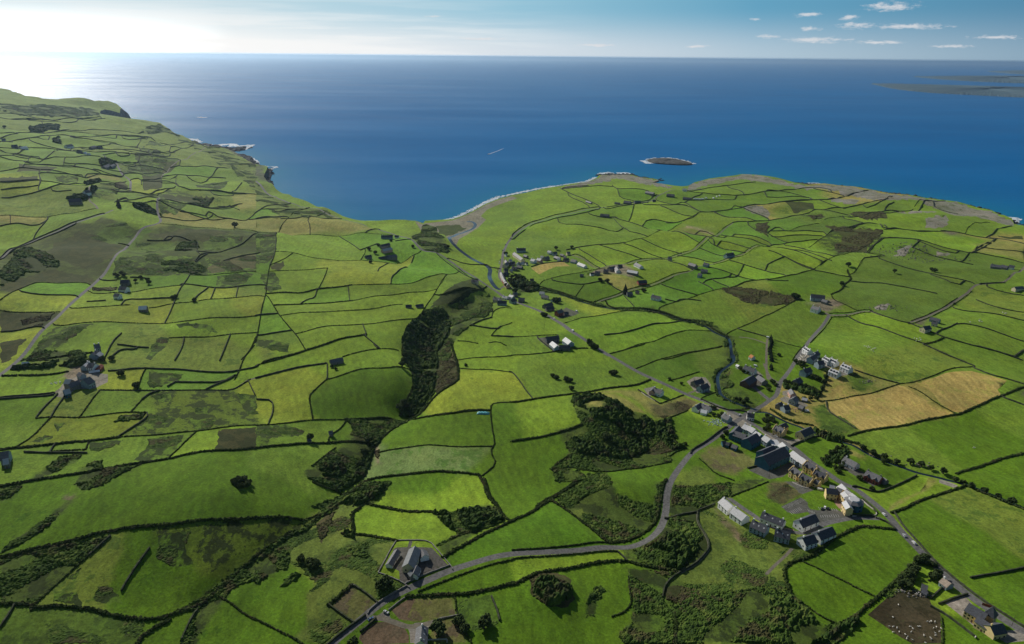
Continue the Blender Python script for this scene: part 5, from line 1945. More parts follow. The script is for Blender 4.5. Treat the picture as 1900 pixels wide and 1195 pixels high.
bm = N(nt, 'ShaderNodeBump', ins={'Strength': 0.4, 'Distance': 0.3}); L(nt, noise(nt, pos(nt), 0.8, 4), bm.inputs['Height']); L(nt, bm.outputs[0], b.inputs['Normal'])

# ------------------------------------------------------------------ the ground sheet, roads, water in it
def coloured(name, mask):
    v, f = sub(mask); o = structure(mesh_np(name, v, f, gm, smooth=True))
    k = kidx[mask]; CA = np.array([KIND[q][0] for q in kinds])[k]; CB = np.array([KIND[q][1] for q in kinds])[k]; MP = np.array([KIND[q][2] for q in kinds])[k]
    t = tint[mask]; CA = CA * (1 + 0.22 * t[:, :1]) * np.stack([1 + .20 * t[:, 1], np.ones(len(t)), 1 + .1 * t[:, 1]], 1)
    fi = np.where(mask)[0]; face_attr(o, 'ca', CA, fi); face_attr(o, 'cb', CB, fi); th_ = t[:, 1] * 40.0; face_attr(o, 'mp', np.stack([MP, np.cos(th_) * .5 + .5, np.sin(th_) * .5 + .5], 1), fi); return o
coloured('ground', (own < 0) & ~paved & ~pinkm)
coloured('car_park', paved); coloured('paving', pinkm)
for k, (name, w, P) in enumerate(roads):
    m = own == k
    if m.any():
        v, f = sub(m); structure(mesh_np('road' if w >= 4.4 else 'track', v, f, M['road'] if w >= 4.4 else M['track'], smooth=True))
m = own >= 1000; v, f = sub(m); structure(mesh_np('river', v, f, M['river'], smooth=True))
# cliff and shore skirt down into the sea
ce = cd; ez = H(ce[:, 0], ce[:, 1]); tg = np.gradient(ce, axis=0); tg /= np.maximum(np.hypot(tg[:, 0], tg[:, 1])[:, None], 1e-6)
nrm = np.stack([-tg[:, 1], tg[:, 0]], 1)
if inpoly((ce[40] + nrm[40] * 3)[None], land_poly)[0]: nrm = -nrm
nrm = np.array([nrm[max(0, i - 3):i + 4].mean(0) for i in range(len(nrm))])
rows = []; NR = 7
zt = np.array([TZ[int(np.argmin((TV[:, 0] - x) ** 2 + (TV[:, 1] - y) ** 2))] for x, y in ce])
for j in range(NR):
    t = j / (NR - 1); out = (zt * 0.22 * t + 0.25 * zt * t * np.sin(np.arange(len(ce)) * 1.7 + j) * .35 + 2.5 * t)
    rows.append(np.column_stack([ce + nrm * out[:, None], zt * (1 - t) ** 1.0 - 6 * t]))
rv = np.vstack(rows); n0 = len(ce); qf = np.array([(j * n0 + i, j * n0 + i + 1, (j + 1) * n0 + i + 1, (j + 1) * n0 + i) for j in range(NR - 1) for i in range(n0 - 1)])
M['cliff'] = simple('layered cliff rock', (.10, .095, .08), .95, .5, .12, .1, (.035, .036, .03), 3.0)
structure(mesh_np('cliff', rv, qf, M['cliff']))
# ------------------------------------------------------------------ sea
ang = np.linspace(-R(80), R(80), 330); rad = np.concatenate([np.linspace(500, 3200, 150), np.geomspace(3240, 400000, 110)])
ga, gr = np.meshgrid(ang, rad, indexing='ij'); SX = (np.sin(ga) * gr).ravel(); SY = (np.cos(ga) * gr).ravel()
na, nr_ = len(ang), len(rad); ii, jj = np.meshgrid(np.arange(na - 1), np.arange(nr_ - 1), indexing='ij'); q = (ii * nr_ + jj).ravel()
sf = np.stack([q, q + 1, q + nr_ + 1, q + nr_], 1)[:, ::-1]
cs = coast[::2]; SP = np.stack([SX, SY], 1); sd = np.full(len(SP), 1e9)
near = np.where(np.hypot(SX, SY) < 7000)[0]
for k in range(0, len(near), 8000):
    qq = near[k:k + 8000]; a = coast[:-1]; b = coast[1:]; ab = b - a; ap = SP[qq][:, None] - a[None]
    t = np.clip((ap * ab[None]).sum(-1) / np.maximum((ab ** 2).sum(1), 1e-9)[None], 0, 1); d_ = ap - t[..., None] * ab[None]; sd[qq] = np.sqrt((d_ ** 2).sum(-1).min(1))
M['sea'], nt, b = newmat('open sea', 0.5, 0.0)
at_ = N(nt, 'ShaderNodeAttribute', attribute_name='shallow'); p = pos(nt)
sw = noise(nt, pos(nt, .0006, .0016, 1), 1.0, 6, .6)
deep = mixc(nt, maprange(nt, sw, .35, .65, 0, 1), (.0015, .108, .30), (.003, .130, .345))
sh = mixc(nt, at_.outputs['Fac'], deep, (.01, .19, .27)); L(nt, sh, b.inputs['Base Color'])
b1 = noise(nt, pos(nt, .012, .05, 1), 1.0, 8, .68); b2 = noise(nt, pos(nt, .12, .3, 1), 1.0, 4, .6); b3 = noise(nt, pos(nt, .0022, .012, 1), 1.0, 5, .6)
bh = math_(nt, 'ADD', math_(nt, 'MULTIPLY', b1, 9.0), math_(nt, 'MULTIPLY', b2, 1.2)); bh = math_(nt, 'ADD', bh, math_(nt, 'MULTIPLY', b3, 5.0))
bm = N(nt, 'ShaderNodeBump', ins={'Strength': 0.35, 'Distance': 1.0}); L(nt, bh, bm.inputs['Height']); L(nt, bm.outputs[0], b.inputs['Normal'])
gl = N(nt, 'ShaderNodeBsdfGlossy', ins={'Roughness': 0.27}); L(nt, bm.outputs[0], gl.inputs['Normal']); b.inputs['Specular IOR Level'].default_value = 0.0
wind = maprange(nt, noise(nt, pos(nt, .0004, .0016, 1), 1.0, 6, .62), .35, .68, .055, .095)   # wind-roughened and slick patches
ms = N(nt, 'ShaderNodeMixShader'); lw = N(nt, 'ShaderNodeLayerWeight'); graze = maprange(nt, lw.outputs['Facing'], .90, 1.0, 1.0, 3.3); L(nt, math_(nt, 'MULTIPLY', wind, graze), ms.inputs[0]); L(nt, b.outputs[0], ms.inputs[1]); L(nt, gl.outputs[0], ms.inputs[2])
L(nt, ms.outputs[0], nt.nodes['Material Output'].inputs['Surface'])
sea = structure(mesh_np('sea', np.column_stack([SX, SY, np.zeros(len(SX))]), sf, M['sea'], smooth=True))
aa = sea.data.attributes.new('shallow', 'FLOAT', 'POINT'); aa.data.foreach_set('value', (0.55 * np.exp(-sd / 120.0) + 0.12 * np.exp(-sd / 500.0)).astype(np.float32))

# ------------------------------------------------------------------ small mesh tools
def ico_t(sub_):
    import bmesh
    bm_ = bmesh.new(); bmesh.ops.create_icosphere(bm_, subdivisions=sub_, radius=1.0)
    v = np.array([tuple(x.co) for x in bm_.verts]); f = np.array([[x.index for x in q.verts] for q in bm_.faces]); bm_.free(); return v, f
ICO1, ICO2 = ico_t(1), ico_t(2)
def scatter(P, S, T=ICO1, jit=0.22):
    """lumps at P (n,3) with radii S (n,3): one vertex and face array"""
    n = len(P); v, f = T; a = RNG.uniform(0, 6.283, n); c, s = np.cos(a)[:, None], np.sin(a)[:, None]
    q = np.repeat(v[None], n, 0) * (1 + RNG.uniform(-jit, jit, (n, len(v), 1)))
    x = q[..., 0] * c - q[..., 1] * s; y = q[..., 0] * s + q[..., 1] * c
    V = np.stack([x * S[:, 0:1] + P[:, 0:1], y * S[:, 1:2] + P[:, 1:2], q[..., 2] * S[:, 2:3] + P[:, 2:3]], -1)
    Fc = f[None] + (np.arange(n) * len(v))[:, None, None]
    return V.reshape(-1, 3), Fc.reshape(-1, 3)
class MB:
    def __init__(s): s.v = []; s.f = []
    def poly(s, V, Fs):
        k = len(s.v); s.v.extend([tuple(map(float, a)) for a in V]); s.f.extend([[i + k for i in q] for q in Fs])
    def box(s, x0, x1, y0, y1, z0, z1):
        s.poly([(x0, y0, z0), (x1, y0, z0), (x1, y1, z0), (x0, y1, z0), (x0, y0, z1), (x1, y0, z1), (x1, y1, z1), (x0, y1, z1)],
               [(3, 2, 1, 0), (4, 5, 6, 7), (0, 1, 5, 4), (1, 2, 6, 5), (2, 3, 7, 6), (3, 0, 4, 7)])
    def prism(s, sec, x0, x1, axis='x'):
        n = len(sec); A = [(x0, a, b) if axis == 'x' else (a, x0, b) for a, b in sec]; B = [(x1, a, b) if axis == 'x' else (a, x1, b) for a, b in sec]
        s.poly(A + B, [list(range(n))[::-1], [n + i for i in range(n)]] + [(i, (i + 1) % n, n + (i + 1) % n, n + i) for i in range(n)])
    def build(s, name, mat, parent=None, smooth=False): return mesh_np(name, s.v, s.f, mat, parent, smooth)
def tag(o, label, cat, group=None, kind=None):
    if label: o['label'] = label
    if cat: o['category'] = cat
    if group: o['group'] = group
    if kind: o['kind'] = kind
    return o
def empty(name, loc, rz=0.0):
    o = bpy.data.objects.new(name, None); COL.objects.link(o); o.location = loc; o.rotation_euler = (0, 0, rz); o.empty_display_size = 1; return o
def copy_tree(o, parent=None):
    c = o.copy(); COL.objects.link(c); c.parent = parent
    for ch in o.children: copy_tree(ch, c)
    return c

# ------------------------------------------------------------------ materials of things
M['slate'] = simple('dark slate', (.070, .075, .087), .6, .35, .9, .3); M['grey'] = simple('grey slate', (.15, .15, .155), .6, .3, .9, .3)
M['pale'] = simple('pale slate with sun glint', (.48, .48, .48), .6, .15, .9, .35); M['zinc'] = simple('church roof slate', (.17, .18, .185), .5, .2, .5, .4)  # pale roofs, whitened further to paint in the sun's glint
M['tan'] = simple('tan tile', (.34, .27, .21), .8, .25, .8); M['orange'] = simple('orange tile', (.55, .22, .08), .8); M['rust'] = simple('rusty sheet', (.28, .08, .05), .8, .4, .8)
M['white'] = simple('white render', (.82, .81, .78), .85, .12, .4); M['cream'] = simple('cream render', (.62, .54, .36), .85, .12, .4); M['gold'] = simple('yellow cream render', (.72, .55, .27), .85, .12, .4)
M['teal'] = simple('teal blue render', (.035, .12, .17), .8, .15, .3); M['bluegrey'] = simple('blue grey render', (.30, .37, .41), .85, .15, .4)
M['red'] = simple('red brick', (.33, .10, .075), .9, .2, 1.5); M['pink'] = simple('pink render', (.58, .36, .29), .85, .12, .4); M['stone'] = simple('rubble stone', (.24, .22, .19), .95, .4, 1.2)
M['brownwall'] = simple('brown boarding', (.13, .075, .06), .9); M['redroof'] = M['rust']
M['glass'], nt, b = newmat('window glass', .15, .6); b.inputs['Base Color'].default_value = (.025, .03, .035, 1)
pass
M['wall'] = simple('mossy dry stone', (.075, .08, .055), .95, .4, .35, .1, (.030, .042, .016))
M['greywall'] = simple('grey capped wall', (.20, .19, .175), .9, .3, .8)
M['pwall'] = simple('pale kerb stone', (.46, .43, .38), .9, .2, .8)
def foliage(name, dark, mid, light, sc=.10, br=None):
    m, nt, b = newmat(name, .95, .1); p = pos(nt); n_ = noise(nt, p, sc, 6, .65); f_ = noise(nt, p, .9, 4, .7)
    c = mixc(nt, maprange(nt, n_, .36, .50, 0, 1), dark, mid); c = mixc(nt, maprange(nt, n_, .54, .62, 0, 1), c, light)
    if br: c = mixc(nt, maprange(nt, noise(nt, p, sc * .6, 4, .6), .54, .62, 0, .8), c, br)
    v = maprange(nt, f_, .25, .75, .5, 1.5); k = N(nt, 'ShaderNodeCombineColor'); [L(nt, v, k.inputs[i]) for i in range(3)]
    L(nt, mixc(nt, 1.0, c, k.outputs[0], 'MULTIPLY'), b.inputs['Base Color']); bm = N(nt, 'ShaderNodeBump', ins={'Strength': .9, 'Distance': .8}); L(nt, f_, bm.inputs['Height']); L(nt, bm.outputs[0], b.inputs['Normal']); return m
M['gorse'] = foliage('gorse and bramble scrub', (.030, .056, .012), (.062, .108, .017), (.115, .155, .030), .10, (.075, .062, .028))
M['wood'] = foliage('sheltered woodland crowns', (.020, .040, .010), (.040, .074, .014), (.078, .115, .022), .09, (.045, .042, .020))
M['heath'] = foliage('dead bracken and heather', (.036, .046, .015), (.078, .072, .028), (.090, .112, .030), .12, (.050, .036, .022))
M['hedge'] = foliage('hawthorn and bramble', (.024, .042, .011), (.042, .066, .015), (.080, .100, .026), .15, (.070, .064, .030))
M['crown'] = simple('tree leaves', (.030, .050, .016), .95, .4, .5, .1, (.055, .075, .022), 0.5)
M['conifer'] = simple('dark conifer needles', (.014, .030, .016), .95, .4, .5, .1, (.028, .045, .022), 0.5)
M['bark'] = simple('bark', (.10, .08, .06), .95)
M['foam'] = simple('surf foam', (.58, .63, .66), .9, .2, .1); M['paint'] = simple('white road paint', (.42, .42, .41), .8, .1, .8)
M['tarp'] = simple('teal tarpaulin', (.07, .38, .42), .5, .3, .5, .4); M['tyre'] = simple('tyre rubber', (.02, .02, .02), .8)
M['rock'] = simple('tide-washed rock', (.088, .09, .086), .9, .5, .08, .2, (.045, .045, .04), 1.5); M['fleece'] = simple('fleece', (.68, .64, .56), .95, .15, 3)
M['island'] = simple('haze-tinted island land', (.05, .10, .13), .95, .3, .004, .1, (.09, .13, .15))  # blue of the distant haze is mixed into the island colour
M['bale'] = simple('pale blue sheeting', (.45, .55, .60), .5, .3, 1.5)

# ------------------------------------------------------------------ hedges and walls
def offroad(Q, m=1.0):
    k = np.ones(len(Q), bool)
    for _, w, P in roads: k &= segdist(Q, P) > w / 2 + m
    for w, P in river_lines: k &= segdist(Q, P) > w / 2 + .3
    return k
def resample(P, step):
    d = np.hypot(*np.diff(P, axis=0).T); s = np.concatenate([[0], np.cumsum(d)]); n = max(2, int(s[-1] / step) + 1)
    t = np.linspace(0, s[-1], n); return np.stack([np.interp(t, s, P[:, 0]), np.interp(t, s, P[:, 1])], 1)
def wall_strip(P, w, h, mat, name, jit=.15):
    z = H(P[:, 0], P[:, 1]); t = np.gradient(P, axis=0); t /= np.maximum(np.hypot(t[:, 0], t[:, 1])[:, None], 1e-9); n = np.stack([-t[:, 1], t[:, 0]], 1)
    hh = h * (1 + RNG.uniform(-jit, jit, len(P))); wj = w * (1 + RNG.uniform(-jit, jit, (len(P), 1)))
    A = np.column_stack([P + n * wj * .55, z - .6]); B = np.column_stack([P + n * wj * .38, z + hh]); C_ = np.column_stack([P - n * wj * .38, z + hh]); D = np.column_stack([P - n * wj * .55, z - .6])
    V = np.stack([A, B, C_, D], 1).reshape(-1, 3); m = len(P); Fs = []
    for i in range(m - 1):
        for k in range(3): Fs.append((i * 4 + k, i * 4 + k + 1, i * 4 + 5 + k, i * 4 + 4 + k))
    Fs += [(0, 3, 2, 1), ((m - 1) * 4, (m - 1) * 4 + 1, (m - 1) * 4 + 2, (m - 1) * 4 + 3)]
    return mesh_np(name, V, [list(q) for q in Fs], mat)
LANDMARKS = [('church', 765, 1050), ('big blue hotel', 1435, 845), ('curved cream hotel', 1575, 930), ('yellow guesthouse', 1855, 1140), ('sheep yard', 1690, 1150),
 ('teal tarpaulin', 895, 770), ('wooded ravine', 790, 640), ('thicket mound', 1120, 770), ('left farmyard', 165, 710), ('lone left clump', 452, 913), ('conifer row', 1428, 650),
 ('white dormer houses', 1530, 680), ('white-roofed barns', 1035, 635), ('tan stubble fields', 1640, 760), ('riverside village', 950, 480), ('river mouth', 860, 430), ('far cliff headland', 215, 205),
 ('coast-road farm', 715, 460), ('lane-junction farm', 1520, 560), ('low rocky island', 1240, 300), ('far-right farm', 1855, 495), ('straight left road', 190, 520), ('grassy roadside mound', 1175, 895),
 ('harbour road houses', 1170, 375), ('ring earthwork', 358, 830), ('lone hill tree', 222, 390), ('housing crescent', 1420, 985), ('red-brick house', 1625, 880), ('tall ivy-covered tower', 1165, 545),
 ('lane-side farm cluster', 1130, 505), ('lower green lane farm', 1300, 495), ('bottom white house', 785, 1175), ('far hillside farms', 150, 280), ('looping hill lane', 170, 360),
 ('dark brown moor patch', 1580, 450), ('stone loops', 1490, 668), ('white caravans', 1310, 368), ('cream house by the lane', 1715, 600), ('stone bridge', 920, 540)]
used_labels = {}
def where(px, py):
    L_ = min(LANDMARKS, key=lambda l: math.hypot(l[1] - px, (l[2] - py) * 1.4)); dx_, dy_ = px - L_[1], (py - L_[2]) * 1.4
    if abs(dx_) > 1.6 * abs(dy_): d = 'right of' if dx_ > 0 else 'left of'
    elif abs(dy_) > 1.6 * abs(dx_): d = 'below' if dy_ > 0 else 'above'
    else: d = ('lower ' if dy_ > 0 else 'upper ') + ('right of' if dx_ > 0 else 'left of')
    return d, L_[0], math.hypot(dx_, dy_)
ORD = ['nearest', 'second nearest', 'third nearest', 'fourth nearest', 'fifth nearest', 'sixth nearest', 'seventh nearest', 'eighth nearest', 'ninth nearest', 'tenth nearest', 'eleventh nearest', 'twelfth nearest', 'thirteenth nearest', 'fourteenth nearest', 'fifteenth nearest']
def auto_labels(items):
    """items: (object, looks, px, py, category, group): one label each that nothing else shares"""
    cell = {}
    for it in items:
        d, l, r_ = where(it[2], it[3]); cell.setdefault((it[1], d, l), []).append((r_, it))
    for (look, d, l), v in cell.items():
        v.sort(key=lambda t: t[0])
        for i, (r_, it) in enumerate(v):
            s = f'{look} {d} the {l}' + (f', {ORD[min(i, 14)]}' if len(v) > 1 else '')
            tag(it[0], s, it[4], it[5])
hitems = []
for kind, pts, P in lines:
    mx_, my_ = np.mean([p[0] for p in pts]), np.mean([p[1] for p in pts]); dist_ = float(np.hypot(*P.mean(0)))
    far = max(1.0, dist_ / 1500.0); ln_px = sum(math.hypot(b[0] - a[0], b[1] - a[1]) for a, b in zip(pts, pts[1:]))
    ddx, ddy = pts[-1][0] - pts[0][0], pts[-1][1] - pts[0][1]
    run = 'across' if abs(ddx) > 2.2 * abs(ddy) else ('upright' if abs(ddy) > 1.3 * abs(ddx) else ('rising right' if ddx * ddy < 0 else 'falling right'))
    size = 'long' if ln_px > 170 else ('short' if ln_px < 60 else 'middling')
    if kind == 'w':
        Q = resample(P, max(2.0, dist_ * .003)); yard = my_ > 1000 and 690 < mx_ < 900
        o = wall_strip(Q, (.7 if yard else 1.2) * far, (1.0 if yard else 1.5) * far ** .5, M['greywall'] if yard else M['wall'], 'stone_fence'); look, cat, g = size + ' stone wall ' + run, 'stone wall', 'thin stone walls between the fields'
    else:
        big = kind == 'H'; w = 2.7 if big else 1.7; h_ = 1.9 if big else 1.35
        Q = resample(P, max(.8, dist_ * .0011) * (1.0 if big else .8)); rr = w / 2 * far ** .5; ok_ = offroad(Q, .8); runs = np.split(np.arange(len(Q)), np.where(np.diff(ok_.astype(int)) != 0)[0] + 1); runs = [r_ for r_ in runs if ok_[r_[0]]]
        Q = Q[max(runs, key=len)] if runs else Q; m = len(Q)
        k = 3 if big else 1; Q = np.repeat(Q, k, 0); Q = Q + RNG.normal(0, rr * (.42 if big else .22), Q.shape)
        Q = Q[RNG.random(len(Q)) > .02]; z = H(Q[:, 0], Q[:, 1]); n = len(Q)
        s_ = rr * RNG.uniform(.45, .85, n) if big else rr * RNG.uniform(.6, 1.05, n)
        hs = h_ * far ** .5 * RNG.uniform(.55, 1.05, n)
        V, Fc = scatter(np.column_stack([Q, z + hs * .35]), np.stack([s_, s_, hs * .65], 1)); o = mesh_np('hedgerow' if big else 'hedge', V, Fc, M['hedge'])
        look, cat, g = size + (' thick hedgerow ' if big else ' dark hedge ') + run, 'hedge', 'thick hedgerows between the fields' if big else 'hedges between the fields'
    hitems.append((o, look, mx_, my_, cat, g))
auto_labels(hitems)
# pale kerbs and loops, garden walls
CUSTOM = '''
@ E4
w 690,260 640,200 660,185 740,190 740,240 700,270
w 760,355 740,310 660,330 600,280 620,250 660,300
@ E6
w 1100,935 1500,910 1550,880 1540,820 1400,720 1280,600
w 0,265 90,320 190,370 300,390
@ F6
w 210,390 300,460 460,550
w 1430,310 1560,240 1470,290
@ F4
w 1190,1165 1410,1160 1405,1195
'''
for (k_, pts), lb in zip(parse(CUSTOM), ['upper pale stone loop beside the north road', 'lower pale stone loop beside the north road', 'pale wall around the lawn below the curved cream hotel', 'pale kerb wall round the yard of the lower left cream row',
    'low pale wall round the lawn of the grey-roofed house', 'pale wall at the corner of the barn courtyard by the river', 'pinkish garden wall at the bottom edge beside the white house']):
    tag(wall_strip(resample(drape(dens(pts, 5)), 1.5), .7, .8, M['pwall'], 'low_wall', .05), lb, 'wall')

# ------------------------------------------------------------------ scrub and woodland masses
def clump_field(poly, per_m2, r0, r1, h0, h1, mat, label, cat, cover=1.0, name='scrub_thicket'):
    lo, hi = poly.min(0), poly.max(0); A = np.prod(hi - lo); n = int(A * per_m2)
    n = min(n, 26000); Q = RNG.uniform(lo, hi, (n, 2)); Q = Q[inpoly(Q, poly)]
    if cover < 1:
        f = np.sin(Q[:, 0] / 7.1 + 2 * np.sin(Q[:, 1] / 11.3)) + np.sin(Q[:, 1] / 8.3 + 1.7 * np.sin(Q[:, 0] / 13.7)) + .9 * np.sin(Q[:, 0] / 23 - Q[:, 1] / 19) + RNG.normal(0, .45, len(Q))
        Q = Q[f > np.quantile(f, 1 - cover)] if len(Q) else Q
    Q = Q[offroad(Q, 1.6)]
    if len(Q) < 3: return None
    z = H(Q[:, 0], Q[:, 1]); n = len(Q); s = RNG.uniform(0, 1, n) ** 2 * (r1 - r0) + r0; hh = h0 + (h1 - h0) * (s - r0) / (r1 - r0 + 1e-6) * RNG.uniform(.6, 1.1, n)
    V, Fc = scatter(np.column_stack([Q, z + hh * .3]), np.stack([s, s * RNG.uniform(.8, 1.2, n), hh * .7], 1), ICO1, .26)
    o = mesh_np(name, V, Fc, mat); return tag(o, label, cat, None, 'stuff')
def worley(x, y, c, seed):
    """bush tops: height 0..1 of the tallest dome over each point; one random dome per cell of size c"""
    ix = np.floor(x / c).astype(int); iy = np.floor(y / c).astype(int); best = np.zeros(len(x))
    for di in (-1, 0, 1):
        for dj in (-1, 0, 1):
            a, b = ix + di, iy + dj; h = (a * 374761393 + b * 668265263 + seed * 982451653) & 0xffffff; h = (h ^ (h >> 11)) * 1274126177 & 0xffffffff; r1 = (h & 1023) / 1023; r2 = ((h >> 10) & 1023) / 1023; r3 = ((h >> 20) & 1023) / 1023
            rad_ = c * (.45 + .5 * r3); d = np.hypot(x - (a + r1) * c, y - (b + r2) * c) / rad_; best = np.maximum(best, np.sqrt(np.maximum(0, 1 - d * d)) * (.35 + .65 * r3))
    return best
def cover_noise(x, y): return np.sin(x / 9.1 + 2 * np.sin(y / 13.3)) + np.sin(y / 10.3 + 1.7 * np.sin(x / 15.7)) + .8 * np.sin(x / 27 - y / 23)
canopy_tot = [0]
def canopy(P, cell, amp, cov, mat, label, cat, name='scrub_thicket', step=.75):
    """one continuous, bumpy sheet of bushes over an area, sunk below the ground where there are gaps"""
    dd = float(np.hypot(*P.mean(0))); fs = max(1.0, dd / 800); st = step * fs * (1.0 if cell < 3 else 1.35); cell = cell * fs ** .6; lo, hi = P.min(0) - st, P.max(0) + st
    nx, ny = int((hi[0] - lo[0]) / st) + 2, int((hi[1] - lo[1]) / st) + 2
    if nx * ny > 260000: st *= math.sqrt(nx * ny / 260000); nx, ny = int((hi[0] - lo[0]) / st) + 2, int((hi[1] - lo[1]) / st) + 2
    gx_, gy_ = np.meshgrid(lo[0] + np.arange(nx) * st, lo[1] + np.arange(ny) * st, indexing='ij'); X = gx_.ravel() + RNG.uniform(-.3, .3, nx * ny) * st; Y = gy_.ravel() + RNG.uniform(-.3, .3, nx * ny) * st
    Q = np.stack([X, Y], 1); ins = inpoly(Q, P)
    k = np.where(ins)[0]
    if len(k) < 12: return None
    cn = cover_noise(X[k] / fs ** .5, Y[k] / fs ** .5) + RNG.normal(0, .12, len(k)); th = np.quantile(cn, 1 - cov); soft = np.clip((cn - th) / .5, 0, 1)
    w = .70 * worley(X[k], Y[k], cell, 3) + .38 * worley(X[k], Y[k], cell * .45, 8) + RNG.uniform(-.10, .10, len(k))
    up = amp * fs ** .3 * w * (.35 + .65 * soft) * (soft > 0) - .25 - 1.0 * (soft <= 0); off_ = offroad(Q[k], 1.2); up = np.where(off_, up, -1.5)
    Z = np.full(nx * ny, -1e3); Z[k] = H(X[k], Y[k]) + up; vis = np.zeros(nx * ny, bool); vis[k] = up > -.2
    ii, jj = np.meshgrid(np.arange(nx - 1), np.arange(ny - 1), indexing='ij'); q0 = (ii * ny + jj).ravel(); T = np.vstack([np.stack([q0, q0 + ny, q0 + ny + 1], 1), np.stack([q0, q0 + ny + 1, q0 + 1], 1)]); T = T[vis[T].any(1)]
    need = np.unique(T); nz_ = need[Z[need] < -900]
    if len(nz_): Z[nz_] = H(X[nz_], Y[nz_]) - .6
    u, inv = np.unique(T, return_inverse=True); canopy_tot[0] += len(T)
    return tag(mesh_np(name, np.column_stack([X[u], Y[u], Z[u]]), inv.reshape(T.shape), mat), label, cat, None, 'stuff')
regn = {}
SPEC = {'rough': (.13, .45, 1.9, .6, 2.3, 'gorse', .62, 'dark bramble and gorse scrub'), 'roughlight': (.05, .35, 1.0, .4, 1.2, 'gorse', .35, 'pale rough scrub with scattered bushes'), 'brownscrub': (.14, .4, 1.5, .4, 1.6, 'heath', .75, 'brown bracken and heather scrub'),
        'darkscrub': (.05, 1.0, 2.8, 1.0, 3.0, 'gorse', .8, 'dark gorse scrub'), 'roughgreen': (.02, .5, 1.2, .4, 1.0, 'gorse', .25, 'green rough growth with small bushes'), 'rush': (.05, .4, 1.1, .3, .8, 'gorse', .55, 'dark rush clumps'), 'roughbrown': (.03, .5, 1.2, .4, 1.0, 'heath', .4, 'brown rough tussocks')}
sitems = []
CSPEC = {'rough': (2.4, 2.1, .66, 'gorse', 'dark bramble and gorse scrub'), 'roughlight': (1.5, 1.0, .38, 'gorse', 'pale rough scrub with scattered bushes'), 'brownscrub': (2.0, 1.6, .78, 'heath', 'brown bracken and heather scrub'),
         'darkscrub': (3.0, 2.6, .85, 'gorse', 'dark gorse scrub'), 'roughgreen': (1.4, .8, .28, 'gorse', 'green rough growth with small bushes'), 'rush': (1.2, .8, .5, 'gorse', 'dark rush clumps'), 'roughbrown': (1.4, .8, .4, 'heath', 'brown rough tussocks')}
for kind, P in regions:
    if kind in CSPEC:
        cell, amp, cov, mt, lb = CSPEC[kind]; o = canopy(P, cell, amp, cov, M[mt], lb, 'scrub')
        if o:
            px_, py_ = to_px(P[:, 0].mean(), P[:, 1].mean(), 30.0); sitems.append((o, lb, float(px_), float(py_), 'scrub', None))
auto_labels(sitems)
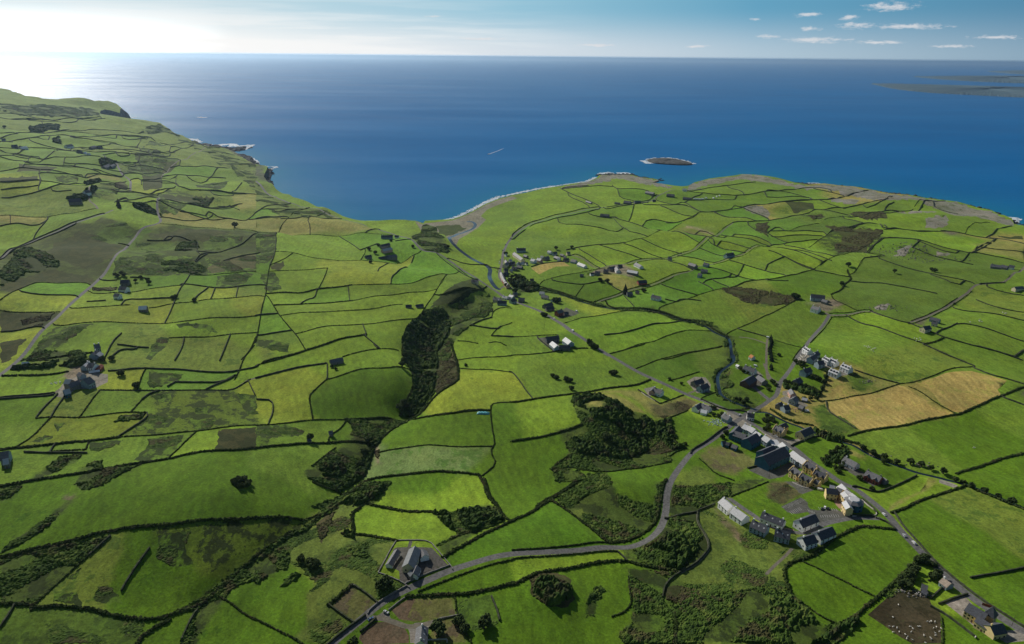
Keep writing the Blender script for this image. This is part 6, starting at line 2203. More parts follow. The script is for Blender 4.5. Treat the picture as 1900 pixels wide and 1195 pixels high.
WOODS = [('C1', '1250,820 1330,790 1400,800 1450,850 1440,880 1430,950 1400,1020 1340,1080 1300,1195 1100,1195 1080,1110 1080,1000 1120,930 1180,880', 'wood', 'wooded upper part of the ravine'),
 ('B1', '1075,20 1330,0 1350,100 1330,200 1310,320 1180,440 1070,460 1100,390 1165,300 1150,200', 'wood', 'wooded lower part of the ravine'),
 ('B1', '460,900 560,870 640,870 670,910 600,970 500,960', 'wood', 'round dark thicket below the deep green field'),
 ('B2', '440,390 560,360 740,385 830,480 760,500 690,450 660,420 560,440 540,500 470,470', 'wood', 'dark thicket ring on the upper side of the mound'),
 ('B2', '560,500 700,500 830,490 980,520 1060,580 1040,660 900,660 840,640 700,560 600,560', 'wood', 'dark thicket across the middle of the mound'),
 ('B2', '440,700 560,730 860,700 1000,670 1000,800 800,830 600,830 480,800', 'wood', 'dark thicket on the lower side of the mound'),
 ('B2', '1130,550 1180,540 1190,620 1230,720 1280,765 1190,780 1060,640 1070,570', 'wood', 'dark thicket along the left side of the crossroads field'),
 ('A2', '150,860 180,780 260,750 330,790 440,820 450,900 400,955 270,945', 'wood', 'round dark thicket on the knoll near the bottom'),
 ('A2', '1030,480 1150,390 1320,420 1400,520 1350,600 1240,660 1100,600 1180,540', 'wood', 'dark scrub wood inside the road bend'),
 ('A2', '800,470 900,430 1010,390 1080,300 1120,290 1120,340 1050,420 920,470', 'gorse', 'dark bank on the outside of the road bend'),
 ('A1', '1480,230 1650,200 1780,190 1850,290 1700,350 1600,400 1520,350', 'wood', 'dark thicket between the small fields'),
 ('A1', '1310,240 1420,240 1460,370 1440,380 1370,310', 'wood', 'dark thicket at the right end of the small bright field'),
 ('A1', '650,370 730,380 730,420 660,420', 'wood', 'dark thicket at the left end of the small bright field'),
 ('A1', '170,770 230,690 320,665 335,690 270,740 180,780', 'gorse', 'long dark thicket in the deep green field'),
 ('A1', '650,150 740,120 900,60 960,20 940,80 820,150 680,195', 'wood', 'dark thicket beside the stream bank'),
 ('C2', '0,590 60,560 130,600 200,635 190,680 120,690 40,650 0,640', 'wood', 'dark trees round the bridge in the riverside village'),
 ('B3', '390,840 480,790 580,745 600,790 540,860 470,870 430,890', 'wood', 'tree belt left of the white bungalow'),
 ('B3', '340,610 440,650 560,690 620,720 560,725 440,700 350,650', 'wood', 'stream trees below the stubble field'),
 ('B3', '110,280 200,305 300,320 390,350 380,370 260,350 120,320', 'wood', 'garden trees below the blue houses'),
 ('B0', '440,150 560,125 680,115 680,150 560,165 450,170', 'wood', 'dark shelter belt above the left farmyard'),
 ('B0', '70,165 200,145 340,145 440,110 440,140 340,165 200,170 80,185', 'wood', 'dark shelter belt by the straight road'),
 ('B1', '900,640 930,660 870,760 840,860 800,960 720,1010 610,1075 580,1050 720,960 760,860 820,740', 'wood', 'dark stream thicket below the ravine'),
 ('A1', '580,120 640,90 700,100 560,200 440,280 380,350 280,380 180,440 60,540 0,590 0,550 120,450 270,350 350,320 420,240', 'gorse', 'dark thicket along the lower stream'),
 ('A3', '480,1090 600,1010 680,1000 640,1060 540,1110 420,1170 300,1195 380,1120', 'wood', 'hedgerow trees at the bottom right'),
 ('A3', '0,840 140,840 260,900 330,980 390,1060 300,1110 150,1100 0,1130', 'gorse', 'dark scrub wood at the bottom right'),
 ('D0', '740,690 780,665 850,660 870,680 850,712 760,720', 'wood', 'dark trees at the upper hill-lane farm'), ('D0', '390,505 440,500 445,545 400,540', 'wood', 'dark trees beside the far hillside farms'),
 ('D0', '220,430 320,410 440,405 420,440 230,460', 'wood', 'dark wood on the far hillside'), ('D0', '490,940 620,930 660,900 720,890 720,910 640,960 500,965', 'wood', 'dark trees round the looping-lane farm'),
 ('D0', '990,1010 1040,1005 1160,1040 1190,1060 1090,1060 1000,1030', 'wood', 'dark trees by the straight road top'), ('D0', '620,815 740,810 740,830 640,835', 'wood', 'dark trees on the ridge of the looping lane')]
for t_, s_, mt, lb in WOODS:
    pts = [tp(t_, *map(float, q.split(','))) for q in s_.split()]; P = drape(dens(pts, 6, True)); far_ = float(np.hypot(*P.mean(0))) > 1900
    canopy(P, 4.6 if mt == 'wood' else 3.0, 5.6 if mt == 'wood' else 3.2, .92, M[mt], lb, 'thicket', 'thicket', .9)
print('canopy', canopy_tot)

# ------------------------------------------------------------------ trees
def make_tree(name, h, r, mat, seed, bushy=False, cone=False):
    rs = np.random.default_rng(seed); root = bpy.data.objects.new(name, None)
    mb = MB(); th = h * (.35 if not bushy else .2); n = 7
    prof = [(r * .11 + .08, 0), (r * .07 + .05, th), (r * .03 + .02, h * .8)]
    V = [(rr * math.cos(k * 6.283 / n), rr * math.sin(k * 6.283 / n), z) for rr, z in prof for k in range(n)]
    mb.poly(V, [(i * n + k, i * n + (k + 1) % n, (i + 1) * n + (k + 1) % n, (i + 1) * n + k) for i in range(2) for k in range(n)])
    for k in range(5):
        a = k * 1.257 + rs.uniform(0, .5); e = (r * .65 * math.cos(a), r * .65 * math.sin(a), h * rs.uniform(.55, .75)); b0 = (0, 0, th * .8); w_ = .05 * r + .03
        mb.poly([(b0[0] - w_, b0[1], b0[2]), (b0[0] + w_, b0[1], b0[2]), (b0[0], b0[1] + w_, b0[2]), e], [(0, 1, 3), (1, 2, 3), (2, 0, 3)])
    tr = mesh_np('trunk', mb.v, mb.f, M['bark'], root)
    m = 150 if not cone else 130; u = rs.normal(0, 1, (m, 3)); u /= np.linalg.norm(u, axis=1)[:, None]; u *= rs.uniform(.35, 1, (m, 1)) ** .5
    if cone:
        z = rs.uniform(.06, 1, m) ** 1.2; a = rs.uniform(0, 6.283, m); q = rs.uniform(.5, 1, m) * r * (1.02 - z); P = np.stack([q * np.cos(a), q * np.sin(a), z * h], 1); s = r * .24 * (1.25 - z)
    else:
        lean = 1 + .22 * np.sin(np.arctan2(u[:, 1], u[:, 0]) * 3 + seed)
        P = u * np.array([r, r, h * (.40 if bushy else .34)]) * lean[:, None] + [0, 0, h * (.5 if bushy else .64)]; s = r * rs.uniform(.13, .27, m)
    V, Fc = scatter(P, np.stack([s, s, s * .8], 1), ICO1, .35)
    cr_ = mesh_np('crown', V, Fc, mat, root); return root
COL_tmp = COL
proto = {}
def tree_at(px, py, kind, h, look, cat='tree', name='tree'):
    key = (kind, RNG.integers(3) if kind != 'con' else 0, name)
    if key not in proto:
        proto[key] = make_tree(name, 1.0, .5 if kind == 'round' else (.55 if kind == 'bush' else .30), M['conifer'] if kind == 'con' else M['crown'], len(proto) + 3, kind == 'bush', kind == 'con'); COL.objects.link(proto[key]); o = proto[key]
    else: o = copy_tree(proto[key])
    x, y = at(px, py); o.location = (x, y, hz(x, y) - .1); o.scale = (h * RNG.uniform(.9, 1.15), h * RNG.uniform(.9, 1.1), h); o.rotation_euler = (0, 0, RNG.uniform(0, 6.28))
    titems.append((o, look, px, py, cat, 'trees and bushes standing alone')); return o
titems = []
def T_(tile, s, kind, h, look, name='tree', cat='tree'):
    for q in s.split(): tree_at(*tp(tile, *map(float, q.split(','))), kind, h * RNG.uniform(.85, 1.15), look, cat, name)
for k in range(9): tree_at(*tp('F5', 565 + 12 * math.sin(k), 60 + k * 30), 'con', 9.5, 'dark conifer in the close row', 'tree', 'conifer_tree')
T_('F5', '570,370 580,400', 'con', 8, 'dark conifer standing below the row', 'conifer_tree')
T_('A0', '1790,60 1760,85 1800,100 1830,70 1770,50 1840,90 1745,70 1815,45 1780,105 1850,65', 'bush', 4.5, 'dark bush in the lone clump', 'bush', 'bush')
T_('A1', '935,815 960,800', 'bush', 8, 'big round dark bush above the road', 'bush', 'bush'); T_('A1', '335,585 405,620 440,640', 'bush', 6.5, 'round dark bush in rough pasture', 'bush', 'bush')
T_('A1', '1680,1090 1700,1060 1340,1110 1360,1140', 'round', 8, 'shaggy dark tree'); T_('A1', '1500,1060 1540,1110 720,1190', 'bush', 6, 'dark bottom-edge bush', 'bush', 'bush')
T_('B2', '735,215 760,218', 'bush', 7, 'flat dark field bush', 'bush', 'bush'); T_('B2', '400,250 430,260 440,320 300,220 330,235', 'bush', 5.5, 'low dark slope bush', 'bush', 'bush')
T_('B2', '700,690', 'bush', 8, 'round bush in the mound clearing', 'bush', 'bush'); T_('B2', '1250,295 1280,740', 'bush', 4, 'small lawn bush', 'bush', 'bush')
T_('E1', '1170,850 1215,860', 'bush', 7, 'dark bush beside the village road', 'bush', 'bush'); T_('C2', '595,1090 620,1100 570,1065', 'bush', 8, 'dark roadside bush', 'bush', 'bush')
T_('E2', '895,925 900,945', 'con', 17, 'tall dark tower-like evergreen', 'conifer_tree'); T_('E2', '1230,890 1250,900 560,780 430,760', 'round', 7, 'dark round tree beside the green lane')
T_('E0', '1700,320 1410,330 480,430 670,840 600,860 720,880 780,920 640,930', 'round', 8, 'dark village tree')
T_('E1', '820,320 760,350 560,250 600,300 500,330 660,420 1440,600 1400,590', 'round', 9, 'dark tree beside the village stream')
T_('E4', '560,340 640,370 700,380 370,690 430,700 500,720 560,740 620,700 680,740 740,760 800,780 860,800 920,820 960,850 1000,870 1130,520 1110,600 1090,680 1050,780 880,600 940,620 1000,640 650,410 870,930 830,990 720,1000 960,980', 'round', 5.5, 'small garden tree')
T_('F5', '600,570 620,600 540,650 580,560 210,420 250,450 300,465 520,970 480,1020 560,1010 600,1030 530,1090 200,800 240,830 280,800 160,790', 'bush', 4.5, 'dark garden shrub', 'bush', 'bush')
T_('E5', '780,120 820,140 870,90 920,100 850,230 790,290 840,280 70,375 0,440 150,580', 'bush', 5, 'dark shrub near the courtyard hotel', 'bush', 'bush')
T_('F2', '170,340 220,310 260,260 300,250 340,220 400,200 420,380 380,420 600,555 740,680 880,360 350,480 320,440', 'bush', 5, 'dark roadside garden shrub', 'bush', 'bush')
T_('B3', '700,760 780,800 860,830 950,870 1050,880 1130,900 1200,930 1290,960 1380,1010 1500,1060 1600,1090 1700,1130 1800,1170', 'round', 5.5, 'dark streamside tree', 'tree')
T_('F3', '530,440 560,400 600,360 660,260 700,240 440,480 480,520 520,560 420,540 800,450 850,430 720,230', 'round', 6, 'dark tree by ruined sheds')
T_('B1', '1100,60 1090,120 1080,170 830,700 800,790 770,870 400,700 1060,420 1090,390', 'round', 7, 'dark ravine-edge tree'); T_('B1', '1550,150 1200,300 560,160 590,180', 'bush', 3.5, 'small bush at the hedge end', 'bush', 'bush')
T_('C0', '880,65 885,80', 'con', 16, 'lone tall dark tree on the left hill'); T_('C0', '1735,205', 'round', 11, 'small tree on the tan hill pasture'); T_('D0', '30,420 215,380', 'round', 11, 'dark far hillside tree')
T_('C0', '850,550 870,560 900,550 920,560 1000,600 1040,580 1090,600 1100,620', 'round', 6, 'dark farm tree'); T_('C0', '1300,735 1280,740 1440,770', 'bush', 6, 'dark bush on the left field wall', 'bush', 'bush')
T_('C1', '835,370 880,390 905,355 1000,330 1160,375 1400,375 1420,370 845,455', 'bush', 6, 'dark bush near the coast-road farm', 'bush', 'bush')
T_('C3', '595,490 540,665 1210,535 1230,540 935,540 185,745 210,750', 'round', 8, 'dark boundary tree'); T_('C3', '80,1155 1380,765', 'bush', 4, 'low pasture bush', 'bush', 'bush')
T_('A3', '1100,580 1150,575 1060,640 1060,730 1180,600 1220,610 1220,710 1260,700', 'bush', 5, 'dark bush above the mud yard', 'bush', 'bush')
T_('B0', '830,120 760,125 1010,330 900,240', 'bush', 6, 'dark bush by the left farmyard', 'bush', 'bush')
T_('F6', '580,295 1060,640 1090,720 1150,740 1190,720 1100,640', 'bush', 4.5, 'dark cottage bush', 'bush', 'bush')
auto_labels(titems)

# ------------------------------------------------------------------ houses
def gable_sec(W_, wh, rh, z0=-1.5): return [(-W_ / 2, z0), (W_ / 2, z0), (W_ / 2, wh), (0, wh + rh), (-W_ / 2, wh)]
def roof_sec(W_, wh, rh, ov=.35, th=.2, off=.02):
    sl_ = rh / (W_ / 2); e = W_ / 2 + ov; ze = wh - ov * sl_ + off; zr = wh + rh + off
    return [(-e, ze), (-e, ze + th), (0, zr + th), (e, ze + th), (e, ze), (0, zr)]
def house(tile, p1, p2, W_, wh, roof, wall, opts, name, cat, label):
    x1, y1 = tp(tile, *p1); x2, y2 = tp(tile, *p2); o = dict()
    for q in opts: o[q[0] if q[0] in 'cw' and q[1:].isdigit() else q] = int(q[1:]) if q[0] in 'cw' and q[1:].isdigit() else True
    flat = 'flat' in o; rh = 0 if flat else W_ / 2 * .78
    a = at(x1, y1, wh + rh); b_ = at(x2, y2, wh + rh); L_ = max(3.5, math.hypot(b_[0] - a[0], b_[1] - a[1])); c = ((a[0] + b_[0]) / 2, (a[1] + b_[1]) / 2)
    if b_[0] < a[0]: a, b_ = b_, a
    rz = math.atan2(b_[1] - a[1], b_[0] - a[0]); D = math.hypot(*c); near = D < 1250
    L_ = min(L_, 60.0); zb = float(H([c[0]], [c[1]])[0]); t = empty(name, (c[0], c[1], zb), rz); tag(t, label, cat)
    hx = L_ / 2 - .15; mb = MB()
    if flat: mb.box(-hx, hx, -W_ / 2, W_ / 2, -1.5, wh)
    else: mb.prism(gable_sec(W_, wh, rh), -hx, hx)
    mb.build('walls', M[wall], t); mb = MB()
    if flat: mb.box(-hx - .2, hx + .2, -W_ / 2 - .2, W_ / 2 + .2, wh + .01, wh + .4)
    else: mb.prism(roof_sec(W_, wh, rh), -hx - .3, hx + .3)
    rf = mb.build('roof', M[roof], t); nc_ = o.get('c', 0)
    for k in range(nc_):
        xx = {1: [-.38], 2: [-.42, .42], 3: [-.42, 0, .42]}[nc_][k] * L_; mb = MB(); mb.box(xx - .5, xx + .5, -.4, .4, wh + rh - .8, wh + rh + 1.3); mb.box(xx - .6, xx + .6, -.5, .5, wh + rh + 1.302, wh + rh + 1.5)
        mb.box(xx - .18, xx + .18, -.18, .18, wh + rh + 1.502, wh + rh + 1.9); mb.build('chimney', M['white' if wall in ('white', 'bluegrey') else ('gold' if wall == 'gold' else 'stone')], rf)
    # the long side facing the camera is the front
    s = -1 if (math.sin(rz + math.pi / 2) * -1 * -c[1] + math.cos(rz + math.pi / 2) * -1 * -c[0]) > 0 else 1
    if 'par' in o and not flat:
        for e_ in (-1, 1): mb = MB(); x0 = e_ * (hx + .62); mb.prism(roof_sec(W_ + .5, wh + .35, rh + .1, .25, .3), min(x0, x0 - e_ * .5), max(x0, x0 - e_ * .5)); mb.build('gable_coping', M[wall], rf)
    nw = o.get('w', 0); sc_px = F / D
    if near and nw:
        fl = [wh * .30 + .4] if wh < 4.8 else [1.6, wh - 1.5]
        for sd_ in (s, -s):
            for fz in fl:
                for k in range(nw):
                    if sd_ == s and fz == fl[0] and k == nw // 2: continue
                    xx = (k + .5) / nw * L_ - L_ / 2; w_ = .6; mb = MB(); y0 = sd_ * W_ / 2; mb.box(xx - w_, xx + w_, min(y0 - sd_ * .05, y0 + sd_ * .05), max(y0 - sd_ * .05, y0 + sd_ * .05), fz - .65, fz + .65); mb.build('window', M['glass'], t)
        xx = (nw // 2 + .5) / nw * L_ - L_ / 2; mb = MB(); y0 = s * W_ / 2; mb.box(xx - .5, xx + .5, min(y0 - s * .05, y0 + s * .06), max(y0 - s * .05, y0 + s * .06), 0, 2.1); mb.build('door', M['brownwall'], t)
    if near and 'gw' in o:
        for e_ in (-1, 1):
            for yy in ((-W_ * .22, W_ * .22) if W_ > 7 else (0,)):
                mb = MB(); x0 = e_ * hx; mb.box(min(x0 - .05, x0 + .05), max(x0 - .05, x0 + .05), yy - .6, yy + .6, wh * .35, wh * .35 + 1.4); mb.build('window', M['glass'], t)
    if 'dg' in o:
        ng = 2 if L_ < 16 else 3
        for k in range(ng):
            xx = (k + .5) / ng * L_ - L_ / 2; gw_ = 3.6; gr_ = gw_ / 2 * .95; y0 = s * (W_ / 2 + 1.3); y1_ = s * W_ * .12; mb = MB()
            sec = [(xx + q, z) for q, z in gable_sec(gw_, wh + .4, gr_, -1.5)]; mb.prism(sec, y1_, y0, 'y'); g = mb.build('front_gable', M[wall], t)
            mb = MB(); mb.prism([(xx + q, z) for q, z in roof_sec(gw_, wh + .4, gr_, .2, .15)], y1_, y0 + s * .15, 'y'); mb.build('gable_roof', M[roof], g)
            if near:
                for fz in (1.6, wh - 1.2): mb = MB(); mb.box(xx - .6, xx + .6, min(y0 - .05, y0 + .05), max(y0 - .05, y0 + .05), fz - .6, fz + .6); mb.build('window', M['glass'], g)
    if 'dm' in o or 'sk' in o:
        for k in range(3):
            xx = (k + .5) / 3 * L_ - L_ / 2; mb = MB(); ym = s * W_ * .24; zm = wh + rh * .52
            if 'dm' in o:
                mb.box(xx - .8, xx + .8, min(ym - 1.2, ym + 1.2), max(ym - 1.2, ym + 1.2), zm - .9, zm + .9); d_ = mb.build('dormer', M['slate'], rf)
                mb = MB(); yy = ym + s * 1.2; mb.box(xx - .55, xx + .55, min(yy - .04, yy + .04), max(yy - .04, yy + .04), zm - .5, zm + .6); mb.build('pane', M['glass'], d_)
            else:
                sl_ = rh / (W_ / 2); mb.poly([(xx + i * .5, ym + j * .5, wh + rh - abs(ym + j * .5) * sl_ + .30 + dz) for i, j in ((-1, -1), (1, -1), (1, 1), (-1, 1)) for dz in (0,)] + [(xx + i * .5, ym + j * .5, wh + rh - abs(ym + j * .5) * sl_ + .12) for i, j in ((-1, -1), (1, -1), (1, 1), (-1, 1))],
                    [(0, 1, 2, 3), (7, 6, 5, 4), (0, 4, 5, 1), (1, 5, 6, 2), (2, 6, 7, 3), (3, 7, 4, 0)]); mb.build('skylight', M['pale'], rf)
    if 'cr' in o:
        mb = MB(); xe = hx + .2; z = wh + rh; mb.box(xe - .1, xe + .1, -.1, .1, z, z + 1.6); mb.box(xe - .1, xe + .1, -.5, -.101, z + .95, z + 1.15); mb.box(xe - .1, xe + .1, .101, .5, z + .95, z + 1.15); mb.build('gable_cross', M['stone'], rf)
    return t
tile_ = None
for ln in HOUSES.strip().splitlines():
    if ln.startswith('@'): tile_ = ln.split()[1]; continue
    sp_, nm, ct, lb = [q.strip() for q in ln.split('|')]; q = sp_.split()
    house(tile_, tuple(map(float, q[0].split(','))), tuple(map(float, q[1].split(','))), float(q[2]), float(q[3]), q[4], q[5], q[6].split(',') if len(q) > 6 else [], nm, ct, lb)
# round tower of the curved hotel
def ngon(n, r, z, ph=0): return [(r * math.cos(i * 6.283185 / n + ph), r * math.sin(i * 6.283185 / n + ph), z) for i in range(n)]
def frustum(mb, n, r0, z0, r1, z1, ph=0):
    mb.poly(ngon(n, r0, z0, ph) + ngon(n, r1, z1, ph), [list(range(n))[::-1], [n + i for i in range(n)]] + [(i, (i + 1) % n, n + (i + 1) % n, n + i) for i in range(n)])
x, y = at(*tp('E6', 1130, 660), 7.0); t = tag(empty('round_tower', (x, y, hz(x, y)), 0), 'eight-sided dark tower with grey roof at the end of the curved cream hotel', 'hotel')
mb = MB(); frustum(mb, 8, 7.6, -1.5, 7.6, 7.6); w_ = mb.build('walls', M['teal'], t); mb = MB(); frustum(mb, 8, 8.3, 7.61, 5.2, 9.2); rf = mb.build('roof', M['grey'], t)
mb = MB(); frustum(mb, 8, 5.0, 9.21, 4.2, 10.0); mb.build('roof_lantern', M['pale'], rf)
for k in range(8):
    a = (k + .5) * math.pi / 4; mb = MB(); r_ = 7.6 * math.cos(math.pi / 8); ux, uy = math.cos(a), math.sin(a); vx, vy = -uy, ux
    for z0 in (1.2, 4.6):
        pts_ = [(ux * (r_ + d) + vx * w2, uy * (r_ + d) + vy * w2, z) for d in (-.05, .05) for w2, z in ((-.8, z0), (.8, z0), (.8, z0 + 1.6), (-.8, z0 + 1.6))]
        mb = MB(); mb.poly(pts_, [(3, 2, 1, 0), (4, 5, 6, 7), (0, 1, 5, 4), (1, 2, 6, 5), (2, 3, 7, 6), (3, 0, 4, 7)]); mb.build('window', M['glass'], t)
x, y = at(*tp('F3', 1450, 890), 4.0); t = tag(empty('pyramid_tower', (x, y, hz(x, y)), .6), 'square tower with steep pyramid roof on the yellow guesthouse in the bottom right corner', 'tower')
mb = MB(); mb.box(-3, 3, -3, 3, -1, 6.5); mb.build('walls', M['gold'], t); mb = MB(); frustum(mb, 4, 4.9, 6.51, .05, 13.0, math.pi / 4); mb.build('roof', M['slate'], t)
mb = MB(); mb.box(-.7, .7, -3.06, -2.95, 3.2, 5.2); mb.build('window', M['glass'], t)
# sign board beside the guesthouse
x, y = at(*tp('F3', 1410, 790), 0); t = tag(empty('sign_board', (x, y, hz(x, y)), -.6), 'dark red sign board standing beside the road by the yellow guesthouse', 'sign')
mb = MB(); mb.box(-3, 3, -.06, .06, 1.4, 3.6); mb.build('board', M['rust'], t)
for s in (-2.4, 2.4): mb = MB(); mb.box(s - .08, s + .08, -.16, -.061, 0, 3.4); mb.build('post', M['stone'], t)

# ------------------------------------------------------------------ vehicles
def paint(name, c):
    m, nt, b = newmat(name, .3, .5); b.inputs['Base Color'].default_value = c + (1,); return m
CARCOL = {'white': paint('white paint', (.75, .75, .74)), 'black': paint('black paint', (.02, .02, .025)), 'silver': paint('silver paint', (.42, .43, .44)), 'red': paint('red paint', (.35, .03, .03)), 'blue': paint('blue paint', (.04, .09, .2))}
def make_car(colour, van=False):
    t = bpy.data.objects.new('van' if van else 'car', None); mb = MB(); L2, w2 = (2.5, .95) if van else (2.1, .88)
    body = [(-L2, .35), (L2, .35), (L2, .75), (L2 * .95, .95), (L2 * .45, 1.02), (-L2 * .85, 1.05), (-L2, .9)] if not van else [(-L2, .4), (L2, .4), (L2, 1.1), (L2 * .8, 1.3), (L2 * .6, 2.1), (-L2, 2.15)]
    mb.prism([(a, b) for a, b in body], -w2, w2, 'y'); mesh_np('body', mb.v, mb.f, CARCOL[colour], t)
    mb = MB()
    if not van:
        mb.prism([(-L2 * .8, 1.051), (L2 * .42, 1.051), (L2 * .12, 1.42), (-L2 * .55, 1.42)], -w2 * .88, w2 * .88, 'y'); cb2 = mesh_np('cabin', mb.v, mb.f, M['glass'], t)
        mb = MB(); mb.box(-L2 * .52, L2 * .1, -w2 * .8, w2 * .8, 1.421, 1.47); mesh_np('roof_panel', mb.v, mb.f, CARCOL[colour], cb2)
    else: mb.poly([(L2 * .79, -.8, 1.32), (L2 * .79, .8, 1.32), (L2 * .62, .8, 2.02), (L2 * .62, -.8, 2.02), (L2 * .85, -.8, 1.32), (L2 * .85, .8, 1.32), (L2 * .66, .8, 2.04), (L2 * .66, -.8, 2.04)], [(3, 2, 1, 0), (4, 5, 6, 7), (0, 1, 5, 4), (1, 2, 6, 5), (2, 3, 7, 6), (3, 0, 4, 7)]); mesh_np('windscreen', mb.v, mb.f, M['glass'], t)
    for sx_ in (-.62, .62):
        for sy_ in (-1, 1):
            mb = MB(); V = [(sx_ * L2 + .32 * math.cos(k * .7854), yy, .32 + .32 * math.sin(k * .7854)) for yy in (sy_ * w2 * .8, sy_ * w2 * 1.03) for k in range(8)]
            mb.poly(V, [list(range(8)), [8 + k for k in range(8)][::-1]] + [(k, (k + 1) % 8, 8 + (k + 1) % 8, 8 + k) for k in range(8)]); mesh_np('wheel', mb.v, mb.f, M['tyre'], t)
    return t
cproto = {}
def car(tile, x_, y_, x2_, y2_, colour, label, van=False):
    k = (colour, van)
    if k not in cproto: cproto[k] = make_car(colour, van); COL.objects.link(cproto[k]); o = cproto[k]
    else: o = copy_tree(cproto[k])
    px, py = tp(tile, x_, y_); a = at(px, py); b_ = at(*tp(tile, x2_, y2_)); o.location = (a[0], a[1], hz(*a) + .05); o.rotation_euler = (0, 0, math.atan2(b_[1] - a[1], b_[0] - a[0]))
    tag(o, label, 'van' if van else 'car', 'vehicles on the roads and in the yards'); return o
car('E6', 1690, 878, 1600, 800, 'white', 'white car on the village road just past the curved cream hotel')
car('A3', 1078, 452, 1000, 380, 'white', 'white car on the village road below the hotel, between two hedged fields')
car('A3', 1005, 405, 940, 330, 'silver', 'silver car on the verge a little above the lower white car')
car('E6', 590, 780, 600, 740, 'white', 'white car in the middle of three in the marked hotel car park')
car('E6', 540, 805, 550, 765, 'black', 'black car left of the white one in the marked hotel car park')
car('E6', 650, 800, 660, 760, 'black', 'black car right of the white one in the marked hotel car park')
car('E5', 1050, 400, 1150, 440, 'black', 'dark car in front of the golden guesthouse', False)
car('E5', 1000, 395, 1100, 440, 'white', 'white car in front of the golden guesthouse')
car('F4', 540, 925, 620, 880, 'blue', 'dark blue car at the lane end near the bottom junction')
car('F4', 715, 860, 760, 880, 'silver', 'silver car on the gravel corner at the bottom junction')
car('E1', 1380, 905, 1300, 820, 'white', 'white car on the village road beside the red-brick and cream house')
car('E1', 1720, 1145, 1600, 1040, 'white', 'white van-like car on the village road near the two white-roofed barns', True)
car('F5', 535, 30, 600, 40, 'white', 'white van at the top of the river walk', True)
car('F5', 390, 370, 450, 380, 'white', 'white camper beside the long slate-roofed building', True)
car('F5', 990, 895, 1060, 900, 'white', 'white caravan-like van in the rough ground right of the bridge', True)
car('E6', 515, 415, 560, 420, 'white', 'white van at the foot of the curved hotel garden wing', True)
car('F6', 1390, 725, 1440, 700, 'silver', 'silver car at the crossroads')
car('E1', 1790, 775, 1850, 800, 'white', 'white van at the back of the red-brick house yard', True)
for k, (a_, b_) in enumerate([(475, 230), (440, 330), (420, 345), (380, 500), (365, 540), (360, 580), (330, 700), (320, 740)]):
    car('E0', a_, b_, a_ - 20, b_ + 90, ['black', 'silver', 'blue', 'black', 'white', 'silver', 'red', 'black'][k], ['topmost', 'second', 'third', 'fourth', 'fifth', 'sixth', 'seventh', 'lowest'][k] + ' of the parked cars lining the left side of the village street')
for k, a_ in enumerate((1350, 1370, 1391, 1411, 1435, 1490, 1515, 1535)):
    o = car('D2', a_, [555, 555, 556, 555, 550, 548, 530, 526][k], a_ + 30, 556, 'white', ['first', 'second', 'third', 'fourth', 'fifth', 'sixth', 'seventh', 'last'][k] + ' from the left of the white campers by the harbour road', True); o.scale = (1.7, 1.7, 1.7)
# ------------------------------------------------------------------ sheep
def make_sheep():
    me = bpy.data.meshes.new('sheep'); V = [(0, 0, .72), (-.42, 0, .74), (.4, 0, .76), (.62, 0, .92), (.82, 0, .98), (1.0, 0, .90)]; E_ = [(0, 1), (0, 2), (2, 3), (3, 4), (4, 5)]; Rr = [.30, .27, .26, .15, .12, .07]
    for sx_, j in ((-.42, 1), (.38, 2)):
        for sy_ in (-.16, .16):
            k = len(V); V += [(sx_, sy_, .45), (sx_ - .03, sy_, .22), (sx_, sy_, .03)]; E_ += [(j, k), (k, k + 1), (k + 1, k + 2)]; Rr += [.09, .05, .045]
    me.from_pydata(V, E_, []); o = bpy.data.objects.new('sheep', me); COL.objects.link(o); sk = o.modifiers.new('s', 'SKIN')
    for i, r_ in enumerate(Rr): me.skin_vertices[0].data[i].radius = (r_, r_)
    me.skin_vertices[0].data[0].use_root = True; o.modifiers.new('u', 'SUBSURF').levels = 1
    dg = bpy.context.evaluated_depsgraph_get(); m2 = bpy.data.meshes.new_from_object(o.evaluated_get(dg)); o.modifiers.clear(); o.data = m2; m2.materials.clear(); m2.materials.append(M['fleece']); return o
sh0 = make_sheep(); first = True
def flock(tile, s, label, scale=1.5):
    global first
    for q in s.split():
        if first: o = sh0; first = False
        else: o = sh0.copy(); COL.objects.link(o)
        x, y = at(*tp(tile, *map(float, q.split(',')))); o.location = (x, y, hz(x, y)); o.rotation_euler = (0, 0, RNG.uniform(0, 6.28)); o.scale = (scale,) * 3; tag(o, label, 'sheep', 'flock of ' + label)
flock('F3', '740,945 765,950 780,940 825,950 310,990 350,995 395,1010 420,1055 350,1058 485,1085 515,1115 570,1155 505,1140 555,1060 575,1025 540,1000 650,1000 810,1020 840,1005 890,1020 875,1060 830,1080 830,1105 700,1105 785,1150 775,1135 480,615 545,595 600,610 620,630 640,620 660,640 710,1190 630,1000 345,890 405,765', 'white sheep standing in the brown mud yard near the yellow guesthouse', 1.05)
flock('F3', '1285,1125', 'white sheep standing alone by the fence left of the yellow guesthouse', 1.6)
flock('C3', '710,1095 725,1100 735,1110 750,1105 770,1120 780,1115 760,1130 790,1110 740,1095 775,1140', 'white sheep standing in a loose flock on the green slope above the dormer houses', 1.6)
flock('C3', '1080,1030 1100,1035 1120,1025 1130,1040 1095,1050 1115,1050', 'white sheep standing close together at the wall corner in the long green field', 1.7)
flock('C3', '1730,850 1745,860 1755,855 1490,915 1560,910 1575,915 1565,900', 'white sheep standing in the right-hand fields below the curving lane', 1.8)
flock('B3', '1520,760', 'white sheep standing alone in the large right-hand green field', 1.8)

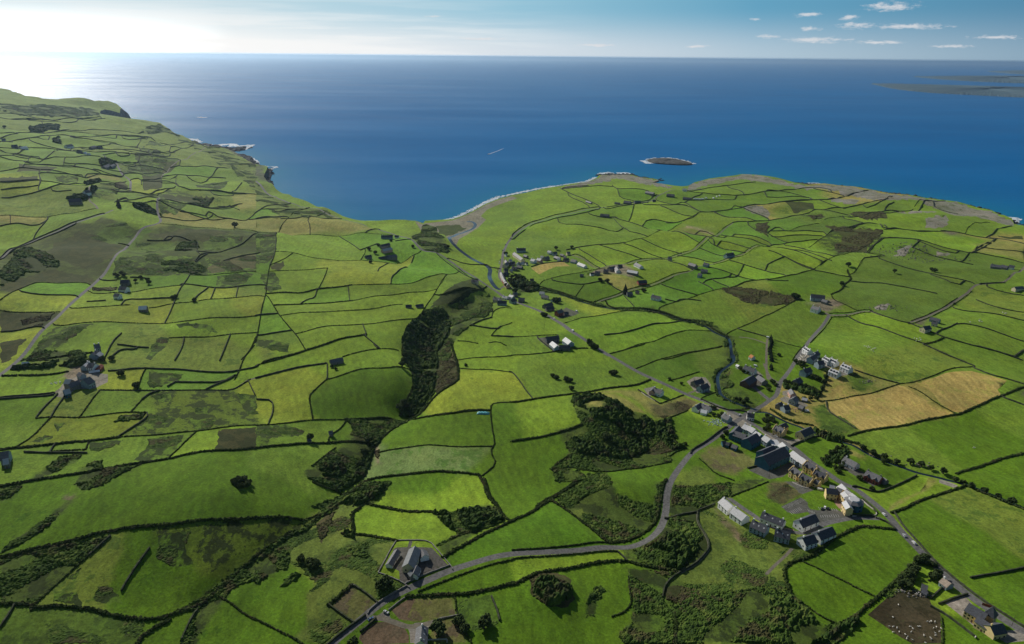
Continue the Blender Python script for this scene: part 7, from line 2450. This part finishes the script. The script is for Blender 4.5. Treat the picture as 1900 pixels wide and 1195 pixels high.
# ------------------------------------------------------------------ small things
mb = MB(); x, y = at(*tp('B1', 1680, 524)); t = tag(empty('silage_heap', (x, y, hz(x, y)), R(-4)), 'teal tarpaulin over a silage heap at the hedge corner in the middle of the photo', 'tarpaulin')
V = []; nx, ny = 14, 6
for i in range(nx + 1):
    for j in range(ny + 1):
        u, v_ = i / nx * 2 - 1, j / ny * 2 - 1; V.append((u * 7.0, v_ * 2.8, max(0, (1 - abs(u) ** 6) * (1 - v_ ** 4)) * 1.7 + RNG.uniform(0, .15) - .2))
mb.poly(V, [(i * (ny + 1) + j, (i + 1) * (ny + 1) + j, (i + 1) * (ny + 1) + j + 1, i * (ny + 1) + j + 1) for i in range(nx) for j in range(ny)]); mb.build('sheet', M['tarp'], t)
for k in range(7): mb = MB(); a_ = -5.1 + k * 1.7; frustum(mb, 9, .38, 1.45, .38, 1.75); v2 = [(q[0] + a_, q[1] + (k % 2) * 1.2 - .6, q[2]) for q in mb.v]; mesh_np('tyre', v2, mb.f, M['tyre'], t)
def heap(tile, x_, y_, n, w, d, mat, s0, s1, name, label, cat):
    x, y = at(*tp(tile, x_, y_)); Q = np.column_stack([x + RNG.normal(0, w / 2.6, n), y + RNG.normal(0, d / 2.6, n)]); z = H(Q[:, 0], Q[:, 1]); s = RNG.uniform(s0, s1, n)
    V, Fc = scatter(np.column_stack([Q, z + s * .4]), np.stack([s, s * .7, s * .6], 1), ICO1, .4); tag(mesh_np(name, V, Fc, mat), label, cat, None, 'stuff')
heap('F6', 1120, 800, 90, 16, 12, M['bale'], .4, .9, 'sheeting_heap', 'heap of glinting pale blue sheeting at the corner of the crossroads field', 'heap')
heap('F3', 610, 620, 60, 14, 7, M['stone'], .5, 1.1, 'rubble_heap', 'pale stone rubble at the top of the mud yard', 'rubble'); heap('F5', 880, 880, 60, 16, 8, M['pink'], .3, .7, 'rubble_heap', 'pinkish builders rubble right of the bridge', 'rubble')
heap('F2', 860, 275, 40, 14, 5, M['stone'], .4, 1.0, 'rubble_heap', 'pale boulders on the stream bank above the red-brick house', 'rubble'); heap('F2', 1310, 400, 50, 12, 6, M['stone'], .4, 1.0, 'rubble_heap', 'pale boulders beside the dark pool of the stream', 'rubble')
heap('F5', 1690, 555, 30, 12, 5, M['stone'], .4, .9, 'rubble_heap', 'pale boulders on the green patch of the stubble field', 'rubble'); heap('E7', 420, 900, 10, 8, 6, M['white'], .6, 1.1, 'bale_heap', 'white bales beside the track to the left farmyard', 'bales')
heap('C3', 850, 815, 70, 50, 20, M['stone'], .4, 1.3, 'rubble_heap', 'scattered pale boulders along the foot of the rough right-hand pasture', 'rubble'); heap('C3', 1000, 380, 160, 90, 60, M['stone'], .5, 1.8, 'rubble_heap', 'scattered grey boulders between the far right field walls', 'rubble')
heap('C3', 1160, 430, 120, 110, 40, M['stone'], .5, 1.6, 'rubble_heap', 'grey outcrop boulders left of the far-right farm', 'rubble')
x, y = at(*tp('E2', 210, 600)); t = tag(empty('tent', (x, y, hz(x, y)), .4), 'lime-green tent roof at the left end of the lane-side farm cluster', 'tent'); mb = MB(); mb.prism([(-3, 0), (3, 0), (0, 3)], -4, 4); mb.build('canopy', simple('lime canvas', (.5, .65, .08)), t)
for lb, ti, xx, yy in (('telegraph pole beside the long cream house row, left of the village road', 'E5', 1655, 860), ('telegraph pole in the strip of rough grass near the yellow guesthouse', 'F3', 1695, 1000), ('telegraph pole beside the dark car park below the hotel hall', 'F0', 795, 690), ('telegraph pole behind the first pale-roofed shop by the crossroads', 'F0', 310, 160),
                       ('telegraph pole in the hedge corner of the stony left pasture', 'C0', 1895, 1000), ('telegraph pole in the field right of the riverside village bridge', 'E1', 1195, 1080)):
    x, y = at(*tp(ti, xx, yy)); t = tag(empty('telegraph_pole', (x, y, hz(x, y)), .5), lb, 'pole', 'telegraph poles'); mb = MB(); frustum(mb, 8, .16, -.5, .11, 8.5); mb.build('shaft', M['bark'], t); mb = MB(); mb.box(-.9, .9, -.2, -.115, 7.6, 7.75); mb.build('crossarm', M['bark'], t)
# painted bays of the hotel car park
def bays(tile, a, b, n, dx_, dy_, name='parking_markings'):
    mb = MB()
    for k in range(n):
        t = k / (n - 1); xx = a[0] + (b[0] - a[0]) * t; yy = a[1] + (b[1] - a[1]) * t; p = np.array(at(*tp(tile, xx, yy))); q = np.array(at(*tp(tile, xx + dx_, yy + dy_))); u = (q - p) / np.linalg.norm(q - p); nn_ = np.array([-u[1], u[0]]) * .11
        q = p + u * min(5.0, np.linalg.norm(q - p)); c = [p + nn_, p - nn_, q - nn_, q + nn_]; z = [hz(*w_) + .10 for w_ in c]; mb.poly([(w_[0], w_[1], zz) for w_, zz in zip(c, z)], [(0, 1, 2, 3)])
    structure(mb.build(name, M['paint']))
bays('E6', (505, 915), (830, 900), 9, 22, 50); bays('E6', (470, 760), (790, 790), 9, 30, 50); bays('F0', (935, 1040), (1160, 945), 11, 75, 20); bays('F0', (1030, 1095), (1140, 1045), 7, 40, 40); bays('E6', (275, 800), (390, 850), 5, 20, 40)

# ------------------------------------------------------------------ shore, islands, boats
def isle(pts, hgt, mat, name, label, cat, seg=60):
    P = np.array([plane_hit([a], [b], 0) for a, b in dens(smooth(pts + [pts[0]], 2), 2.5)])[:, :, 0]; c = P.mean(0); rows = []
    for k, s in enumerate((1.04, 1.0, .93, .82, .6, .35, .1)):
        q = c + (P - c) * (s + RNG.uniform(-.015, .015, (len(P), 1))); z = [-3, .4, .35, .62, .85, 1.0, 1.0][k] * (hgt if k else 1); rows.append(np.column_stack([q, np.full(len(P), z) + RNG.uniform(-.08, .08, len(P)) * hgt * (k > 0)]))
    V = np.vstack(rows); n = len(P); Fs = np.array([(j * n + i, j * n + (i + 1) % n, (j + 1) * n + (i + 1) % n, (j + 1) * n + i) for j in range(6) for i in range(n)]); o = mesh_np(name, V, Fs, mat); return o
o = isle([tp('D2', *q) for q in ((1000, 270), (1050, 258), (1160, 256), (1250, 272), (1345, 297), (1300, 307), (1180, 303), (1030, 292))], 9, M['rock'], 'rocky_island', '', ''); tag(o, 'low dark rocky island ringed with surf off the point', 'island')
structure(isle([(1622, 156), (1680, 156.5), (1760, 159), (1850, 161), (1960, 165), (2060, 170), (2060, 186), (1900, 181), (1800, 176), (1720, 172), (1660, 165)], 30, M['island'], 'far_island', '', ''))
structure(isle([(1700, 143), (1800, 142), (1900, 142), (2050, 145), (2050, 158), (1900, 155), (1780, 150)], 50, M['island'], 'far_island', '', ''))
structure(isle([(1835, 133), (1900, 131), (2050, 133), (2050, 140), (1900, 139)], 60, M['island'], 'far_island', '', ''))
def rocks(pts, w, n, s0, s1, label):
    P = np.array([plane_hit([a], [b], 0) for a, b in pts])[:, :, 0]; P = resample(P, 3.0); k = RNG.integers(0, len(P), n); Q = P[k] + RNG.normal(0, w, (n, 2)); s = RNG.uniform(s0, s1, n)
    V, Fc = scatter(np.column_stack([Q, s * .1]), np.stack([s, s * .8, s * .5], 1), ICO1, .35); tag(mesh_np('shore_rocks', V, Fc, M['rock']), label, 'rocks', None, 'stuff')
rocks([tp('D2', *q) for q in ((660, 385), (720, 375), (800, 380), (860, 380), (950, 410), (1070, 415))], 14, 500, 2, 7, 'dark shore rocks on the point below the harbour road houses')
rocks([tp('D3', *q) for q in ((0, 400), (200, 440), (400, 450), (640, 472), (900, 518))], 6, 500, 2, 6, 'dark shore rocks at the left of the limestone shore'); rocks([tp('D3', *q) for q in ((900, 518), (1200, 560), (1480, 612), (1560, 632), (1700, 690), (1810, 745))], 12, 600, 2, 7, 'dark shore rocks at the right end of the limestone shore')
rocks([tp('D0', *q) for q in ((1470, 550), (1600, 575), (1700, 590), (1790, 578), (1720, 600))], 14, 350, 4, 14, 'dark rock platform in the surf below the left cliffs'); rocks([tp('D0', *q) for q in ((1740, 625), (1810, 640), (1850, 690), (1892, 705))], 10, 200, 4, 12, 'dark rocks at the foot of the left cliffs')
rocks([tp('D1', *q) for q in ((0, 445), (60, 440), (90, 460), (60, 540), (110, 575))], 8, 200, 3, 10, 'dark sea stack rocks under the left coast path'); rocks([tp('D1', *q) for q in ((1180, 840), (1240, 872), (1500, 810), (1700, 720), (1892, 655))], 5, 260, .7, 2, 'dark boulders along the pebble beach')
def surf(pts, w, dens_, label, z=.35, long_=2.0):
    P = np.array([plane_hit([a], [b], 0) for a, b in pts])[:, :, 0]; P = resample(P, 4.0); n = int(len(P) * dens_); k = RNG.integers(0, len(P) - 1, n); u = P[k + 1] - P[k]; u /= np.maximum(np.hypot(u[:, 0], u[:, 1])[:, None], 1e-6)
    Q = P[k] + u * RNG.uniform(0, 4, (n, 1)) + np.stack([-u[:, 1], u[:, 0]], 1) * RNG.normal(0, w * .45, (n, 1)); s = RNG.uniform(.15, 1, n) ** 1.4 * w * .36; V = []; Fs = []
    for i in range(n):
        m = 7; b0 = len(V); zz = z + RNG.uniform(0, .1)
        for j in range(m):
            a = j * 6.283 / m; r1 = s[i] * long_ * RNG.uniform(.7, 1.2); r2 = s[i] * RNG.uniform(.6, 1.2); V.append((Q[i, 0] + u[i, 0] * r1 * math.cos(a) - u[i, 1] * r2 * math.sin(a), Q[i, 1] + u[i, 1] * r1 * math.cos(a) + u[i, 0] * r2 * math.sin(a), zz))
        Fs.append(list(range(b0, b0 + m)))
    tag(mesh_np('surf', V, Fs, M['foam']), label, 'surf', None, 'stuff')
surf([(784, 420), (814, 410.5), (839, 405.5), (857, 399), (877, 389.5), (902, 376), (927, 366), (950, 360.5), (1000, 350), (1040, 344), (1088, 337), (1106, 329)], 9, 5.0, 'thin white surf line along the curved pebble beach')
surf([(865, 392), (880, 386), (900, 375), (925, 364)], 7, 3.0, 'second breaker just off the pebble beach')
surf([tp('D2', *q) for q in ((660, 378), (690, 362), (740, 366))], 16, 7, 'white surf on the left tip of the point'); surf([tp('D2', *q) for q in ((785, 366), (830, 362), (880, 372))], 15, 7, 'white surf on the right tip of the point')
surf([tp('D2', *q) for q in ((965, 272), (985, 285), (1020, 292), (1010, 262), (1060, 254), (1160, 252), (1260, 270), (1345, 295))], 14, 4.5, 'white surf around the low rocky island')
surf([tp('D0', *q) for q in ((1400, 508), (1450, 520), (1470, 535))], 18, 4, 'small white breakers nearest the far cliff headland'); surf([tp('D0', *q) for q in ((1500, 550), (1600, 563), (1650, 550), (1720, 546), (1740, 565))], 22, 4, 'broad white surf behind the dark rock platform')
surf([tp('D0', *q) for q in ((1770, 562), (1860, 555), (1830, 572), (1790, 590))], 16, 4, 'white surf right of the dark rock platform'); surf([tp('D0', *q) for q in ((1825, 640), (1850, 655), (1885, 675), (1885, 700))], 16, 4, 'white surf at the foot of the left cliffs')
surf([tp('D1', *q) for q in ((0, 425), (60, 433), (160, 436), (120, 448), (90, 460), (80, 490))], 9, 3.5, 'white surf round the dark sea stack'); surf([tp('D0', *q) for q in ((920, 362), (965, 352), (1000, 348))], 14, 3, 'white surf at the toe of the far cliff headland')
surf([tp('D3', *q) for q in ((300, 437), (390, 443))], 12, 6, 'short white breaker off the limestone shore'); surf([tp('D3', *q) for q in ((1600, 645), (1660, 660), (1720, 685), (1835, 697), (1800, 735))], 12, 5, 'white surf at the right end of the limestone shore')
surf([tp('D0', *q) for q in ((1460, 348), (1500, 352), (1525, 350))], 20, 3, 'white water round the fishing boat off the far headland')
def wake(pts, w, label):
    P = np.array([plane_hit([a], [b], 0) for a, b in pts])[:, :, 0]; P = resample(P, 6.0); n = len(P); V = []; t = np.gradient(P, axis=0); t /= np.hypot(t[:, 0], t[:, 1])[:, None]
    for i in range(n):
        ww = (w[0] + (w[1] - w[0]) * i / n) * RNG.uniform(.6, 1.2); V += [(P[i, 0] - t[i, 1] * ww, P[i, 1] + t[i, 0] * ww, .3), (P[i, 0] + t[i, 1] * ww, P[i, 1] - t[i, 0] * ww, .3)]
    o = mesh_np('boat_wake', V, np.array([(2 * i, 2 * i + 1, 2 * i + 3, 2 * i + 2) for i in range(n - 1)]), M['foam']); tag(o, label, 'wake', None, 'stuff')
wake([tp('D1', *q) for q in ((1724, 342), (1780, 322), (1830, 300))], (2.5, .8), 'white wake behind the boat in the middle of the bay')
def boat(px, py, rz, L_, label):
    x, y = [float(q[0]) for q in plane_hit([px], [py], 0)]; t = tag(empty('boat', (x, y, 0), rz), label, 'boat', 'boats on the bay'); n = 9; mb = MB(); V = []
    for z, f in ((-.4, .55), (1.2, 1.0)):
        for i in range(n): u = i / (n - 1) * 2 - 1; V.append((u * L_ / 2 * (.9 if z < 0 else 1), L_ * .16 * f * (1 - max(0, u) ** 2.2), z))
        for i in range(n - 1, -1, -1): u = i / (n - 1) * 2 - 1; V.append((u * L_ / 2 * (.9 if z < 0 else 1), -L_ * .16 * f * (1 - max(0, u) ** 2.2) - .01, z))
    m = 2 * n; mb.poly(V, [list(range(m))[::-1], [m + i for i in range(m)]] + [(i, (i + 1) % m, m + (i + 1) % m, m + i) for i in range(m)]); mb.build('hull', M['white'], t)
    mb = MB(); mb.box(-L_ * .25, L_ * .12, -L_ * .1, L_ * .1, 1.21, 3.2); c = mb.build('wheelhouse', M['white'], t); mb = MB(); mb.box(L_ * .12 - .02, L_ * .12 + .05, -L_ * .08, L_ * .08, 2.1, 2.9); mb.build('windscreen', M['glass'], c)
boat(*tp('D1', 1720, 344), R(200), 13, 'small white boat with a wake in the middle of the bay'); boat(*tp('D0', 1490, 350), R(10), 26, 'white fishing boat off the far cliff headland')

# ------------------------------------------------------------------ air
hm = bpy.data.materials.new('haze'); hm.use_nodes = True; nt = hm.node_tree; nt.nodes.clear(); vo = N(nt, 'ShaderNodeVolumePrincipled', ins={'Density': 1.7e-5, 'Anisotropy': 0.62}); vo.inputs['Color'].default_value = (.55, .76, 1.0, 1); out = N(nt, 'ShaderNodeOutputMaterial'); L(nt, vo.outputs[0], out.inputs['Volume'])
mb = MB(); mb.box(-74000, 74000, -4000, 74000, -8, 406); hz_o = mb.build('haze', hm); tag(hz_o, None, None, None, 'stuff')
